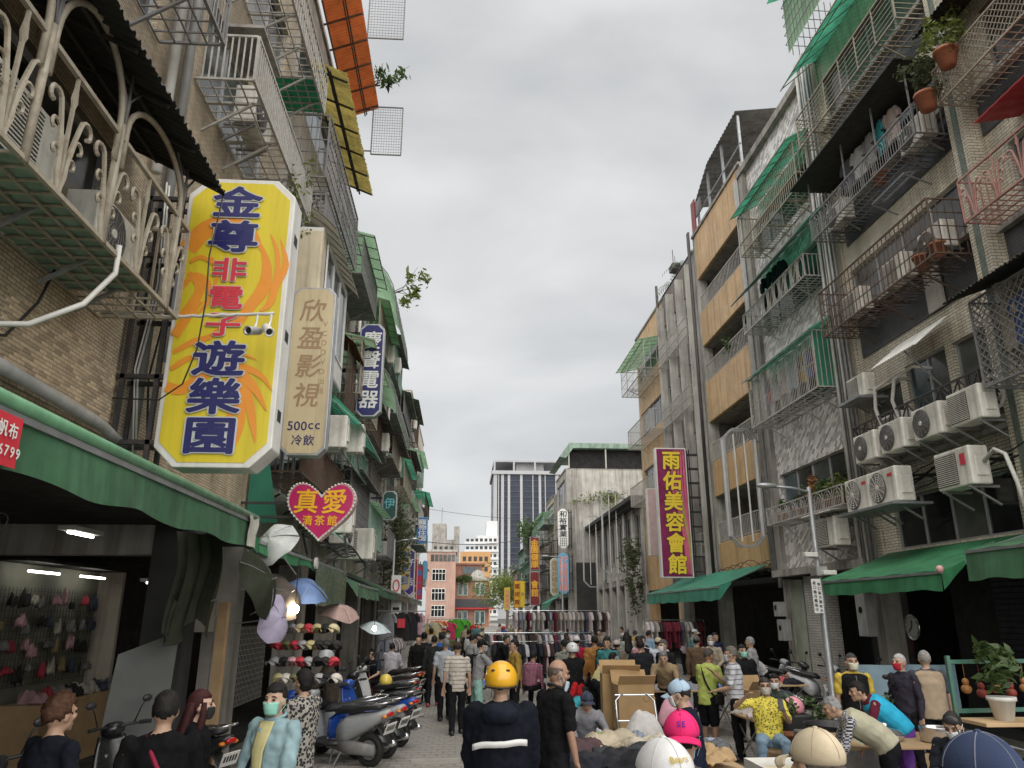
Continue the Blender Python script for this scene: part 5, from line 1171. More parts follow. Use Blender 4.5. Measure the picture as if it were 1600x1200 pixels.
for k, (y0, y1, z, lb) in enumerate(((22.4, 27.3, 11.3, 'pale green curved roof sheet beside the dark blue sign'), (24, 30, 8.4, 'lower pale green curved sheet under the blue sign'))):
    root = thing('curved_sheet', lb, 'roof sheet', tuple(F4.P(0, y0, z)))
    g = MB(); g.grid(40, 8, lambda u, v: F4.P(.1+1.15*math.sin(v*1.5), y0+(y1-y0)*u, z+2.0*math.cos(v*1.5)+.012*math.sin(u*120))); g.build('sheet', FRPL, root)
    g = MB()
    for i in range(9):
        y = y0+(y1-y0)*i/8; g.tube([F4.P(.12+1.17*math.sin(v*1.5), y, z+2.02*math.cos(v*1.5)) for v in [q/6 for q in range(7)]], .018, 4)
    g.build('rib', IRONG, root)
for k in range(4):
    y = (15.5, 17.6, 19.3, 22.5)[k]; ac(['louvred unit just right of the heart sign', 'tall unit behind the louvred one by the heart sign', 'caged unit above the fringed awning', 'window unit above the clothes stall'][k], Fac(LX, 1, None), .75, y, (3.75, 3.7, 3.5, 3.7)[k], (2, 0, 2, 2)[k], 1.35, ('cam', 'street', 'cam', 'street')[k])
# ================================================================== roof bits and shrubs
def shrub(name, label, c, r, n, size, mat, cat='plant', stem=None, droop=0, seed=0):
    root = thing(name, label, cat, tuple(c)); g = MB(); leafball(g, c, r, n, size, seed, droop); g.build('foliage', mat, root)
    if stem:
        g = MB(); rnd = random.Random(seed)
        for k in range(5): g.tube([stem, (Vector(stem)+Vector(c))/2+Vector((rnd.gauss(0, .1), rnd.gauss(0, .1), 0)), Vector(c)+Vector((rnd.gauss(0, r[0]*.5), rnd.gauss(0, r[1]*.5), rnd.gauss(0, r[2]*.5)))], [.02, .015, .006], 5)
        g.build('stem', BARK, root)
    return root
shrub('hanging_shrub', 'bushy shrub hanging from the left fronts past the heart sign', LEFT[3][1].P(.9, 31.5, 5.3), (.7, 1.4, 1.5), 1600, .09, LEAF3, stem=LEFT[3][1].P(.0, 31.5, 5.0), droop=1.0, seed=3)
shrub('rooftop_plant', 'leafy branch leaning out past the orange canopy', FL2.P(1.25, 16.9, 15.9), (.55, .5, .35), 160, .09, LEAF, stem=FL2.P(.8, 17, 15.7), seed=4)
shrub('rooftop_plant', 'leafy branch beside the pale green curved sheet', F4.P(1.6, 26.5, 14.2), (.5, .8, .7), 220, .12, LEAF2, stem=F4.P(.4, 26.5, 13.8), seed=5)
shrub('rooftop_plant', 'creeper along the far edge of the long white railed balcony', FL1.P(.72, 11.2, 9.0), (.2, .8, .6), 260, .05, LEAF2, seed=6, droop=.5)
shrub('wall_bush', 'dense bush growing from the far right fronts', (7.3, 78, 9.8), (1.5, 2.5, 2.2), 1500, .2, LEAF, stem=(7.7, 78, 8), seed=7)
shrub('wall_weed', 'weeds sprouting from the bare concrete party wall', (10.6, 56.6, 10.6), (2.2, .3, 1.0), 300, .13, LEAF2, stem=(12, 56.9, 9), seed=8)
shrub('wall_weed', 'ferns hanging below the pale pink sign', (9.2, 41, 5.6), (.6, 1.2, .9), 700, .1, LEAF3, seed=9, droop=.6)
shrub('wall_weed', 'trailing weeds beside the white unit on the old arcade house', (9.3, 41.5, 4.0), (.4, .8, 1.1), 500, .1, LEAF3, seed=10, droop=1)
def palm(label, c, h, seed):
    root = thing('rooftop_palm', label, 'palm', tuple(c)); rnd = random.Random(seed); g = MB(); c = Vector(c)
    g.tube([c, c+Vector((0, 0, h))], .06, 6); g.build('trunk', BARK, root); g = MB()
    for k in range(11):
        a = 2*math.pi*k/11+rnd.uniform(-.2, .2); ln = rnd.uniform(.8, 1.3); tip = c+Vector((0, 0, h))
        for i in range(10):
            t0, t1 = i/10, (i+1)/10; f = lambda t: tip+Vector((math.cos(a)*ln*t, math.sin(a)*ln*t, .5*t-1.0*t*t))
            p = f(t0); w = Vector((-math.sin(a), math.cos(a), 0))*.32*(1-t0*.7)
            for sg in (-1, 1): g.add([p, f(t0+.04), p+w*sg+Vector((0, 0, -.12))+(f(t1)-p)*.6], [(0, 1, 2)])
    g.build('frond', LEAF, root)
palm('palm on the roof of the grey ribbed building', FR4.P(-.4, 32.5, 17.7), .7, 1); palm('smaller palm on the far roof edge', FR4.P(-.4, 34.2, 17.7), .4, 2)
root = thing('roof_gear', 'floodlights and antenna on the roof edge of the ribbed building', 'antenna', tuple(FR4.P(0, 33, 17.7)))
g = MB(); g.tube([FR4.P(-.2, 33.2, 17.7), FR4.P(-.2, 33.2, 19.6)], .02, 5); g.tube([FR4.P(-.2, 32.9, 17.7), FR4.P(-.2, 32.9, 19.1)], .015, 5); g.box(RX-.1, RX+.3, 32.4, 33, 18.2, 18.5); g.build('mast', IRONB, root)
root = thing('roof_banner', 'small red lettered board on the orange building roof', 'sign', tuple(FR3.P(0, 29.3, 18.3)))
g = MB(); FR3.box(g, -.05, 0, 28.9, 29.4, 18.2, 19.9); g.build('board', MARO, root)
# far tree behind the yellow signs
def tree(label, x, y, h, r, n, size, mat, seed):
    root = thing('street_tree', label, 'tree', (x, y, 0)); rnd = random.Random(seed)
    g = MB(); g.tube([(x, y, 0), (x+.1, y, h*.4), (x, y, h*.7)], [.25, .18, .1], 8)
    for k in range(6): a = k*1.05; g.tube([(x, y, h*.45), (x+r*.5*math.cos(a), y+r*.5*math.sin(a), h*.75)], [.1, .04], 5)
    g.build('trunk', BARK, root); g = MB(); leafball(g, (x, y, h*.72), (r, r, h*.34), n, size, seed); g.build('crown', mat, root)
tree('bright green street tree far beyond the yellow signs', 7.2, 122, 8.5, 4.2, 3500, .22, LEAF2, 1)
tree('darker street tree at the right of the brick shop', 10, 135, 9, 4.5, 2500, .25, LEAF, 2)
shrub('ledge_bush', 'bush on the ledge of the brick shop', (.2, 144, 8.6), (1.6, .8, .9), 700, .2, LEAF, seed=12)
# pots and laundry on the racks
def potted(label, c, r, n, mat, seed, sz=.05, pr=.16):
    root = thing('potted_plant', label, 'plant', tuple(c)); c = Vector(c)
    g = MB(); g.lathe([(pr*.7, 0), (pr, pr*1.5), (pr*1.12, pr*1.5), (pr*1.12, pr*1.8), (pr*.9, pr*1.8)], c, 14); g.build('pot', POT, root, True)
    g = MB(); leafball(g, c+Vector((0, 0, pr*1.8+r[2]*.7)), r, n, sz, seed); g.build('foliage', mat, root); return root
LEAFO = M('leaf_croton', (.40, .17, .045), .5, var=.5, scale=8)
potted('orange croton in a pot on the flower rack', FR2.P(.32, 20.2, 4.85), (.35, .35, .38), 420, LEAFO, 1, .06); potted('green bushy pot on the flower rack', FR2.P(.32, 19.4, 4.85), (.38, .4, .5), 500, LEAF, 2, .06)
potted('yellow green croton at the near end of the flower rack', FR2.P(.32, 18.6, 4.85), (.38, .38, .42), 500, LEAF2, 3, .06); potted('small dark plant at the far end of the flower rack', FR2.P(.3, 22.3, 4.85), (.2, .2, .35), 160, LEAF, 4, .06); potted('flowering pot in the middle of the flower rack', FR2.P(.3, 21.2, 4.85), (.2, .2, .25), 140, LEAF3, 5, .05)
potted('terracotta pot with leggy herbs hanging on the top right balcony', FR0.P(1.0, 11.2, 12.1), (.45, .4, .55), 420, LEAF2, 6, .06, .2); potted('terracotta pot with feathery weeds at the corner of the top right balcony', FR0.P(1.0, 11.95, 11.7), (.4, .4, .7), 420, LEAF3, 7, .06, .2)
potted('red pot in the rusty mesh cage', FR1.P(.6, 12.95, 9.0), (.15, .15, .15), 60, LEAF, 8, .04, .17); potted('second red pot in the rusty mesh cage', FR1.P(.6, 13.5, 9.0), (.15, .15, .15), 60, LEAF, 9, .04, .17)
potted('orange pot under the arched rack by the dark canopy', FR1.P(.5, 14.6, 11.7), (.2, .2, .3), 120, LEAF, 10, .05); potted('green plant behind the railing of the orange building', FR3.P(-.3, 26.5, 11.3), (.4, .4, .6), 300, LEAF, 11, .08)
# ================================================================== scooters
CLOTH = M('cloth', (.5, .5, .5), .9, objcol=True, var=.2, scale=7, bump=.25, bscale=240, spec=.15)
PLASC = M('paint_gloss', (.5, .5, .5), .22, objcol=True, var=.06, scale=3, spec=.6)
PLASM = M('plastic_matt', (.5, .5, .5), .5, objcol=True, var=.12, scale=4)
RUB = M('rubber', (.018, .018, .018), .8, var=.2, scale=10); BLKP = M('black_plastic', (.022, .022, .024), .45, var=.2, scale=6); CHR = M('chrome', (.6, .6, .62), .18, .9, var=.1, scale=6)
SEATM = M('seat_vinyl', (.02, .02, .022), .5, var=.15, scale=5, bump=.15); TAILR = M('tail_red', (.42, .01, .012), .2, var=.05); TURNO = M('turn_orange', (.65, .2, .02), .2, var=.05); PLATE = M('plate_white', (.68, .68, .66), .4, var=.08, spots=.3)
def loft(mb, secs, n=12, power=2.5):
    """sections (centre, half width x, half height z) along y: rounded box tube"""
    vs = []; fs = []
    for (c, hw, hh) in secs:
        for j in range(n):
            t = 2*math.pi*j/n; ct, st_ = math.cos(t), math.sin(t)
            vs.append((c[0]+hw*math.copysign(abs(ct)**(2/power), ct), c[1], c[2]+hh*math.copysign(abs(st_)**(2/power), st_)))
    for i in range(len(secs)-1):
        for j in range(n): fs.append((i*n+j, i*n+(j+1) % n, (i+1)*n+(j+1) % n, (i+1)*n+j))
    fs += [tuple(range(n))[::-1], tuple((len(secs)-1)*n+j for j in range(n))]
    mb.add(vs, fs); return mb
def make_scooter():
    t = thing('parked_scooter', '-', 'scooter')
    for y in (-.60, .64):
        w = MB(); w.tube([(0, y+.19*math.cos(a), .245+.19*math.sin(a)) for a in [2*math.pi*q/20 for q in range(20)]], .055, 8, closed=True); wo = w.build('wheel', RUB, t, True)
        g = MB(); g.lathe([(0, -.04), (.14, -.035), (.145, 0), (.14, .035), (0, .04)], (0, y, .245), 14, (1, 0, 0)); g.build('rim', IRONG, wo)
    g = MB(); loft(g, [((0, -.98, .80), .03, .02), ((0, -.92, .77), .10, .06), ((0, -.75, .70), .145, .10), ((0, -.5, .62), .17, .15), ((0, -.25, .54), .17, .2), ((0, -.08, .46), .15, .17)], 14); g.build('rear_shell', PLASC, t, True, (.5, .5, .5))
    g = MB(); loft(g, [((0, -.86, .86), .06, .02), ((0, -.8, .86), .12, .045), ((0, -.55, .85), .15, .06), ((0, -.35, .80), .15, .06), ((0, -.1, .79), .125, .06), ((0, .0, .76), .08, .04)], 14); g.build('seat', SEATM, t, True)
    g = MB(); loft(g, [((0, -.1, .32), .15, .05), ((0, .1, .30), .17, .035), ((0, .35, .32), .17, .05)], 12); g.build('floorboard', BLKP, t, True)
    g = MB(); g.grid(8, 10, lambda u, v: ((u-.5)*(.40-.12*v+.1*math.sin(v*3.1)), .36+.17*v+.07*math.cos((u-.5)*2.6)-.02, .27+.66*v)); g.build('leg_shield', PLASC, t, True, (.5, .5, .5), solid=.03)
    g = MB(); loft(g, [((0, .42, 1.0), .08, .05), ((0, .5, 1.0), .12, .075), ((0, .6, .97), .10, .07), ((0, .66, .94), .05, .04)], 12); g.build('headset', PLASC, t, True, (.5, .5, .5))
    g = MB(); g.ell((0, .645, .955), (.07, .03, .05), 12, 8); g.build('headlight', GLASSB, t, True)
    g = MB(); g.tube([(-.34, .36, 1.04), (-.2, .46, 1.03), (0, .5, 1.02), (.2, .46, 1.03), (.34, .36, 1.04)], .016, 6); g.build('handlebar', BLKP, t, True)
    for s in (-1, 1):
        g = MB(); g.tube([(s*.34, .355, 1.04), (s*.24, .43, 1.035)], .022, 7); g.build('grip', RUB, t)
        m_ = MB(); m_.tube([(s*.2, .46, 1.04), (s*.26, .44, 1.2), (s*.29, .42, 1.25)], .008, 5); m_.ell((s*.31, .42, 1.28), (.06, .018, .04), 10, 6); m_.build('mirror', BLKP, t, True)
        g = MB(); g.ell((s*.1, -.93, .74), (.045, .04, .025), 8, 6); g.build('turn_signal', TURNO, t, True)
        g = MB(); g.tube([(s*.13, -.45, .86), (s*.15, -.7, .9), (s*.13, -.93, .93), (0, -1.0, .94)], .014, 6); g.build('grab_rail', CHR, t, True)
        g = MB(); g.tube([(s*.06, .62, .26), (s*.06, .52, .75)], .025, 6); g.build('fork', IRONG, t, True)
    g = MB(); g.ell((0, -.97, .765), (.09, .03, .035), 10, 6); g.build('tail_light', TAILR, t, True)
    g = MB(); g.grid(6, 6, lambda u, v: ((u-.5)*.13*(1+.0*v), .64+.27*math.cos(2.6-v*2.4), .245+.29*math.sin(2.6-v*2.4)*1.0)); g.build('front_fender', PLASC, t, True, (.5, .5, .5), solid=.012)
    g = MB(); g.grid(4, 6, lambda u, v: ((u-.5)*.16, -.66-.3*v, .66-.32*v+.05*math.sin(v*3))); g.build('rear_mudguard', BLKP, t, True, solid=.012)
    g = MB(); g.obb((0, -.965, .565), (.13, 0, 0), (0, .004, .002), (0, -.035, .075)); pl = g.build('number_plate', PLATE, t)
    g = MB()
    for k in range(5): g.obb((-.085+k*.043, -.972, .57), (.013, 0, 0), (0, .003, .001), (0, -.016, .034))
    stuff(g.build('plate_print', BLK, pl))
    g = MB(); loft(g, [((.17, -.95, .32), .03, .03), ((.17, -.9, .32), .055, .05), ((.17, -.55, .27), .05, .045), ((.15, -.35, .22), .025, .025)], 10); g.build('exhaust', CHR, t, True)
    g = MB(); loft(g, [((-.1, -.75, .26), .04, .08), ((-.1, -.3, .28), .06, .1), ((-.08, -.05, .3), .05, .08)], 10); g.build('engine_cover', IRONG, t, True)
    g = MB(); g.tube([(-.12, -.15, .2), (-.24, -.1, .02)], .012, 5); g.build('kickstand', IRONG, t)
    return t
SCP = make_scooter()
def scooter(label, rear, rz, col, col2=None, lean=7):
    """rear = ground point of the back wheel"""
    t = SCP if SCP['label'] == '-' else dup(SCP)
    c = Vector(rear)+Vector((-math.sin(rz), math.cos(rz), 0))*.6
    place(t, (c.x, c.y, 0.0), rz, label, 'scooters parked in the market'); t.rotation_euler.y = R(-lean*.5)
    recolor(t, ('rear_shell', 'leg_shield', 'headset', 'front_fender'), col)
    if col2: recolor(t, ('leg_shield', 'front_fender'), col2)
    return t
SL = [((577, 1199), 'silver', 'silver scooter nearest the camera at the left kerb', (.34, .35, .36)), ((600, 1186), 'grey', 'grey scooter second from the camera at the left kerb', (.33, .34, .35)), ((622, 1168), 'blue', 'blue scooter with a black wheel at the left kerb', (.02, .07, .34)),
      ((626, 1140), 'black', 'black scooter behind the blue one at the left kerb', (.02, .02, .022)), ((630, 1120), 'white', 'white scooter in the middle of the left kerb row', (.55, .55, .55)), ((640, 1102), 'black', 'dark red scooter at the far end of the left kerb row', (.12, .02, .02))]
for (u, v), nm, lb, col in SL:
    p = onZ(u, v, 0); scooter(lb, p, R(62+jit(4)), col)
for k, (x, y, a, lb) in enumerate(((-2.75, 5.4, 70, 'black scooter in the dark below the near awning'), (-2.9, 6.7, 60, 'black scooter behind the long haired woman'), (-2.9, 8.6, 50, 'black scooter beside the woman in denim'), (-3.0, 10.2, 60, 'dark scooter in front of the cap stall'), (-1.55, 13.2, 105, 'blue scooter ridden by the helmeted man'))):
    s_ = scooter(lb, (x, y, 0), R(a), (.02, .02, .022) if k < 4 else (.02, .08, .4))
RS = ((8.3, 19.2, 200, (.5, .5, .52), 'silver scooter parked by the meter boxes on the right'), (8.0, 20.5, 210, (.03, .03, .03), 'black scooter behind the bending man in white'), (8.6, 17.8, 190, (.03, .03, .03), 'black scooter beside the white brick pillar'), (7.0, 12.6, 160, (.025, .025, .027), 'black scooter behind the vest seller'),
      (5.2, 7.6, 140, (.02, .02, .022), 'black scooter cut by the right edge'), (3.35, 20.2, 10, (.03, .03, .03), 'black scooter ridden through the stalls by a white helmet'), (8.2, 21.8, 200, (.3, .3, .32), 'grey scooter farthest by the orange building'))
for x, y, a, col, lb in RS: scooter(lb, (x, y, 0), R(a), col)
# ================================================================== goods and furniture
CARD = M('cardboard', (.38, .25, .12), .85, var=.16, scale=3, streak=.1, bump=.15); WOOD = M('wood_board', (.38, .25, .13), .6, var=.25, scale=3); PLYW = M('plywood', (.45, .31, .17), .65, var=.2, scale=2)
def heap(name, label, c, r, col, seed, cat='garment', group=None, am=.9, res=36):
    """a crumpled garment lying on a table"""
    rnd = random.Random(seed); ph = [rnd.uniform(0, 6.28) for _ in range(6)]; a0 = rnd.uniform(0, 3.14)
    def fn(p):
        t = math.atan2(p.y, p.x); k = 1+.16*math.sin(2*t+ph[0])+.1*math.sin(5*t+ph[1])
        z = p.z*(.55 if p.z > 0 else .12)+am*.2*math.sin(5*p.x*math.cos(a0)+5*p.y*math.sin(a0)+ph[2])*(p.z > 0)+am*.1*math.sin(11*p.y*math.cos(a0)-9*p.x+ph[3])*(p.z > 0)+am*.08*math.sin(21*p.x+17*p.y+ph[4])*(p.z > 0)
        return Vector((p.x*k, p.y*k, z))
    g = MB(); g.ell(c, r, res, res//2, fn=fn); o = g.build(name, CLOTH, None, True, col); tag(o, label, cat, group); return o
def folding_table(label, x0, x1, y0, y1, h, top, rz=0, legs=True):
    root = thing('folding_table', label, 'table', ((x0+x1)/2, (y0+y1)/2, 0)); g = MB(); g.box(x0, x1, y0, y1, h-.03, h); g.build('table_top', top, root, bevel=.006)
    for x in (x0+.1, x1-.1):
        for s in (0, 1):
            a, b = ((y0+.06, y1-.06), (y1-.06, y0+.06))[s]
            g = MB(); g.tube([(x+.015*s, a, 0), (x+.015*s, b, h-.03)], .014, 6); g.build('leg', STEEL, root)
    if rz: root.rotation_euler.z = rz
    return root
# clothes table in the middle foreground
tb = folding_table('low table piled with second hand jackets in the foreground', 1.0, 3.1, 8.2, 10.6, .62, PLYW, .0)
rnd = random.Random(5); cols = [(.02, .022, .03), (.03, .03, .035), (.42, .36, .27), (.22, .25, .30), (.05, .055, .06), (.45, .31, .17), (.03, .03, .05), (.12, .12, .13), (.025, .026, .03), (.36, .40, .46), (.08, .05, .055), (.5, .45, .36)]
desc = ['navy jacket at the near left corner of the clothes table', 'black leather jacket across the clothes table', 'cream knit on the far side of the clothes table', 'slate blue hoodie at the back of the clothes table', 'charcoal coat in the middle of the clothes table', 'tan trousers at the right of the clothes table', 'dark blue sweater hanging over the table edge', 'grey cardigan near the pink cap', 'black vest on top of the pile', 'pale blue shirt at the far right of the pile', 'dark brown bag flat on the clothes table', 'beige scarf among the jackets']
pos = [(1.25, 8.5), (1.75, 8.8), (1.9, 9.9), (2.3, 10.2), (2.0, 9.2), (2.6, 8.9), (1.15, 9.0), (2.75, 9.5), (1.9, 8.5), (2.85, 10.2), (1.3, 9.7), (2.4, 9.6)]
for k in range(12): heap('folded_jacket', desc[k], (pos[k][0], pos[k][1], .64+.03*(k % 3)), (.34+.08*rnd.random(), .27+.08*rnd.random(), .15), cols[k], k, 'clothing', 'clothes on the foreground table', 1.5, 64)
for k, (x, y, w, h, lb) in enumerate(((1.75, 8.05, .5, .03, 'varnished plank on the near edge of the clothes table'), (2.5, 8.0, .6, .035, 'pale wooden board by the white cap'))):
    g = MB(); g.box(x-w/2, x+w/2, y-.12, y+.12, .66, .66+h*2); tag(g.build('wooden_board', WOOD, None, bevel=.005), lb, 'board')
root = thing('tray', 'shallow white tray with banknotes and papers', 'tray', (2.95, 7.0, .9)); g = MB(); g.box(2.6, 3.25, 6.8, 7.3, .88, .9); g.build('tray_base', BLKP, root)
for a in ((2.6, 3.25, 6.78, 6.8), (2.6, 3.25, 7.3, 7.32), (2.58, 2.6, 6.78, 7.32), (3.25, 3.27, 6.78, 7.32)): g = MB(); g.box(*a, .87, .96); g.build('tray_rim', WHITE, root)
g = MB(); g.box(2.65, 3.0, 6.85, 7.25, .902, .91); g.build('paper', M('paper_beige', (.5, .44, .32), .8), root); g = MB(); g.box(3.02, 3.2, 6.85, 7.2, .902, .912); g.build('paper', M('paper_green', (.35, .48, .3), .8), root)
g = MB(); g.box(2.55, 3.3, 6.75, 7.35, .0, .86); tag(g.build('stand_box', BLKP, None, bevel=.02), 'black box carrying the tray of papers', 'box')
# cardboard boxes, cart, stool
def carton(label, x, y, z, w, d, h, rz=0., flaps=True, mark=True):
    root = thing('cardboard_box', label, 'box', (x, y, z)); g = MB(); g.box(-w/2, w/2, -d/2, d/2, 0, h); g.build('carton', CARD, root, bevel=.008, local=True)
    if flaps:
        g = MB(); g.obb((0, -d/2-.06, h+.07), (w/2, 0, 0), (0, .08, -.08), (0, .004, .004)); g.build('flap', CARD, root, local=True)
        g = MB(); g.obb((0, d/2+.04, h+.1), (w/2, 0, 0), (0, .05, .1), (0, .004, -.002)); g.build('flap', CARD, root, local=True)
    if mark:
        g = MB(); g.tube([(w*.28+.06*math.cos(t), -d/2-.004, h*.72+.06*math.sin(t)) for t in [2*math.pi*q/14 for q in range(14)]], .006, 4, closed=True); g.box(w*.28-.05, w*.28+.05, -d/2-.005, -d/2-.002, h*.72-.004, h*.72+.004); g.box(-w*.35, -w*.1, -d/2-.005, -d/2-.002, h*.72, h*.75); g.build('printed_mark', BRNP, root, local=True)
    root.rotation_euler.z = rz; return root
bp = onZ(980, 1130, 0)
cx = onY(982, 1090, 13.5).x
carton('large cardboard box with a round printed mark behind the hand cart', cx+.1, 13.6, .35, .62, .45, .72, .05); carton('tall cardboard box behind the large one', cx+.0, 14.2, .0, .66, .45, 1.2, -.08, mark=False); carton('low cardboard box under the large one', cx+.1, 13.6, 0, .6, .44, .345, 0, False, False)
carton('open cardboard carton in front of the beige shirted man', 5.1, 13.6, .55, .5, .4, .42, .2, True, False)
root = thing('hand_cart', 'folding silver hand cart loaded with a pale sack', 'cart', (cx-.1, 12.6, 0))
for s in (-.3, .32): g = MB(); g.tube([(cx-.1+s, 12.3, .1), (cx-.1+s, 12.6, .9), (cx-.1+s*.6, 12.62, 1.0)], .016, 7); g.build('upright', CHR, root, True)
for z in (.35, .62, .98): g = MB(); g.tube([(cx-.4, 12.3+.3*(z-.1)/.8, z), (cx+.22, 12.3+.3*(z-.1)/.8, z)], .013, 6); g.build('rung', CHR, root)
g = MB(); g.box(cx-.42, cx+.24, 12.0, 12.4, .1, .14); g.build('platform', STEEL, root)
for s in (-.3, .2): g = MB(); g.tube([(cx-.05+s, 12.45+.07*math.cos(t), .08+.07*math.sin(t)) for t in [2*math.pi*q/12 for q in range(12)]], .02, 6, closed=True); g.build('wheel', RUB, root)
heap('sack', 'pale plastic sack tied on the hand cart', (cx-.05, 12.25, .16), (.3, .2, 1.1), (.55, .53, .52), 41, 'sack', None, .15)
heap('plastic_bag', 'white plastic bag hanging by the hand cart', (cx-.55, 12.5, .02), (.14, .12, .8), (.68, .68, .68), 42, 'bag', None, .15); heap('plastic_bag', 'pink and white checked bag on a stool', (cx+.75, 13.2, .5), (.3, .25, .75), (.55, .30, .36), 43, 'bag', None, .2)
def stool(label, c, col, h=.38):
    root = thing('plastic_stool', label, 'stool', tuple(c)); c = Vector(c)
    g = MB(); g.lathe([(.0, h), (.15, h), (.165, h-.015), (.16, h-.05)], c, 16); g.build('seat', PLASM, root, True, col)
    for k in range(4):
        a = math.pi/4+k*math.pi/2; d = Vector((math.cos(a), math.sin(a), 0)); g = MB(); g.tube([c+d*.13+Vector((0, 0, h-.03)), c+d*.19], [.035, .028], 6); g.build('leg', PLASM, root, True, col)
sp = onY(931, 1110, 13.0)
stool('lime green plastic stool under the man in red', (sp.x, 13.0, 0), (.25, .48, .05)); stool('dark stool carrying the checked bag', (cx+.75, 13.2, 0), (.05, .05, .05), .5)
# food table with pans on the right
folding_table('folding table with pans and wooden boards on the right', 4.35, 6.0, 8.9, 10.0, .78, WOOD)
def pan(label, c, r, h, mat, lid=False):
    root = thing('pan', label, 'pan', tuple(c)); g = MB(); g.lathe([(r*.85, 0), (r, .02), (r, h), (r*1.03, h+.008), (r*.96, h), (r*.95, .03), (0, .025)], c, 22, cap=False); g.build('pan_body', mat, root, True)
    if lid: g = MB(); g.lathe([(r*1.02, h+.01), (r*.8, h+.05), (.04, h+.08), (.03, h+.09), (.045, h+.12), (0, h+.13)], c, 22, cap=False); g.build('lid', mat, root, True)
pan('tall steel pot on the food table', (5.55, 9.2, .78), .17, .16, CHR); pan('shallow steel pan with a lid on the food table', (5.05, 9.4, .78), .2, .06, CHR, True); pan('black wok beside the potted weeds', (5.0, 10.6, .7), .38, .1, BLKP); pan('small cream bowl on the food table', (4.8, 9.75, .78), .09, .08, M('ceramic', (.5, .4, .3), .4))
g = MB(); g.box(4.6, 5.4, 10.2, 11.0, 0, .69); tag(g.build('burner_stand', IRONG, None, bevel=.02), 'grey stand under the black wok', 'stand')
for k in range(5): potted(['leafy weed pot by the lamp', 'second leafy weed pot by the lamp', 'third leafy weed pot left of the lamp', 'weed pot behind the wok', 'weed pot nearest the wok'][k], (4.7+.42*k, 11.3+.2*(k % 2), .35), (.3, .3, .3), 200, LEAF, 30+k, .05, .14)
g = MB(); g.box(4.4, 6.8, 11.1, 11.75, 0, .34); tag(g.build('planter_bench', PLYW, None, bevel=.01), 'low bench carrying the weed pots', 'bench')
pl = potted('white bucket pot with broad leaves at the right edge', (6.25, 8.95, 1.04), (.26, .26, .36), 200, LEAF, 50, .07, .14); [q for q in pl.children if q.name.startswith('pot')][0].data.materials.__setitem__(0, WHITE); 
g = MB(); g.box(5.85, 7.2, 8.7, 9.22, 1.0, 1.04); tag(g.build('shelf_board', PLYW, None, bevel=.005), 'wooden shelf board under the white bucket pot', 'shelf')
root = thing('steel_rack', 'green steel rack holding gourds at the right edge', 'rack', (6.6, 9.3, 0))
for p, q in (((5.9, 9.3, 0), (5.9, 9.3, 1.72)), ((5.9, 9.3, 1.65), (7.6, 9.5, 1.65)), ((7.6, 9.5, 0), (7.6, 9.5, 1.7)), ((5.9, 9.3, 1.1), (7.6, 9.5, 1.1))): g = MB(); g.bar(p, q, .045); g.build('bar', M('paint_green', (.06, .17, .13), .5, var=.2, rust=.3), root)
for k in range(5): c = (6.1+.2*k, 9.33+.02*k, 1.55); g = MB(); g.ell((c[0], c[1], 1.42-.05*(k % 2)), (.04, .04, .045), 10, 8); g.ell((c[0], c[1], 1.34-.05*(k % 2)), (.06, .06, .055), 10, 8); g.tube([(c[0], c[1], 1.44-.05*(k % 2)), (c[0], c[1], 1.64)], .004, 4); tag(g.build('gourd', M('gourd_orange', (.34, .15, .04), .6) if k % 2 == 0 else M('gourd_red', (.22, .03, .02), .6), None, True), ['orange gourd nearest the rack post', 'red gourd beside the orange one', 'middle orange gourd on the rack', 'second red gourd on the rack', 'rightmost orange gourd on the rack'][k], 'gourd', 'gourds hanging on the green rack')
root = thing('wall_clock', 'round white wall clock on the dark shop front', 'clock', tuple(onX(1427, 980, 10.8)))
c = onX(1427, 980, 10.8); g = MB(); g.lathe([(0, 0), (.29, 0), (.31, .03), (.27, .05), (.265, .03), (0, .03)], c, 28, (-1, 0, 0)); g.build('case', CHR, root, True); g = MB(); g.lathe([(0, .031), (.26, .031), (0, .034)], c, 28, (-1, 0, 0), cap=False); g.build('dial', WHT, root)
g = MB(); g.bar(c+Vector((-.04, 0, 0)), c+Vector((-.04, .12, -.1)), .02); g.build('hour_hand', BLK, root); g = MB(); g.bar(c+Vector((-.041, 0, 0)), c+Vector((-.041, -.04, .16)), .016); g.build('minute_hand', BLK, root); g = MB()
for k in range(12): a = k*math.pi/6; g.bar(c+Vector((-.04, .22*math.cos(a), .22*math.sin(a))), c+Vector((-.04, .245*math.cos(a), .245*math.sin(a))), .012)
stuff(g.build('hour_marks', BLK, root))
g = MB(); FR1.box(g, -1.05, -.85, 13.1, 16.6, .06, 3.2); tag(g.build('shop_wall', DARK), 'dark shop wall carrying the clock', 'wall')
g = MB()
for k in range(26): FR1.box(g, -.85, -.82, 13.1, 15.2, .2+k*.11, .29+k*.11)
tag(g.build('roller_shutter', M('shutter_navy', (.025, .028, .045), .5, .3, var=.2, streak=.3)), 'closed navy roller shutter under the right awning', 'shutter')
g = MB(); FR2.box(g, -.6, -.1, 22.4, 23.3, .06, 3.2); tag(g.build('shop_pillar', M('paint_sage', (.33, .36, .29), .7, var=.2, scale=2, streak=.3)), 'sage green shop pillar under the teal awning', 'pillar')
g = MB(); FR2.box(g, -.9, -.8, 23.5, 25.0, .06, 2.9); tag(g.build('wooden_door', M('door_brown', (.16, .085, .03), .5, var=.3, scale=2)), 'brown wooden door beside the sage pillar', 'door')
WBR = M('white_brick', (.50, .48, .44), .7, brick=(.22, .07, .008, (.42, .40, .37), (.2, .19, .18), 0), var=.2, scale=2, streak=.4)
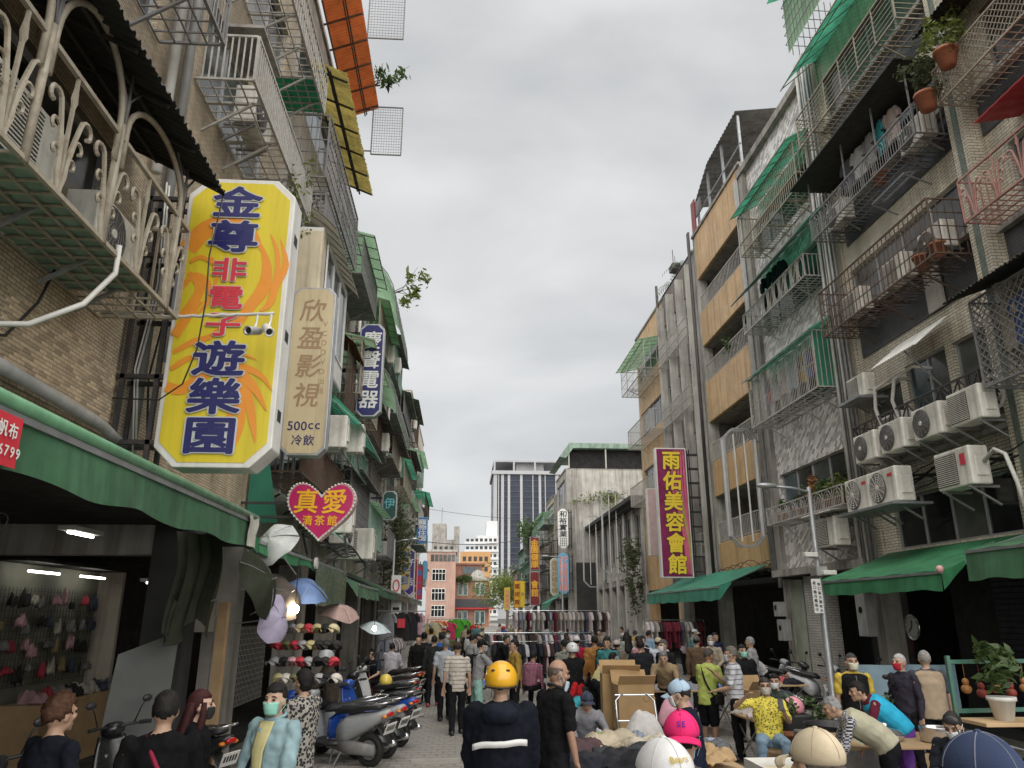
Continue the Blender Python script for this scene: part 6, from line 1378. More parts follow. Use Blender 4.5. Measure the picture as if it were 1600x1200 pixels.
g = MB(); FR2.box(g, -.5, .04, 21.1, 22.0, .02, 3.25); tag(g.build('brick_pillar', WBR), 'white brick pillar between the sage pillar and the lamp', 'pillar')
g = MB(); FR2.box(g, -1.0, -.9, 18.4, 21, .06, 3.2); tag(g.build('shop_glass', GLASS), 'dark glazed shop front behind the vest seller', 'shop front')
g = MB(); g.grid(14, 6, lambda u, v: (6.9+1.9*u, 13.6+.08*math.sin(u*14), 1.35-.75*v)); tag(g.build('tarp_screen', M('tarp_blue_grey', (.22, .32, .38), .6, var=.2, scale=3), None, True), 'pale blue tarp screen behind the vest seller', 'tarp')
# ================================================================== left stalls: hats, umbrellas, clothes
def umbrella(label, apex, r, ax, col, seed, half=True):
    root = thing('umbrella', label, 'umbrella', tuple(apex)); q = Vector((0, 0, 1)).rotation_difference(Vector(ax).normalized()); apex = Vector(apex); rnd = random.Random(seed)
    g = MB(); n = 8
    def fn(u, v):
        t = 2*math.pi*u; seg = (u*n) % 1; rr = r*v*(1-.07*math.sin(seg*math.pi)*v); z = -r*.42*v**1.9+.03*math.sin(u*21+seed)*v
        return apex+q @ Vector((rr*math.cos(t), rr*math.sin(t), z))
    g.grid(48, 6, fn); g.build('canopy', CLOTH, root, True, col)
    g = MB(); g.tube([apex+q @ Vector((0, 0, .06)), apex+q @ Vector((0, 0, -.75))], .008, 5); g.build('shaft', STEEL, root)
    g = MB()
    for k in range(8): a = 2*math.pi*k/8; g.tube([apex+q @ Vector((r*v*math.cos(a), r*v*math.sin(a), -r*.42*v**1.9-.006)) for v in (0, .35, .7, 1)], .004, 4)
    g.build('rib', STEEL, root)
for lb, (u, v, y), r_, ax, col in (('pale lilac umbrella hanging on its side at the left stall', (440, 965, 9.6), .3, (.85, -.4, .1), (.40, .36, .48)), ('blue umbrella under the dark flap', (485, 912, 11.6), .33, (.45, -.5, .9), (.13, .20, .38)), ('pink and slate umbrella beside the blue one', (532, 945, 15.2), .42, (.25, -.3, 1), (.42, .29, .26)),
        ('brown umbrella seen from below at the left stall', (455, 925, 11.0), .36, (.8, -.4, .4), (.12, .10, .085)), ('olive umbrella hanging in the near arcade', (425, 905, 9.2), .42, (1, -.15, .35), (.03, .034, .022)), ('torn white umbrella wedged on top of the awning', (420, 840, 9.6), .33, (-.3, -.7, .5), (.55, .57, .55)), ('silver umbrella over the far left stall', (588, 972, 21), .45, (.2, -.2, 1), (.50, .58, .62))):
    umbrella(lb, onY(u, v, y), r_, ax, col, len(lb))
def grid_panel(label, F, y0, y1, z0, z1, d, mat=IRONW, sp=.09):
    root = thing('wire_grid', label, 'wire grid', tuple(F.P(d, y0, z0))); g = MB(); n = int((y1-y0)/sp); m_ = int((z1-z0)/sp)
    for i in range(n+1): g.bar(F.P(d, y0+i*sp, z0), F.P(d, y0+i*sp, z1), .006)
    for i in range(m_+1): g.bar(F.P(d, y0, z0+i*sp), F.P(d, y1, z0+i*sp), .006)
    g.build('mesh', mat, root); return root
def hat_mesh():
    g = MB(); g.ell((0, 0, 0), (.095, .115, .1), 14, 8, fn=lambda p: Vector((p.x, p.y, max(p.z, -.05)))); g.grid(10, 4, lambda u, v: ((u-.5)*.17*(1-.3*v*abs(u-.5)*2), -.08-.105*v*math.sin(u*math.pi)**.4, .0-.035*v-.04*(u-.5)**2*4)); return g
HATP = None; rnd = random.Random(8); HC = [(.42, .37, .2), (.02, .02, .022), (.5, .44, .28), (.45, .05, .07), (.52, .5, .46), (.05, .06, .12), (.3, .3, .31), (.03, .03, .03), (.14, .15, .08), (.5, .3, .33)]
def hat(label, p, rz, col, group):
    global HATP
    if HATP is None: HATP = hat_mesh().build('cap', CLOTH, None, True); o = HATP
    else: o = HATP.copy(); COL.objects.link(o)
    o.location = p; o.rotation_euler = (R(-25), 0, rz); o.color = (*col, 1); o['label'] = label; o['category'] = 'cap'; o['group'] = group; return o
grid_panel('white wire grid hung with caps at the left stall', FL2, 12.5, 15.8, .7, 2.0, -.3)
CN = {0: 'khaki', 1: 'black', 2: 'straw yellow', 3: 'red', 4: 'cream', 5: 'navy', 6: 'grey', 7: 'black', 8: 'olive', 9: 'pink'}
for r_ in range(4):
    for c_ in range(8):
        col = rnd.randrange(10); hat(f'{CN[col]} cap in row {["one","two","three","four"][r_]} place {["one","two","three","four","five","six","seven","eight"][c_]} of the cap stall', onY(430+c_*13+4*(r_ % 2), 985+r_*26, 12.2-.12*r_), R(jit(35)), HC[col], 'caps on the left stall')
# lit hat shop deep in the near arcade
SH0 = Fac(-6.85, 1, None)
def lit_shop():
    root = thing('lit_shop', 'lit shop alcove with goods hung on a pale wall in the near arcade', 'shop', (-6.9, 13.2, 0)); F = Fac(-6.85, 1, root)
    g = MB(); F.box(g, .03, .06, 11.7, 15.0, .3, 2.95); g.build('back_wall', M('shop_cream', (.22, .22, .17), .7, var=.2, scale=2), root)
    g = MB(); F.box(g, .06, .5, 15.0, 15.1, .0, 2.95); g.build('door_jamb', PLAST, root)
    g = MB(); F.box(g, .06, .5, 11.65, 15.1, 2.96, 3.02); g.build('soffit', DARKW, root)
    for y in (12.4, 14.0):
        g = MB(); g.tube([F.P(.4, y-.45, 2.82), F.P(.4, y+.45, 2.82)], .018, 8); g.build('tube_lamp', M('lamp_tube', (1, .97, .88), .4, emit=3, var=0), root)
lit_shop()
grid_panel('dark wire grid full of goods inside the lit shop', SH0, 11.75, 14.95, 1.15, 2.6, .12, IRONB, .1)
SG = [(.03, .03, .03), (.2, .2, .2), (.4, .38, .32), (.5, .3, .32), (.35, .05, .07), (.06, .07, .1), (.25, .2, .1), (.12, .12, .12)]
k = 0
for r_ in range(4):
    for c_ in range(9):
        y = 11.95+c_*.34+jit(.14); z = 2.45-r_*.34+jit(.07); k += 1
        heap('hung_goods', f'wrapped goods hung {ordn(c_)} from the left in the {ordn(r_)} row of the lit shop', SH0.P(.18, y, z-.12), (.05, random.uniform(.06, .15), random.uniform(.12, .32)), random.choice(SG[:3]+SG+SG[:2]), 300+k, 'goods', 'goods hung in the lit shop')
for k in range(9): heap('counter_goods', ordn(k)+' crumpled heap from the left on the lit shop counter', SH0.P(.75, 12.0+.33*k, 1.0), (.2, .18, .22), random.choice(SG), 340+k, 'goods', 'goods heaped on the lit shop counter')
g = MB(); SH0.box(g, .45, 1.05, 11.7, 15.0, .06, .98); tag(g.build('shop_counter', WOOD, None, bevel=.01), 'wooden counter under the goods in the lit shop', 'counter')
root = thing('ceiling_fan', 'dusty wall fan under the near arcade ceiling', 'fan', (-4.6, 6.8, 3.0))
g = MB(); c = Vector((-4.4, 7.2, 2.95)); 
for rr in (.1, .18, .25): g.tube([c+Vector((rr*math.cos(t), .0, rr*math.sin(t)*.5+rr*.3*math.cos(t))) for t in [2*math.pi*q/20 for q in range(20)]], .006, 4, closed=True)
g.build('guard', IRONG, root)
for k in range(3): a = k*2.1; g = MB(); g.obb(c+Vector((.11*math.cos(a), .01, .06*math.sin(a))), (.1*math.cos(a), 0, .06*math.sin(a)), (.03*math.sin(a), .01, -.03*math.cos(a)), (0, .003, 0)); g.build('blade', IRONG, root)
g = MB(); g.bar(c, c+Vector((-.05, .05, .36)), .05); g.build('stem', IRONG, root)
for k, (x, y, z) in enumerate(((-4.5, 9.3, 3.1), (-5.2, 13.5, 2.7))):
    root = thing('ceiling_lamp', ['short fluorescent lamp under the near arcade ceiling', 'fluorescent lamp deep in the second arcade'][k], 'lamp', (x, y, z)); g = MB(); g.box(x-.1, x+.1, y-.35, y+.35, z+.02, z+.07); g.build('housing', WHITE, root)
    g = MB(); g.tube([(x, y-.3, z), (x, y+.3, z)], .015, 8); g.build('tube_lamp', MATS['lamp_tube'], root)
BULB = M('lamp_bulb', (1, .86, .62), .4, emit=40, var=0)
for k, (u, v, y) in enumerate(((461, 952, 11.0), (585, 982, 19.5))):
    c = onY(u, v, y); root = thing('bare_bulb', ['bare lit bulb beside the lilac umbrella', 'warm bulb in the far left stall'][k], 'lamp', tuple(c)); g = MB(); g.ell(c, (.05, .05, .06), 12, 8); g.build('bulb', BULB, root, True); g = MB(); g.tube([c+Vector((0, 0, .05)), c+Vector((0, 0, .7))], .008, 5); g.build('cord', CABLE, root)
root = thing('grey_locker', 'pale electrical cabinet on the near arcade wall', 'cabinet', tuple(onX(330, 985, -3.9))); c = onX(332, 940, -3.9)
g = MB(); g.box(-4.1, -3.82, c.y-.35, c.y+.15, c.z-.45, c.z+.5); g.build('cabinet', M('cabinet_cream', (.40, .38, .32), .6, var=.25, streak=.4), root, bevel=.01); g = MB(); g.lathe([(0, 0), (.11, 0), (.11, .03), (0, .03)], (-3.96, c.y-.352, c.z+.02), 14, (0, -1, 0)); g.build('meter_window', GLASS, root)
g = MB(); g.add([(-4.1, 9.5, .1), (-3.5, 9.9, .1), (-3.45, 9.95, 2.0), (-4.0, 9.6, 1.75)], [(0, 1, 2, 3)]); tag(g.build('leaning_sheet', M('sheet_pale', (.11, .115, .11), .6, var=.2, scale=2), None, solid=.02), 'large grey sheet leaning against the near arcade column', 'sheet')
g = MB(); g.grid(14, 12, lambda u, v: (-3.4+.35*u+.05*math.sin(v*5)+.05*math.sin(u*24), 9.3+.7*u+.07*math.sin(u*19+v), 3.15-1.15*v-.16*math.sin(u*7)*v)); tag(g.build('hanging_tarp', CLOTH, None, True, (.045, .05, .035)), 'dark olive tarp hanging at the end of the near awning', 'tarp')
g = MB(); g.box(-3.12, -3.0, 10.3, 10.42, 0, 2.35); tag(g.build('wooden_post', WOOD), 'pale wooden post at the cap stall', 'post')
# dresses on hangers and clothing rails
def garment(label, p, rz, col, w=.44, h=.75, group=None, sleeve=True, flare=.1):
    g = MB(); ph = random.uniform(0, 6)
    def fn(u, v):
        hw = w*(.36+.14*min(1, v*3)+flare*v)*.5/.5*.5; a = 2*math.pi*u
        return (hw*math.cos(a)*(1 if v > .04 else .55)*1.9, .045*math.sin(a)*(1+.5*math.sin(a*3+ph)*v), -h*v)
    g.grid(22, 8, fn)
    if sleeve:
        for s in (-1, 1): g.tube([(s*w*.36, 0, -.04), (s*w*.56, 0, -.2), (s*w*.6, 0, -.34)], [.06, .07, .065], 7, cap=False)
    o = g.build('hanging_garment', CLOTH, None, True, col); o.location = p; o.rotation_euler = (0, 0, rz); tag(o, label, 'garment', group); return o
for k, (u, col, lb) in enumerate(((605, (.25, .25, .26), 'grey hooded dress hanging under the far left canopy'), (628, (.03, .03, .03), 'black dress with a red front hanging on the left'), (642, (.025, .025, .03), 'black printed shirt hanging beside the dresses'), (612, (.55, .42, .42), 'pink blouse below the grey dress'), (650, (.5, .3, .35), 'pink dress farthest right in the hanging row'))):
    p = onY(u, 957 + (30 if k == 3 else 0), 27+k*.6); garment(lb, p, jit(.3), col, .5, .95, 'clothes hanging under the left canopy')
g = MB(); g.tube([onY(590, 955, 27), onY(665, 955, 29.5)], .02, 6); tag(g.build('hanging_rail', STEEL), 'steel rail carrying the hanging dresses on the left', 'rail')
g = MB(); p = onY(628, 962, 27.5); g.box(p.x-.13, p.x+.13, 27.35, 27.37, p.z-.4, p.z-.1); tag(g.build('red_print', REDP), 'red square on the front of the black dress', 'print')
CCN = ['black', 'dark navy', 'taupe', 'pale pink', 'dark red', 'slate', 'brown', 'pale grey', 'dark brown', 'grey blue']
CC = [(.03, .03, .035), (.02, .022, .03), (.4, .36, .34), (.5, .42, .42), (.12, .02, .03), (.06, .06, .09), (.3, .27, .24), (.45, .44, .45), (.05, .03, .03), (.2, .21, .25)]
def rail(label, x0, y0, x1, y1, h, n, glabel, dark=False, seed=0):
    root = thing('clothes_rail', label, 'clothes rail', ((x0+x1)/2, (y0+y1)/2, 0)); d = Vector((x1-x0, y1-y0, 0))
    g = MB(); g.tube([(x0, y0, h), (x1, y1, h)], .016, 6); g.build('top_bar', CHR, root)
    for x, y in ((x0, y0), (x1, y1)):
        g = MB(); g.tube([(x, y, 0), (x, y, h)], .016, 6); g.build('upright', CHR, root)
    rnd = random.Random(seed); a = math.atan2(d.y, d.x)+math.pi/2
    for k in range(n):
        p = Vector((x0, y0, h-.06))+d*((k+.5)/n); col = rnd.choice(CC[:2] if dark and rnd.random() < .7 else CC)
        garment(f'{CCN[CC.index(col)]} garment, {ordn(k)} from the left on the {glabel}', p, a+rnd.uniform(-.25, .25), col, .4, rnd.uniform(.65, .95), 'garments on the '+glabel, True)
rail('long chrome rail of dark clothes in the middle of the market', .9, 22.5, 4.2, 23.2, 1.45, 26, 'long middle rail', True, 1)
rail('upper rail of pale tops behind the dark clothes rail', .8, 26.5, 4.6, 27, 1.6, 28, 'second rail', False, 2)
rail('tall rail of jeans and dark clothes in the distance', 2.2, 33, 6.4, 33.5, 2.35, 22, 'tall distant rail', False, 3)
rail('rail of shirts by the right arcade', 6.6, 28, 9.0, 28.6, 2.0, 14, 'rail by the right arcade', False, 4)
rail('rail of pink tops along the left arcade', -2.3, 24.5, -2.2, 27.5, 1.5, 14, 'rail along the left arcade', False, 5)
FC = [((.5, .45, .3), 'striped'), ((.62, .2, .08), 'coral'), ((.5, .05, .12), 'crimson'), ((.08, .36, .04), 'bright green'), ((.09, .38, .05), 'second green'), ((.5, .04, .05), 'red'), ((.45, .32, .03), 'yellow'), ((.5, .5, .48), 'white')]
for k, (col, nm) in enumerate(FC):
    u = (677, 685, 699, 712, 722, 735, 731, 690)[k]; p = onY(u, (972, 970, 972, 968, 968, 976, 978, 976)[k], 44+(.3*k)); garment(f'{nm} shirt displayed on the far cross rail', p, jit(.2), col, .85, 1.0, 'bright shirts on the far rail')
g = MB(); g.tube([onY(668, 968, 44), onY(745, 966, 46.5)], .03, 6); g.tube([(onY(668, 968, 44)).xyz, (onY(668, 968, 44).x, 44, 0)], .03, 6); g.tube([(onY(745, 966, 46.5)).xyz, (onY(745, 966, 46.5).x, 46.5, 0)], .03, 6); tag(g.build('display_rail', STEEL), 'rail carrying bright shirts at the far end of the market', 'rail')
for k, (lb, x0, x1, y0, y1, h) in enumerate((('stall table beside the long rail', -.2, 1.0, 17.0, 19.5, .75), ('stall table behind the boxes', 3.6, 5.4, 15.2, 16.6, .8), ('stall table before the right arcade', 5.4, 7.2, 16.2, 17.4, .8), ('small table in front of the striped man', 4.3, 5.0, 11.6, 12.8, .72), ('far stall table by the old arcade house', 5.5, 8.2, 32, 34, .8))):
    folding_table(lb, x0, x1, y0, y1, h, (PLYW, WOOD)[k % 2])
    rr = random.Random(k)
    for q in range(6): heap('stall_goods', f'{ordn(q)} crumpled heap on the {lb}', (x0+.2+(x1-x0-.4)*(q % 3)/2, y0+.3+(y1-y0-.6)*(q//3), h), (.22, .2, .16), rr.choice(CC+[(.5, .5, .5), (.4, .1, .1), (.1, .2, .4)]), 500+k*10+q, 'goods', f'goods on the {lb}')
heap('plastic_bag', 'yellow plastic bag on the small table', (4.65, 11.9, .74), (.24, .2, .3), (.65, .42, .02), 70, 'bag')
LC = [(.5, .5, .52), (.45, .05, .05), (.1, .12, .3), (.5, .3, .05), (.05, .05, .06), (.3, .4, .5), (.5, .45, .4), (.2, .06, .1)]
for k in range(11): garment(ordn(k)+' washing from the right inside the arched green roofed cage', FR2.P(.4, 18.6+.37*k, 9.3), R(90)+jit(.4), LC[k % 8], .42, .8, 'laundry in the arched cage')
for k in range(4): garment(ordn(k)+' dark washing from the right above the rack of ovals', FR2.P(.5, 20.2+.45*k, 12.5), R(90)+jit(.3), (.015, .017, .025), .45, .95, 'laundry above the oval rack')
for k in range(4): garment(ordn(k)+' washing from the right in the dark mesh cage', FR0.P(.5, 10.4+.42*k, 7.5), R(90)+jit(.3), ((.06, .08, .25), (.3, .3, .33), (.1, .15, .35), (.4, .36, .3))[k], .45, .9, 'laundry in the mesh cage')
for k in range(5): garment(ordn(k)+' washing from the right under the dark flat canopy', FR1.P(.45, 13.9+.5*k, 13.2), R(90)+jit(.3), ((.5, .42, .4), (.05, .3, .33), (.3, .3, .3), (.5, .5, .5), (.12, .12, .14))[k], .42, .8, 'laundry under the dark canopy')
# ================================================================== people
SKIN = M('skin', (.42, .26, .175), .55, objcol=True, var=.1, scale=14, bump=.08, bscale=150); HAIRM = M('hair', (.02, .016, .014), .6, objcol=True, var=.5, scale=40, bump=.6, bscale=120, spec=.2)
MASKM = M('mask_fabric', (.6, .6, .6), .8, objcol=True, var=.06, scale=20); LEATH = M('shoe', (.03, .03, .03), .5, objcol=True, var=.2, scale=10)
TEX = bpy.data.textures.new('folds', 'CLOUDS'); TEX.noise_scale = .085; TEX.noise_depth = 2
TEX2 = bpy.data.textures.new('hair_lumps', 'CLOUDS'); TEX2.noise_scale = .03
def patterned(name, kind, c1, c2, c3=(.3, .3, .3), sc=1.):
    if name in MATS: return MATS[name]
    m = bpy.data.materials.new(name); m.use_nodes = True; MATS[name] = m; t = m.node_tree; n = t.nodes; l = t.links.new; b = n['Principled BSDF']; b.inputs['Roughness'].default_value = .85
    tc_ = n.new('ShaderNodeTexCoord'); sp_ = n.new('ShaderNodeSeparateXYZ'); l(tc_.outputs['Object'], sp_.inputs[0])
    def band(src, period, duty):
        a = n.new('ShaderNodeMath'); a.operation = 'DIVIDE'; l(src, a.inputs[0]); a.inputs[1].default_value = period
        f = n.new('ShaderNodeMath'); f.operation = 'FRACT'; l(a.outputs[0], f.inputs[0]); g_ = n.new('ShaderNodeMath'); g_.operation = 'LESS_THAN'; l(f.outputs[0], g_.inputs[0]); g_.inputs[1].default_value = duty; return g_.outputs[0]
    def mix(f, a, c):
        x = n.new('ShaderNodeMix'); x.data_type = 'RGBA'; l(f, x.inputs[0])
        for i, s in ((6, a), (7, c)):
            if hasattr(s, 'links'): l(s, x.inputs[i])
            else: x.inputs[i].default_value = (*s, 1)
        return x.outputs[2]
    if kind == 'stripe': o = mix(band(sp_.outputs[2], .075*sc, .2), mix(band(sp_.outputs[2], .15*sc, .12), c1, c3), c2)
    elif kind == 'bold': o = mix(band(sp_.outputs[2], .11*sc, .5), c1, c2)
    elif kind == 'plaid': o = mix(band(sp_.outputs[0], .06*sc, .4), mix(band(sp_.outputs[2], .06*sc, .4), c1, c2), mix(band(sp_.outputs[2], .06*sc, .4), c2, c3))
    else:
        v = n.new('ShaderNodeTexVoronoi'); v.inputs['Scale'].default_value = 30/sc; l(tc_.outputs['Object'], v.inputs['Vector'])
        g_ = n.new('ShaderNodeMath'); g_.operation = 'LESS_THAN'; l(v.outputs['Distance'], g_.inputs[0]); g_.inputs[1].default_value = .38 if kind == 'dots' else .5; o = mix(g_.outputs[0], c1, c2)
    l(o, b.inputs['Base Color']); return m
def loft_dir(mb, secs, n=14):
    """sections: (centre, half width, half depth, side axis, front axis)"""
    vs = []; fs = []
    for c, w, d, ax, ay in secs:
        for j in range(n):
            t = 2*math.pi*j/n; vs.append(c+ax*(w*math.cos(t))+ay*(d*math.sin(t)))
    for i in range(len(secs)-1):
        for j in range(n): fs.append((i*n+j, i*n+(j+1) % n, (i+1)*n+(j+1) % n, (i+1)*n+j))
    fs += [tuple(range(n))[::-1], tuple((len(secs)-1)*n+j for j in range(n))]
    mb.add(vs, fs)
def capsule(mb, pts, rs, n=10):
    mb.tube(pts, rs, n)
    for p, r_ in ((pts[0], rs[0]), (pts[-1], rs[-1])): mb.ell(p, (r_, r_, r_), n, 6)
def finish(o, vox, folds=0., smooth=2, seed=0):
    k = o.modifiers.new('remesh', 'REMESH'); k.mode = 'VOXEL'; k.voxel_size = vox; k.use_smooth_shade = True
    k = o.modifiers.new('smooth', 'SMOOTH'); k.factor = .5; k.iterations = smooth
    if folds:
        k = o.modifiers.new('folds', 'DISPLACE'); k.texture = TEX; k.strength = folds; k.mid_level = .5; k.texture_coords = 'LOCAL'
    return o
def person(label, loc, rz, H=1.7, lean=0., pose='stand', arms=('down', 'down'), shirt=(.1, .1, .1), pants=(.011, .011, .0138), skin=(.40, .25, .17), hair='short', haircol=(.015, .013, .012), mask=None,
           hat=None, hatcol=None, sleeve=1., shorts=False, head=(0., 0.), shirtmat=None, vest=None, shoes=(.03, .03, .03), lod=1, bag=None, strap=None, fat=1., seat=.42, hem=0., collar=None, coat=0., glasses=False, stride=.0, inner=None, emblem=None):
    """faces +Y at rz=0; arms: down, front, back, phone, chin, reach, hang, lap"""
    root = thing('person', label, 'person', (loc[0], loc[1], loc[2] if len(loc) > 2 else 0.)); BASE[root.name] = Vector(); s = H/1.7
    rnd = random.Random(len(label)*7+int(H*100)); V = Vector; X = V((1, 0, 0))
    vox = (.011, .015, .022)[lod]; cv = (.015, .02, .028)[lod]
    hipz = {'stand': .88*s, 'sit': seat+.08, 'squat': .30*s, 'bend': .86*s}[pose]
    la = R(lean*.72); up = V((0, math.sin(la), math.cos(la))); fw = V((0, math.cos(la), -math.sin(la)))
    pel = V((0, 0, hipz)); waist = pel+up*.14*s; la2 = R(lean*1.22); up2 = V((0, math.sin(la2), math.cos(la2))); fw2 = V((0, math.cos(la2), -math.sin(la2)))
    chest = waist+up2*.24*s; sho = chest+up2*.14*s; neck = sho+up2*.06*s
    hl = R(lean*.75)-head[1]*0; hup = (up2*.6+V((0, 0, 1))*.4).normalized(); hc = neck+hup*.118*s+fw2*.022*s
    Hm = Matrix.Rotation(R(head[0]), 3, 'Z') @ Matrix.Rotation(-R(head[1]+lean*.35), 3, 'X'); hr = .1*s
    hp = lambda x, y, z: hc+Hm @ V((x*s, y*s, z*s))
    # ---- limbs
    sw = .192*s*(.5+.5*fat); legs = []; armp = []
    for sg in (-1, 1):
        hip = pel+X*(sg*.095*s)
        if pose in ('stand', 'bend'):
            st = stride*sg*.5; knee = V((sg*.1*s, st*.45+.02, .48*s)); ank = V((sg*.11*s, st-.02, .085*s))
        elif pose == 'sit': knee = hip+V((sg*.06*s, .42*s, .02)); ank = V((knee.x+sg*.02, knee.y-.04, .085*s))
        else: knee = hip+V((sg*.1*s, .34*s, .22*s)); ank = V((sg*.13*s, .12*s, .085*s))
        legs.append((hip, knee, ank)); sh = sho+X*(sg*sw)-up2*.035*s; a = arms[0 if sg < 0 else 1]
        u_, f_ = .285*s, .25*s
        D = {'down': (V((sg*.18, -.05, -1)), V((sg*.06, .2, -1))), 'front': (V((sg*.22, .25, -1)), V((-sg*.35, .95, -.25))), 'back': (V((sg*.25, -.35, -1)), V((-sg*.7, -.5, -.35))), 'phone': (V((sg*.25, .55, -.85)), V((-sg*.35, .75, .65))),
             'raise': (V((sg*.85, .5, -.15)), V((-sg*.6, .65, .6))), 'reach': (V((sg*.15, .75, -.7)), V((0, .9, -.5))), 'hang': (V((sg*.1, .25, -1)), V((0, .3, -1))), 'lap': (V((sg*.25, .3, -.95)), V((-sg*.3, .9, -.35))), 'hip': (V((sg*.55, -.2, -.85)), V((-sg*.4, .5, -.75)))}[a]
        if pose == 'bend' and a in ('front', 'reach'): D = (V((sg*.15, .35, -.95)), V((0, .45, -.9)))
        el = sh+D[0].normalized()*u_; wr = el+D[1].normalized()*f_; armp.append((sh, el, wr, D[1].normalized(), sg))
    # ---- body: one continuous skin
    g = MB()
    loft_dir(g, [(pel-up*.06*s, .13*s*fat, .09*s*fat, X, fw), (pel+up*.05*s, .15*s*fat, .105*s*fat, X, fw), (waist, .135*s*fat, .095*s*fat, X, fw2), (chest, .16*s*fat, .115*s*fat, X, fw2), (sho-up2*.02*s, .165*s, .09*s, X, fw2), (sho+up2*.015*s, .11*s, .07*s, X, fw2), (sho+up2*.05*s, .06*s, .058*s, X, fw2)])
    capsule(g, [sho-up2*.02*s, neck, hc-hup*.05*s], [.06*s, .052*s, .052*s])
    g.ell(hc+Hm @ V((0, -.008*s, .012*s)), (.076*s, .095*s, .108*s), 18, 14, Hm); g.ell(hp(0, .022, -.055), (.058*s, .066*s, .062*s), 14, 10, Hm)
    g.tube([hp(0, .092, .02), hp(0, .112, -.018), hp(0, .095, -.03)], [.009*s, .017*s, .012*s], 8); g.ell(hp(0, .088, -.062), (.024*s, .012*s, .007*s), 8, 6, Hm); g.ell(hp(0, .088, -.076), (.022*s, .012*s, .007*s), 8, 6, Hm); g.ell(hp(0, .075, -.1), (.025*s, .02*s, .018*s), 8, 6, Hm)
    for sg in (-1, 1):
        g.ell(hp(sg*.077, -.005, -.012), (.012*s, .022*s, .034*s), 8, 8, Hm); g.ell(hp(sg*.035, .075, .03), (.028*s, .016*s, .01*s), 8, 6, Hm); g.ell(hp(sg*.045, .065, -.02), (.025*s, .02*s, .022*s), 8, 6, Hm)
    for sh, el, wr, fd, sg in armp:
        capsule(g, [sh, (sh+el)/2, el, (el*.6+wr*.4), wr], [.05*s, .045*s, .037*s, .036*s, .025*s])
        side = fd.cross(V((0, 0, 1)) if abs(fd.z) < .9 else V((0, 1, 0))).normalized(); palmn = side.cross(fd).normalized(); pm_ = wr+fd*.05*s
        g.obb(pm_, fd*.048*s, side*.037*s, palmn*.013*s)
        for q in range(4):
            o_ = pm_+fd*.045*s+side*((q-1.5)*.021*s); ln = (.058, .068, .064, .05)[q]*s
            g.tube([o_-fd*.012*s, o_+fd*ln*.55-palmn*.008*s, o_+fd*ln*.85-palmn*.026*s], [.0098*s, .0092*s, .0075*s], 6)
        tb_ = pm_-fd*.02*s+side*(-sg*.036*s if True else 0); g.tube([tb_, tb_+side*(-sg*.022*s)+fd*.028*s, tb_+side*(-sg*.022*s)+fd*.055*s-palmn*.012*s], [.012*s, .011*s, .009*s], 6)
    for hip, knee, ank in legs: capsule(g, [hip, (hip+knee)/2, knee, knee*.65+ank*.35, ank], [.08*s*fat, .068*s*fat, .052*s, .053*s, .036*s]); g.obb(ank+V((0, .06*s, -.045*s)), V((.035*s, 0, 0)), V((0, .095*s, 0)), V((0, 0, .03*s)))
    finish(g.build('body', SKIN, root, True, skin), vox, 0, 2)
    # ---- clothing
    g = MB(); e_ = .022*s+coat; hem_ = -.10-hem
    loft_dir(g, [(pel+up*(hem_ if pose == 'stand' else -.03)*s, ((.165+coat)*s*fat+hem*.08)*(1 if pose == 'stand' else .9), ((.125+coat)*s*fat+hem*.08)*(1 if pose == 'stand' else .9), X, fw), (pel+up*.03*s, .165*s*fat+e_*.5, .122*s*fat+e_*.5, X, fw), (waist, .15*s*fat+e_, .11*s*fat+e_, X, fw2), (chest, .165*s*fat+e_, .12*s*fat+e_, X, fw2), (sho-up2*.03*s, .178*s+e_, .098*s+e_, X, fw2), (sho+up2*.012*s, .135*s+e_*.6, .08*s+e_*.6, X, fw2), (sho+up2*.035*s, .085*s+e_*.5, .068*s+e_*.5, X, fw2), (sho+up2*.055*s, .06*s+e_*.3, .058*s+e_*.3, X, fw2)])
    if vest is None or True:
        for sh, el, wr, fd, sg in armp:
            if sleeve >= .9: capsule(g, [sh, (sh+el)/2, el, (el+wr)/2, wr-fd*.01], [.062*s+coat*.7, .058*s+coat*.7, .052*s+coat*.7, .046*s+coat*.6, .040*s+coat*.5])
            elif sleeve > 0: capsule(g, [sh, sh+(el-sh)*.5, sh+(el-sh)*(sleeve*1.6)], [.064*s, .06*s, .06*s])
    so = g.build('shirt', shirtmat or CLOTH, root, True, shirt); finish(so, cv, .042, 2)
    if inner:
        g = MB(); g.grid(6, 8, lambda u, v: (sho+up2*.03*s)*(1-v)+(pel+up*.0)*v+X*((u-.5)*(.15-.09*v)*s)+fw2*((.075+.075*min(1, v*3.2))*s*fat+e_+.004-.02*abs(u-.5)+(.0 if v > .3 else -.008))); g.build('inner_shirt', CLOTH, root, True, inner, solid=.006)
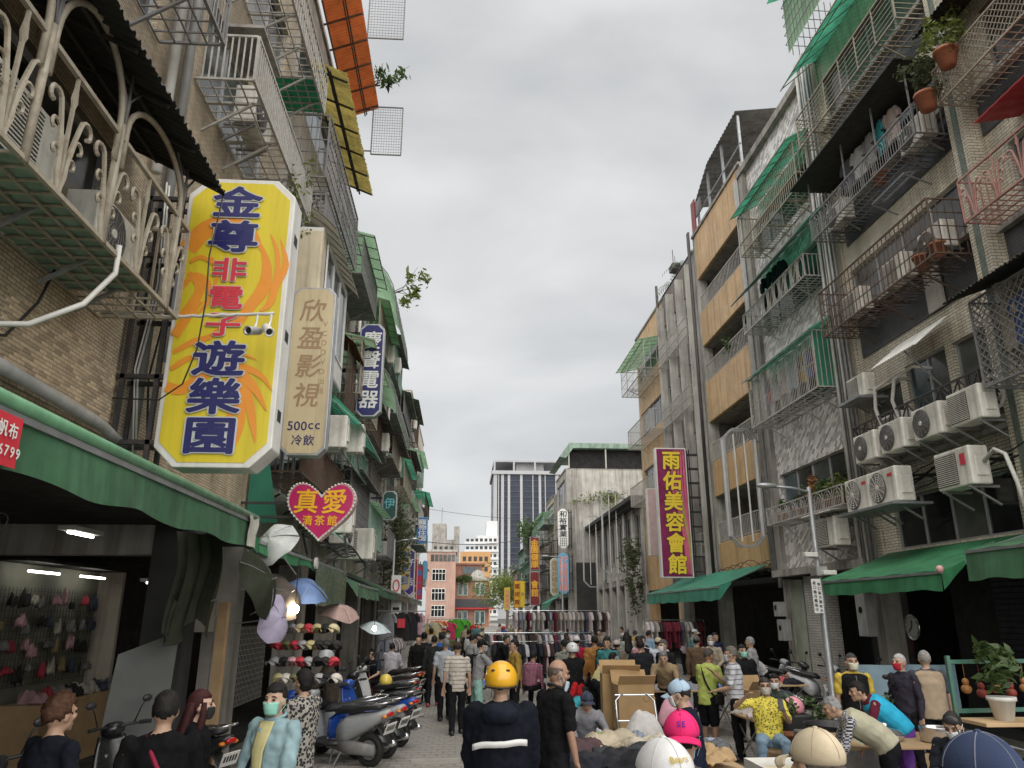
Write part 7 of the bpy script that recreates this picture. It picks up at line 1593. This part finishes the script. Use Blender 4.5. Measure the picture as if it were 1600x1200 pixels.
    if vest:
        g = MB(); e2 = e_+.016
        loft_dir(g, [(pel-up*(.09 if pose == 'stand' else .0)*s, .165*s*fat+e2, .125*s*fat+e2, X, fw), (waist, .15*s*fat+e2, .11*s*fat+e2, X, fw2), (chest, .165*s*fat+e2, .12*s*fat+e2, X, fw2), (sho-up2*.01*s, .165*s+e2, .098*s+e2, X, fw2), (sho+up2*.035*s, .09*s, .075*s, X, fw2)])
        vo = g.build('vest', CLOTH, root, True, vest); finish(vo, cv, .02, 2)
        if lod < 2:
            g = MB(); g.tube([pel+fw*(.13*s*fat+e2), waist+fw2*(.115*s*fat+e2), chest+fw2*(.122*s*fat+e2), sho+fw2*(.085*s+e2)], .007, 5); g.build('zip', STEEL, root)
            for sg in (-1, 1):
                g = MB(); c_ = chest-up2*.05*s+X*sg*.085*s+fw2*(.125*s*fat+e2); g.obb(c_, X*.055*s, up2*.06*s, fw2*.012); g.build('pocket', CLOTH, root, False, vest)
    g = MB()
    (g.ell(pel, (.168*s*fat, .14*s*fat, .15*s), 14, 10) if pose == 'bend' else 0); loft_dir(g, [(pel-up*.09*s, .15*s*fat, .115*s*fat, X, fw), (pel+up*.02*s, .16*s*fat+.008, .118*s*fat+.008, X, fw), (pel+up*.09*s, .15*s*fat, .11*s*fat, X, fw)])
    for hip, knee, ank in legs:
        if shorts: capsule(g, [hip, (hip+knee)/2, knee*.92+hip*.08], [.098*s*fat, .092*s*fat, .085*s])
        else: capsule(g, [hip, (hip+knee)/2, knee, (knee+ank)/2, ank+V((0, 0, .0))], [.098*s*fat, .088*s*fat, .074*s, .068*s, .062*s])
    finish(g.build('trousers', CLOTH, root, True, pants), cv, .036, 2)
    for hip, knee, ank in legs:
        g = MB(); b_ = ank+V((0, 0, -.085*s)); loft(g, [(b_+V((0, -.07*s, .05*s)), .03*s, .045*s), (b_+V((0, -.03*s, .05*s)), .042*s, .05*s), (b_+V((0, .06*s, .042*s)), .045*s, .04*s), (b_+V((0, .14*s, .035*s)), .045*s, .033*s), (b_+V((0, .19*s, .028*s)), .03*s, .024*s)], 12); g.build('shoe', LEATH, root, True, shoes)
    # ---- face
    if lod < 2:
        for sg in (-1, 1):
            g = MB(); g.ell(hp(sg*.033, .0865, .008), (.015*s, .006*s, .0075*s), 10, 6, Hm); g.build('eye', M('eye_dark', (.03, .02, .015), .2, var=0), root, True)
            g = MB(); g.tube([hp(sg*.018, .094, .03), hp(sg*.035, .095, .036), hp(sg*.054, .084, .03)], .0045*s, 5); g.build('eyebrow', HAIRM, root, True, haircol)
        if not mask: g = MB(); g.ell(hp(0, .0955, -.069), (.022*s, .006*s, .004*s), 10, 6, Hm); g.build('mouth', M('lips', (.22, .08, .065), .5, var=.1), root, True)
    if mask:
        low = mask[3] if len(mask) > 3 else 0.
        g = MB(); g.grid(14, 8, lambda u, v: hp(.079*math.sin((u-.5)*2.4)*(1-.28*v), .012+.101*math.cos((u-.5)*2.1)*(1.0-.17*v)+.012*math.sin(v*3.1)*math.cos((u-.5)*3)-.002*math.cos(v*20), -.008-.096*v-low)); g.build('face_mask', MASKM, root, True, mask[:3], solid=.004)
        for sg in (-1, 1):
            g = MB(); g.tube([hp(sg*.078, .045, -.01-low), hp(sg*.09, -.015, .012)], .0022*s, 4); g.tube([hp(sg*.072, .04, -.085-low), hp(sg*.088, -.02, -.03)], .0022*s, 4); g.build('mask_loop', MASKM, root, False, mask[:3])
    if glasses:
        g = MB()
        for sg in (-1, 1): g.tube([hp(sg*.034+.026*math.cos(t), .102, .006+.02*math.sin(t)) for t in [2*math.pi*q/12 for q in range(12)]], .003, 4, closed=True); g.tube([hp(sg*.06, .1, .01), hp(sg*.08, .0, .012)], .003, 4)
        g.build('glasses', BLKP, root)
    # ---- hair and hats
    if hair:
        thick = {'short': 1.09, 'buzz': 1.035, 'bald': 1.03, 'long': 1.1, 'bob': 1.13, 'fluffy': 1.24, 'tail': 1.09}[hair]; bald = hair == 'bald'
        def hf(p):
            front = .42 if p.y > 0 else .42-.95*min(1, -p.y*1.15)
            lim = front-(.5 if abs(p.x) > .8 and p.y < .25 else 0)*(1 if not bald else .7)
            if hair in ('bob', 'long'): lim = .40-1.3*min(1, max(0, .35-p.y)*1.6)
            k = thick if p.z > lim else .9
            if bald and p.z > .38: k = .9
            return p*k
        g = MB(); g.ell(hc+Hm @ V((0, -.008*s, .012*s)), (.078*s, .097*s, .11*s), 32, 24, Hm, hf); o = g.build('hair', HAIRM, root, True, haircol)
        if hair in ('short', 'fluffy', 'bob'):
            k = o.modifiers.new('lumps', 'DISPLACE'); k.texture = TEX2; k.strength = .022 if hair != 'fluffy' else .05; k.texture_coords = 'LOCAL'
        if hair in ('long', 'tail'):
            g = MB(); L_ = .52*s if hair == 'long' else .3*s; w0 = .085 if hair == 'long' else .035
            top_ = hp(0, -.06, .03); pts = []; 
            loft_dir(g, [(top_+V((0, -.02*s*q, -L_*q/6)), (w0+.012*q*(1 if hair == 'long' else .3))*s*(1 if q < 6 else .6), (.05+.004*q)*s*(1 if hair == 'long' else .6), Hm @ X, Hm @ V((0, 1, 0))) for q in range(7)], 14)
            o = g.build('hair_length', HAIRM, root, True, haircol)
            if hair == 'long':
                for sg in (-1, 1):
                    g = MB(); g.tube([hp(sg*.078, .03, .03), hp(sg*.088, .03, -.08), hp(sg*.09, .0, -.22), hp(sg*.08, -.02, -.36)], [.02*s, .03*s, .035*s, .02*s], 8); g.build('hair_lock', HAIRM, root, True, haircol)
    hcol = hatcol or (.1, .1, .1)
    if hat in ('cap', 'capback'):
        g = MB(); g.ell(hp(0, -.008, .04), (.09*s, .110*s, .092*s), 24, 14, Hm, fn=lambda p: V((p.x*(1-.1*max(p.z, 0)), p.y*(1-.06*max(p.z, 0)), max(p.z, -.3)))); ho = g.build('cap_crown', CLOTH, root, True, hcol)
        d_ = 1 if hat == 'cap' else -1
        g = MB(); g.grid(14, 6, lambda u, v: hp(.092*math.sin((u-.5)*2.6), d_*(.06+.05*math.cos((u-.5)*2.4)+.075*v*math.cos((u-.5)*2.2)), .025-.02*v-.03*(u-.5)**2*4)); g.build('cap_visor', CLOTH, ho, True, hcol, solid=.005)
        if emblem:
            def ef(a, b):
                lo, lt = a/.1, .42+b/.1; return hp(-d_*.0935*math.sin(lo)*math.cos(lt), -.008+d_*.114*math.cos(lo)*math.cos(lt), .04+.0955*math.sin(lt))
            g = MB(); w_, h_ = (.016, .022) if len(emblem[0]) > 3 else (.03, .03)
            for q, ch_ in enumerate(emblem[0]): letter(g, ch_, .03, ef, (q-(len(emblem[0])-1)/2)*w_, 0, .02, h_, 0, (0, 0, .3))
            g.build('cap_emblem', CLOTH, ho, False, emblem[1])
        g = MB(); g.ell(hp(0, -.008, .132), (.011*s, .011*s, .006*s), 8, 5); g.build('cap_button', CLOTH, ho, True, hcol)
        g = MB()
        for q in range(3): a = q*math.pi/3+.5; g.tube([hp(.0905*math.cos(a)*math.cos(t)*(1-.1*math.sin(t)), -.008+.1105*math.sin(a)*math.cos(t)*(1-.06*math.sin(t)), .04+.0925*math.sin(t)) for t in [math.pi*w/14 for w in range(15)]], .0016*s, 4)
        g.build('cap_seam', CLOTH, ho, False, tuple(c*.82 if max(hcol) > .15 else c+.16 for c in hcol))
    elif hat == 'bucket':
        g = MB(); g.lathe([(.14*s, 0), (.095*s, .03*s), (.088*s, .1*s), (.07*s, .115*s), (0, .12*s)], hp(0, -.005, .02), 20, Hm @ V((0, 0, 1)), cap=False); g.build('bucket_hat', CLOTH, root, True, hcol, solid=.006)
    elif hat == 'helmet':
        g = MB(); g.ell(hp(0, -.01, .03), (.125*s, .145*s, .13*s), 28, 18, Hm, fn=lambda p: V((p.x, p.y, max(p.z, -.42)))); ho = g.build('helmet_shell', PLASC, root, True, hcol)
        g = MB(); g.grid(14, 4, lambda u, v: hp(.125*math.sin((u-.5)*2.4), .03+.112*math.cos((u-.5)*2.0)+.04*v, .045-.018*v)); g.build('helmet_visor', PLASC, ho, True, hcol, solid=.006)
        for sg in (-1, 1): g = MB(); g.ell(hp(sg*.055, -.118, .095), (.018*s, .012*s, .009*s), 10, 6, Hm); g.build('helmet_vent', BLKP, ho, True)
        g = MB(); g.tube([hp(.125*math.cos(t), -.01+.146*math.sin(t), -.026) for t in [2*math.pi*w/30 for w in range(30)]], .006*s, 5, closed=True); g.build('helmet_trim', BLKP, ho, True)
    # ---- accessories
    if collar:
        g = MB(); c_ = sho+up2*.06*s; g.tube([c_+X*(.075*s*math.cos(t))+fw2*(.072*s*math.sin(t))-up2*.02*s*math.sin(t) for t in [2*math.pi*q/20 for q in range(20)]], .014*s, 6, closed=True); g.build('collar', CLOTH, root, True, collar)
    if strap:
        g = MB(); r_ = .165*s*fat+e_+.012; rd = .122*s*fat+e_+.014
        pts = []
        for q in range(25):
            t = 2*math.pi*q/24; k = math.sin(t*.5)**2 if False else (1-math.cos(t))/2; c_ = (sho+up2*.02*s)*(1-k)+(pel+up*.02*s)*k
            pts.append(c_+X*((-.09*s*(1-k))+(r_+.005)*k)*1.0+fw2*(rd*math.sin(t)))
        g.tube(pts, .016*s, 4); g.build('strap', CLOTH, root, True, strap)
        g = MB(); c_ = pel+X*(r_+.05*s)+up*.0; g.obb(c_, X*.035*s, fw*.1*s, up*.08*s); g.build('shoulder_bag', CLOTH, root, False, strap, bevel=.02)
    if bag:
        g = MB(); c_ = chest-up2*.08*s-fw2*(.12*s*fat+e_+.075*s)
        loft_dir(g, [(c_-up2*.2*s, .11*s, .05*s, X, fw2), (c_-up2*.17*s, .14*s, .085*s, X, fw2), (c_, .145*s, .095*s, X, fw2), (c_+up2*.14*s, .125*s, .075*s, X, fw2), (c_+up2*.19*s, .08*s, .04*s, X, fw2)]); o = g.build('backpack', CLOTH, root, True, bag); finish(o, cv, .02, 2)
        for sg in (-1, 1):
            g = MB(); g.tube([c_+up2*.15*s+X*sg*.08*s, sho+up2*.035*s+X*sg*.1*s+fw2*0, chest+X*sg*.11*s+fw2*(.125*s*fat+e_+.01), chest-up2*.16*s+X*sg*.14*s+fw2*.06*s], .017*s, 5); g.build('backpack_strap', CLOTH, root, True, bag)
    root.rotation_euler.z = rz; root['_h'] = 0; del root['_h']
    root.location = (loc[0], loc[1], loc[2] if len(loc) > 2 else 0.)
    return root
def at(u, v, h): return onZ(u, v, h)
TAN = (.38, .235, .155); PALE = (.46, .30, .215); BRN = (.27, .15, .095); GRY = (.22, .22, .22); WHI = (.5, .5, .5); MW = (.62, .64, .66); MB_ = (.35, .52, .62); MG = (.25, .55, .45)
AW, TC, LF, RT = 0, 180, 90, -90
def ppl(label, u, v, h, ang, **k):
    """u,v: top of the head in the photograph, h: its real height"""
    p = at(u, v, h); k.setdefault('H', h); return person(label, (p.x, p.y), R(ang), **k)
NV = (.012, .014, .022)
# ---- left foreground
ppl('person with fluffy brown hair in a navy tee at the far left', 95, 1086, 1.68, -30, shirt=(.0083, .0099, .0165), sleeve=.4, hair='fluffy', haircol=(.07, .032, .018), lod=0)
ppl('person in black seen from behind with a red strap across the back', 262, 1080, 1.70, 15, shirt=(.0044, .0044, .005), sleeve=.4, hair='short', strap=(.25, .02, .05), lod=0)
ppl('woman with long maroon hair and a black mask', 312, 1078, 1.62, -75, shirt=(.0055, .0055, .006), hair='long', haircol=(.045, .012, .012), mask=(.015, .015, .016), skin=PALE, lod=0)
ppl('woman in a pale denim jacket and green mask', 436, 1068, 1.67, 150, shirt=(.27, .39, .42), hair='bob', mask=MG, skin=PALE, lod=0, coat=.012, strap=(.011, .011, .0121), arms=('hang', 'hang'), collar=(.27, .39, .42), stride=.2, head=(12, 0), inner=(.55, .5, .25))
ppl('woman in a leopard print dress turned away', 478, 1046, 1.66, 60, shirtmat=patterned('leopard', 'leopard', (.30, .28, .25), (.012, .012, .012), sc=.9), hair='bob', lod=0, hem=.25, arms=('hang', 'hang'))
p = at(531, 1028, 1.5); person('rider in a silver helmet and dark jacket on the blue scooter', (-2.1, 13.35), R(105), 1.68, 8, 'sit', ('reach', 'reach'), (.045, .035, .028), hat='helmet', hatcol=(.36, .38, .39), mask=MB_, skin=TAN, coat=.015, lod=0, seat=.74, head=(40, 0), collar=(.045, .035, .028))
p = at(586, 1016, 1.3); person('young vendor in a dark shirt seated by the scooters', (p.x, p.y), R(150), 1.7, 10, 'sit', ('lap', 'lap'), (.02, .03, .045), sleeve=.4, skin=PALE, lod=1, seat=.45, vest=(.0083, .0083, .0094))
p = at(611, 1008, 1.35); person('person in a loose white shirt seated with back turned', (p.x, p.y), R(-10), 1.75, 12, 'sit', ('lap', 'lap'), (.48, .46, .50), lod=1, seat=.5, hair='short', haircol=(.02, .015, .012), coat=.02)
g = MB(); pp = onZ(603, 1058, 1.05); g.ell((pp.x, pp.y, .98), (.125, .15, .13), 20, 14, fn=lambda p: Vector((p.x, p.y, max(p.z, -.4)))); tag(g.build('helmet', PLASC, None, True, (.65, .48, .08)), 'yellow helmet resting on a parked scooter seat', 'helmet')
# ---- walkers in the lane
ppl('guard in black uniform walking away', 663, 988, 1.74, 5, shirt=NV, hat='cap', hatcol=(.0066, .0066, .0083), lod=1, stride=.35, fat=1.08)
ppl('man in dark clothes and red shoes beyond the guard', 679, 993, 1.68, 0, shirt=(.022, .0248, .0248), shoes=(.4, .05, .06), lod=1, stride=.3)
ppl('man in a white shirt and black trousers walking away', 697, 998, 1.68, 8, shirt=(.42, .45, .49), sleeve=.45, haircol=(.2, .19, .18), hair='short', lod=1, stride=.3)
ppl('man in a striped polo and brown cap looking down', 716, 1003, 1.68, 10, shirtmat=patterned('polo_stripe', 'stripe', (.45, .41, .36), (.20, .16, .14), (.3, .25, .22)), sleeve=.45, hat='cap', hatcol=(.06, .035, .025), lod=0, stride=.2, lean=6, head=(0, 15))
ppl('man in a grey tee with a backpack and teal shorts', 745, 998, 1.72, -70, shirt=(.26, .26, .26), sleeve=.4, pants=(.25, .43, .38), shorts=True, bag=(.0083, .0083, .0094), hat='cap', hatcol=(.0083, .0083, .0099), mask=MB_, skin=PALE, lod=0, arms=('reach', 'reach'), lean=8)
ppl('man in a grey tee behind the backpack wearer', 738, 991, 1.7, -60, shirt=(.3, .3, .3), sleeve=.4, hat='cap', hatcol=(.0165, .0165, .0165), lod=1)
ppl('person in a beige cap behind the grey tees', 752, 988, 1.66, -20, shirt=(.2, .2, .18), hat='cap', hatcol=(.42, .36, .25), lod=1)
ppl('man in black leaning over a stall', 778, 994, 1.62, -100, shirt=(.0083, .0083, .0094), lean=18, pose='bend', H=1.72, arms=('reach', 'reach'), lod=1, haircol=(.05, .045, .04))
ppl('person in bright blue far down the lane', 690, 990, 1.66, 0, shirt=(.03, .13, .42), lod=2); ppl('person in black far down the lane', 655, 992, 1.68, 170, shirt=(.011, .011, .011), lod=2)
# ---- central pair
cp = ppl('rider on foot in a yellow helmet and navy rain jacket seen from behind', 783, 1022, 1.89, -5, H=1.80, shirt=(.0066, .0083, .0143), hat='helmet', hatcol=(.68, .36, .02), lod=0, coat=.04, fat=1.02, hem=.12, arms=('hang', 'hang'), hair='short')
pv = cp.location
REFL = M('reflective_tape', (.62, .62, .60), .4, var=.08)
g = MB(); g.grid(16, 1, lambda u, v: ((u-.5)*.42, -.215-.04*math.cos((u-.5)*3.4), 1.27-.045*v+.03*u-.04*abs(u-.5)+.008*math.sin(u*9))); o = g.build('reflective_stripe', REFL, None, True, solid=.006); o.parent = cp
g = MB(); g.ell((0, -.155, 1.46), (.15, .11, .085), 18, 12); o = finish(g.build('hood', CLOTH, None, True, (.012, .015, .026)), .015, .03, 2); o.parent = cp
ppl('bald man in a black polo with his mask on the chin', 862, 1030, 1.78, -62, shirt=(.0077, .0072, .0083), sleeve=.5, hair='bald', haircol=(.10, .075, .06), skin=(.33, .19, .125), mask=(.45, .58, .66, .05), lod=0, lean=4, collar=(.03, .03, .03), head=(-15, 8), fat=1.05)
# ---- crouching shoppers
def low(label, u, v, h, ang, **k):
    p = at(u, v, h); k.setdefault('pose', 'sit'); k.setdefault('H', 1.68); return person(label, (p.x, p.y), R(ang), **k)
low('person in a white top with a black backpack bending low', 868, 1072, 1.02, -80, shirt=(.55, .55, .57), bag=(.022, .022, .0248), lean=52, pose='squat', lod=0, arms=('reach', 'reach'), H=1.66)
low('person in a turquoise top crouching behind the white top', 876, 1058, 1.05, -70, shirt=(.06, .36, .45), sleeve=.5, lean=45, pose='squat', lod=1, arms=('reach', 'reach'))
low('man in a red jacket sitting on the green stool', 912, 1040, 1.24, 80, shirt=(.42, .02, .025), lean=20, lod=0, arms=('lap', 'lap'), seat=.38, skin=BRN, haircol=(.02, .018, .016), head=(0, 18), mask=(.4, .5, .55), coat=.01)
low('person in a plaid shirt crouched at the rail', 828, 1022, 1.3, -30, shirtmat=patterned('plaid_red', 'plaid', (.30, .04, .08), (.05, .02, .06), (.5, .4, .42)), lean=15, lod=1, seat=.5); low('man in charcoal crouched beside the plaid shirt', 806, 1015, 1.28, 150, shirt=(.045, .045, .05), lean=20, lod=1, seat=.45, hair='bald', haircol=(.2, .2, .2))
low('rider with a white helmet on the black scooter', 895, 1014, 1.55, 20, shirt=(.011, .011, .0121), hat='helmet', hatcol=(.55, .55, .55), lod=1, seat=.75, coat=.01, arms=('reach', 'reach'))
low('person in pale yellow bending behind the red jacket', 932, 1035, 1.25, -60, shirt=(.5, .45, .22), lean=40, pose='bend', H=1.65, lod=1, arms=('reach', 'reach'))
# ---- mid crowd
for lb, u, v, h, a_, k in (
    ('person in camouflage print in the mid crowd', 882, 999, 1.66, 20, dict(shirtmat=patterned('camo', 'dots', (.16, .16, .13), (.05, .05, .05), sc=2.5))), ('person in a red jacket and white cap in the mid crowd', 901, 994, 1.68, 0, dict(shirt=(.38, .02, .05), hat='cap', hatcol=(.6, .6, .6), strap=(.0165, .0165, .0165))),
    ('man in an ochre jacket with back turned', 929, 993, 1.72, 10, dict(shirt=(.36, .17, .05), coat=.015)), ('person in black with a black backpack', 948, 994, 1.72, 0, dict(shirt=(.0165, .0165, .0193), bag=(.011, .011, .0138))), ('person in a brown jacket and pale hat', 963, 1000, 1.62, -20, dict(shirt=(.15, .12, .09), hat='cap', hatcol=(.5, .42, .38))),
    ('person in yellow and black stripes bending over goods', 977, 1006, 1.5, -100, dict(shirtmat=patterned('bee_stripe', 'bold', (.55, .42, .02), (.02, .02, .02), sc=1.3), lean=42, pose='bend', H=1.7, arms=('reach', 'reach'))), ('man in a dark suit jacket in the mid crowd', 1000, 1000, 1.68, -15, dict(shirt=(.0165, .0182, .022), coat=.015)),
    ('man facing us behind the dark suit', 1003, 993, 1.72, 175, dict(shirt=(.45, .47, .5), vest=(.0165, .0165, .0193))), ('person in a white tee and beige cap with a black strap', 1028, 996, 1.68, -20, dict(shirt=(.52, .54, .6), sleeve=.45, hat='cap', hatcol=(.5, .42, .3), strap=(.011, .011, .0121))), ('man in an open black jacket looking down', 1043, 998, 1.7, 120, dict(shirt=(.0138, .0138, .0154), coat=.02, hair='short', haircol=(.12, .11, .1), mask=MW, lean=10, inner=(.42, .38, .3))),
    ('child sized shopper in a grey bucket hat', 962, 1026, 1.35, 0, dict(shirt=(.2, .18, .15), hat='bucket', hatcol=(.2, .21, .24), H=1.35))):
    ppl(lb, u, v, h, a_, lod=1, **({'H': h} | k))
# ---- right group
ppl('man in a lime and grey jersey and black shorts', 1100, 1012, 1.66, -55, shirt=(.42, .5, .13), sleeve=.45, pants=(.0066, .0066, .0077), shorts=True, skin=BRN, hair='buzz', haircol=(.06, .05, .045), lod=0, lean=8, arms=('front', 'front'), head=(-10, 10), strap=(.0165, .0165, .0165))
ppl('grey haired man in a beige shirt behind the jersey', 1110, 993, 1.7, 160, shirt=(.4, .34, .26), haircol=(.28, .28, .27), mask=MW, lod=1, arms=('front', 'front'), vest=(.36, .31, .24))
ppl('man in a grey striped polo talking with raised hand', 1143, 1010, 1.7, 70, shirtmat=patterned('grey_stripe', 'stripe', (.46, .47, .50), (.16, .16, .18), (.3, .3, .33)), sleeve=.5, haircol=(.16, .14, .12), hair='short', mask=(.42, .48, .55), lod=0, arms=('front', 'phone'), skin=TAN)
ppl('man in a black padded jacket with a green mask', 1158, 1007, 1.66, 185, shirt=(.011, .0116, .0132), mask=MG, lod=1, coat=.02, skin=TAN)
low('man in a white shirt bending over the scooters', 1188, 1014, 1.42, 110, shirt=(.58, .57, .58), lean=48, pose='bend', H=1.72, arms=('reach', 'reach'), hat='cap', hatcol=(.06, .05, .045), mask=(.6, .57, .52), lod=0, pants=(.0083, .0083, .0094), head=(0, -10))
ppl('man in a pale blue cap and navy tee', 1075, 1062, 1.62, 55, H=1.62, shirt=(.0083, .011, .0248), sleeve=.45, hat='cap', hatcol=(.38, .5, .62), mask=(.62, .63, .62), lod=0, lean=6, head=(10, 10), haircol=(.02, .018, .017))
ppl('shopper in a bright pink cap', 1063, 1113, 1.72, -15, shirt=(.1, .11, .12), hat='capback', hatcol=(.72, .03, .16), emblem=('SE', (.05, .03, .3)), mask=MB_, lod=0, hair='short', skin=TAN)
ppl('shopper in a white cap nearest the camera', 1040, 1158, 1.78, 15, shirt=(.12, .12, .125), hat='capback', hatcol=(.6, .6, .6), emblem=('Bears', (.45, .32, .04)), lod=0, hair='buzz', haircol=(.3, .3, .3))
yp = low('man in a yellow printed tee holding up a phone', 1195, 1066, 1.28, 165, shirtmat=patterned('yellow_print', 'dots', (.62, .52, .07), (.14, .11, .03), sc=.9), sleeve=.5, pants=(.2, .29, .38), lod=0, seat=.45, lean=-6, arms=('phone', 'raise'), haircol=(.05, .045, .045), hair='short', skin=TAN, glasses=True, mask=(.42, .40, .36), fat=1.1)
ppl('shopper in a beige cap at the bottom edge', 1278, 1142, 1.76, 20, shirt=(.2, .19, .17), hat='cap', hatcol=(.52, .44, .31), lod=0, hair='buzz', haircol=(.12, .1, .09))
ppl('vendor in a black vest over a yellow tee', 1328, 1020, 1.68, 172, shirt=(.58, .42, .07), sleeve=.4, vest=(.0121, .0121, .0132), mask=(.58, .56, .45), haircol=(.05, .05, .05), hair='buzz', lod=0, skin=TAN, pants=(.05, .05, .05))
ppl('white haired man with a red mask', 1405, 1021, 1.66, 110, shirt=(.04, .035, .05), hair='buzz', haircol=(.42, .42, .42), mask=(.42, .01, .03), skin=PALE, lod=0)
ppl('man in a beige vest seen from behind', 1443, 1016, 1.7, -12, shirt=(.07, .075, .095), sleeve=.45, vest=(.44, .34, .24), hair='buzz', haircol=(.33, .31, .29), lod=0, skin=PALE, fat=1.12)
low('woman in a sky blue vest over a maroon top leaning over', 1400, 1062, 1.42, 75, shirt=(.1, .015, .03), vest=(.03, .36, .56), pants=(.18, .07, .38), lean=42, pose='bend', H=1.62, arms=('reach', 'reach'), hair='tail', lod=0, strap=(.011, .011, .0121), head=(0, -5))
low('grey haired man in a plaid sleeve and cream vest stooping', 1378, 1096, 1.28, 70, shirtmat=patterned('plaid_dark', 'plaid', (.3, .3, .32), (.02, .02, .03), (.5, .5, .5), .6), vest=(.4, .38, .28), lean=50, pose='bend', H=1.62, arms=('reach', 'reach'), haircol=(.28, .28, .28), hair='buzz', lod=0, skin=TAN)
low('dark haired man with a mask looking down at the right', 1497, 1096, 1.36, 130, shirt=(.0165, .0182, .0248), H=1.68, lean=20, arms=('front', 'front'), haircol=(.03, .027, .025), mask=MW, lod=0, skin=TAN, seat=.45, head=(0, 20))
ppl('shopper in a dark denim cap at the bottom right corner', 1535, 1150, 1.86, 12, shirt=(.0165, .0165, .022), hat='cap', hatcol=(.035, .05, .1), lod=0, hair='buzz')
# pink helmet behind the yellow tee, phone in his hand
g = MB(); c = onY(1240, 1105, yp.location.y+.55); g.ell(c, (.15, .16, .15), 22, 14, fn=lambda p: Vector((p.x, p.y, max(p.z, -.5)))); tag(g.build('helmet', PLASC, None, True, (.72, .30, .36)), 'shiny pink helmet behind the man in yellow', 'helmet')
g = MB(); g.box(c.x-.2, c.x+.2, c.y-.2, c.y+.25, 0, c.z-.08); tag(g.build('storage_box', BLKP, None, bevel=.03), 'tall black box under the pink helmet', 'box')
g = MB(); c = yp.location+Matrix.Rotation(R(165), 3, 'Z') @ Vector((-.14, .385, 1.03)); g.obb(c, (.038, 0, 0), (0, .005, 0), (0, .02, .075)); tag(g.build('phone', BLKP, None, bevel=.008), 'dark phone held by the man in yellow', 'phone')
# ---- more shoppers between the stalls
for lb, x, y, a_, k in (('shopper in a mustard jacket by the stall table', 1.15, 16.6, 100, dict(shirt=(.34, .22, .05))), ('shopper in a white blouse at the end of the long rail', .45, 21.2, -120, dict(shirt=(.5, .5, .5), hair='bob')), ('man in a teal polo between the boxes and the rail', 3.3, 17.6, 150, dict(shirt=(.05, .2, .2), sleeve=.45)), ('woman in a pink cardigan behind the boxes', 4.2, 18.4, 40, dict(shirt=(.45, .22, .26), hair='bob')),
        ('man in a brown coat before the right arcade', 5.7, 18.8, -30, dict(shirt=(.12, .08, .05), coat=.015, hat='cap', hatcol=(.1, .09, .08))), ('man in a light grey shirt by the parked scooters', 6.7, 17.9, 60, dict(shirt=(.36, .37, .38), haircol=(.3, .3, .3))), ('shopper in a navy hooded top at the far table', 7.3, 22.3, 200, dict(shirt=(.02, .03, .07))), ('woman in red trousers among the crowd', 5.0, 23.5, 10, dict(shirt=(.3, .3, .28), pants=(.25, .03, .04), hair='long')),
        ('man in a sky blue shirt past the long rail', 6.1, 25.3, -60, dict(shirt=(.25, .36, .48))), ('shopper in olive walking towards us in the lane', -.4, 25.5, 175, dict(shirt=(.1, .1, .05), stride=.3, mask=MW)), ('woman in a cream coat walking away in the lane', -1.1, 30, 5, dict(shirt=(.45, .4, .32), hem=.2, hair='bob', stride=.3)), ('man in black with a white bag far up the lane', .3, 28, -10, dict(shirt=(.02, .02, .022), bag=(.45, .45, .45), stride=.3)),
        ('crouching shopper in grey at the clothes table', 1.75, 11.5, 185, dict(shirt=(.2, .2, .22), pose='sit', seat=.35, lean=25, arms=('reach', 'reach'), hat='cap', hatcol=(.04, .05, .08))), ('seated vendor in a dark apron behind the small table', 5.2, 12.9, 150, dict(shirt=(.05, .06, .07), pose='sit', seat=.4, lean=12, arms=('lap', 'lap'), mask=MW)), ('stooping man in a tan jacket behind the boxes', 4.0, 15.3, 160, dict(shirt=(.3, .22, .13), pose='bend', lean=35, arms=('reach', 'reach'), haircol=(.2, .2, .2)))):
    person(lb, (x, y), R(a_), lod=1, **k)
# ---- far crowd
rnd = random.Random(12); FCOL = [(.03, .03, .035), (.3, .3, .32), (.06, .1, .25), (.4, .05, .07), (.5, .5, .5), (.3, .25, .18), (.04, .05, .04), (.45, .3, .1), (.1, .2, .2), (.5, .4, .42)]
CNM = ['black', 'grey', 'navy', 'red', 'white', 'tan', 'dark green', 'ochre', 'teal', 'pink']
spots = [(1.6, 30), (2.3, 31), (3.0, 29), (3.9, 30.5), (4.8, 29.5), (5.6, 31), (6.4, 30), (7.2, 32), (1.0, 35), (2.0, 37), (3.2, 36), (4.2, 38), (5.4, 36.5), (6.6, 38), (7.6, 36), (.2, 40), (-.8, 38), (-1.6, 42), (.9, 45), (2.4, 47), (4.0, 44), (5.5, 46), (6.8, 44), (-.3, 50), (1.4, 55), (3.4, 53), (5.0, 57), (-1.2, 58), (8.0, 27), (8.6, 30)]
wh = ['left of the rails', 'among the rails', 'behind the rails', 'right of the rails', 'by the right arcade', 'deep in the market', 'at the far stalls']
for k, (x, y) in enumerate(spots):
    ci = k % 10; hh = rnd.uniform(1.56, 1.76)
    person(f'small distant shopper in a {CNM[ci]} top {wh[k % 7]}'+('', ' walking', ' standing')[k//10], (x, y), rnd.uniform(0, 6.28), hh, shirt=FCOL[ci], hat=rnd.choice((None, None, 'cap', 'bucket')), hatcol=rnd.choice(FCOL), haircol=rnd.choice(((.02, .02, .02), (.15, .15, .15), (.03, .02, .015))), sleeve=rnd.choice((.4, 1.)), bag=rnd.choice((None, None, None, (.02, .02, .025))), lod=2, lean=rnd.uniform(0, 14), stride=rnd.uniform(0, .3), arms=rnd.choice((('down', 'down'), ('front', 'front'), ('down', 'front'))))['group'] = 'distant shoppers'
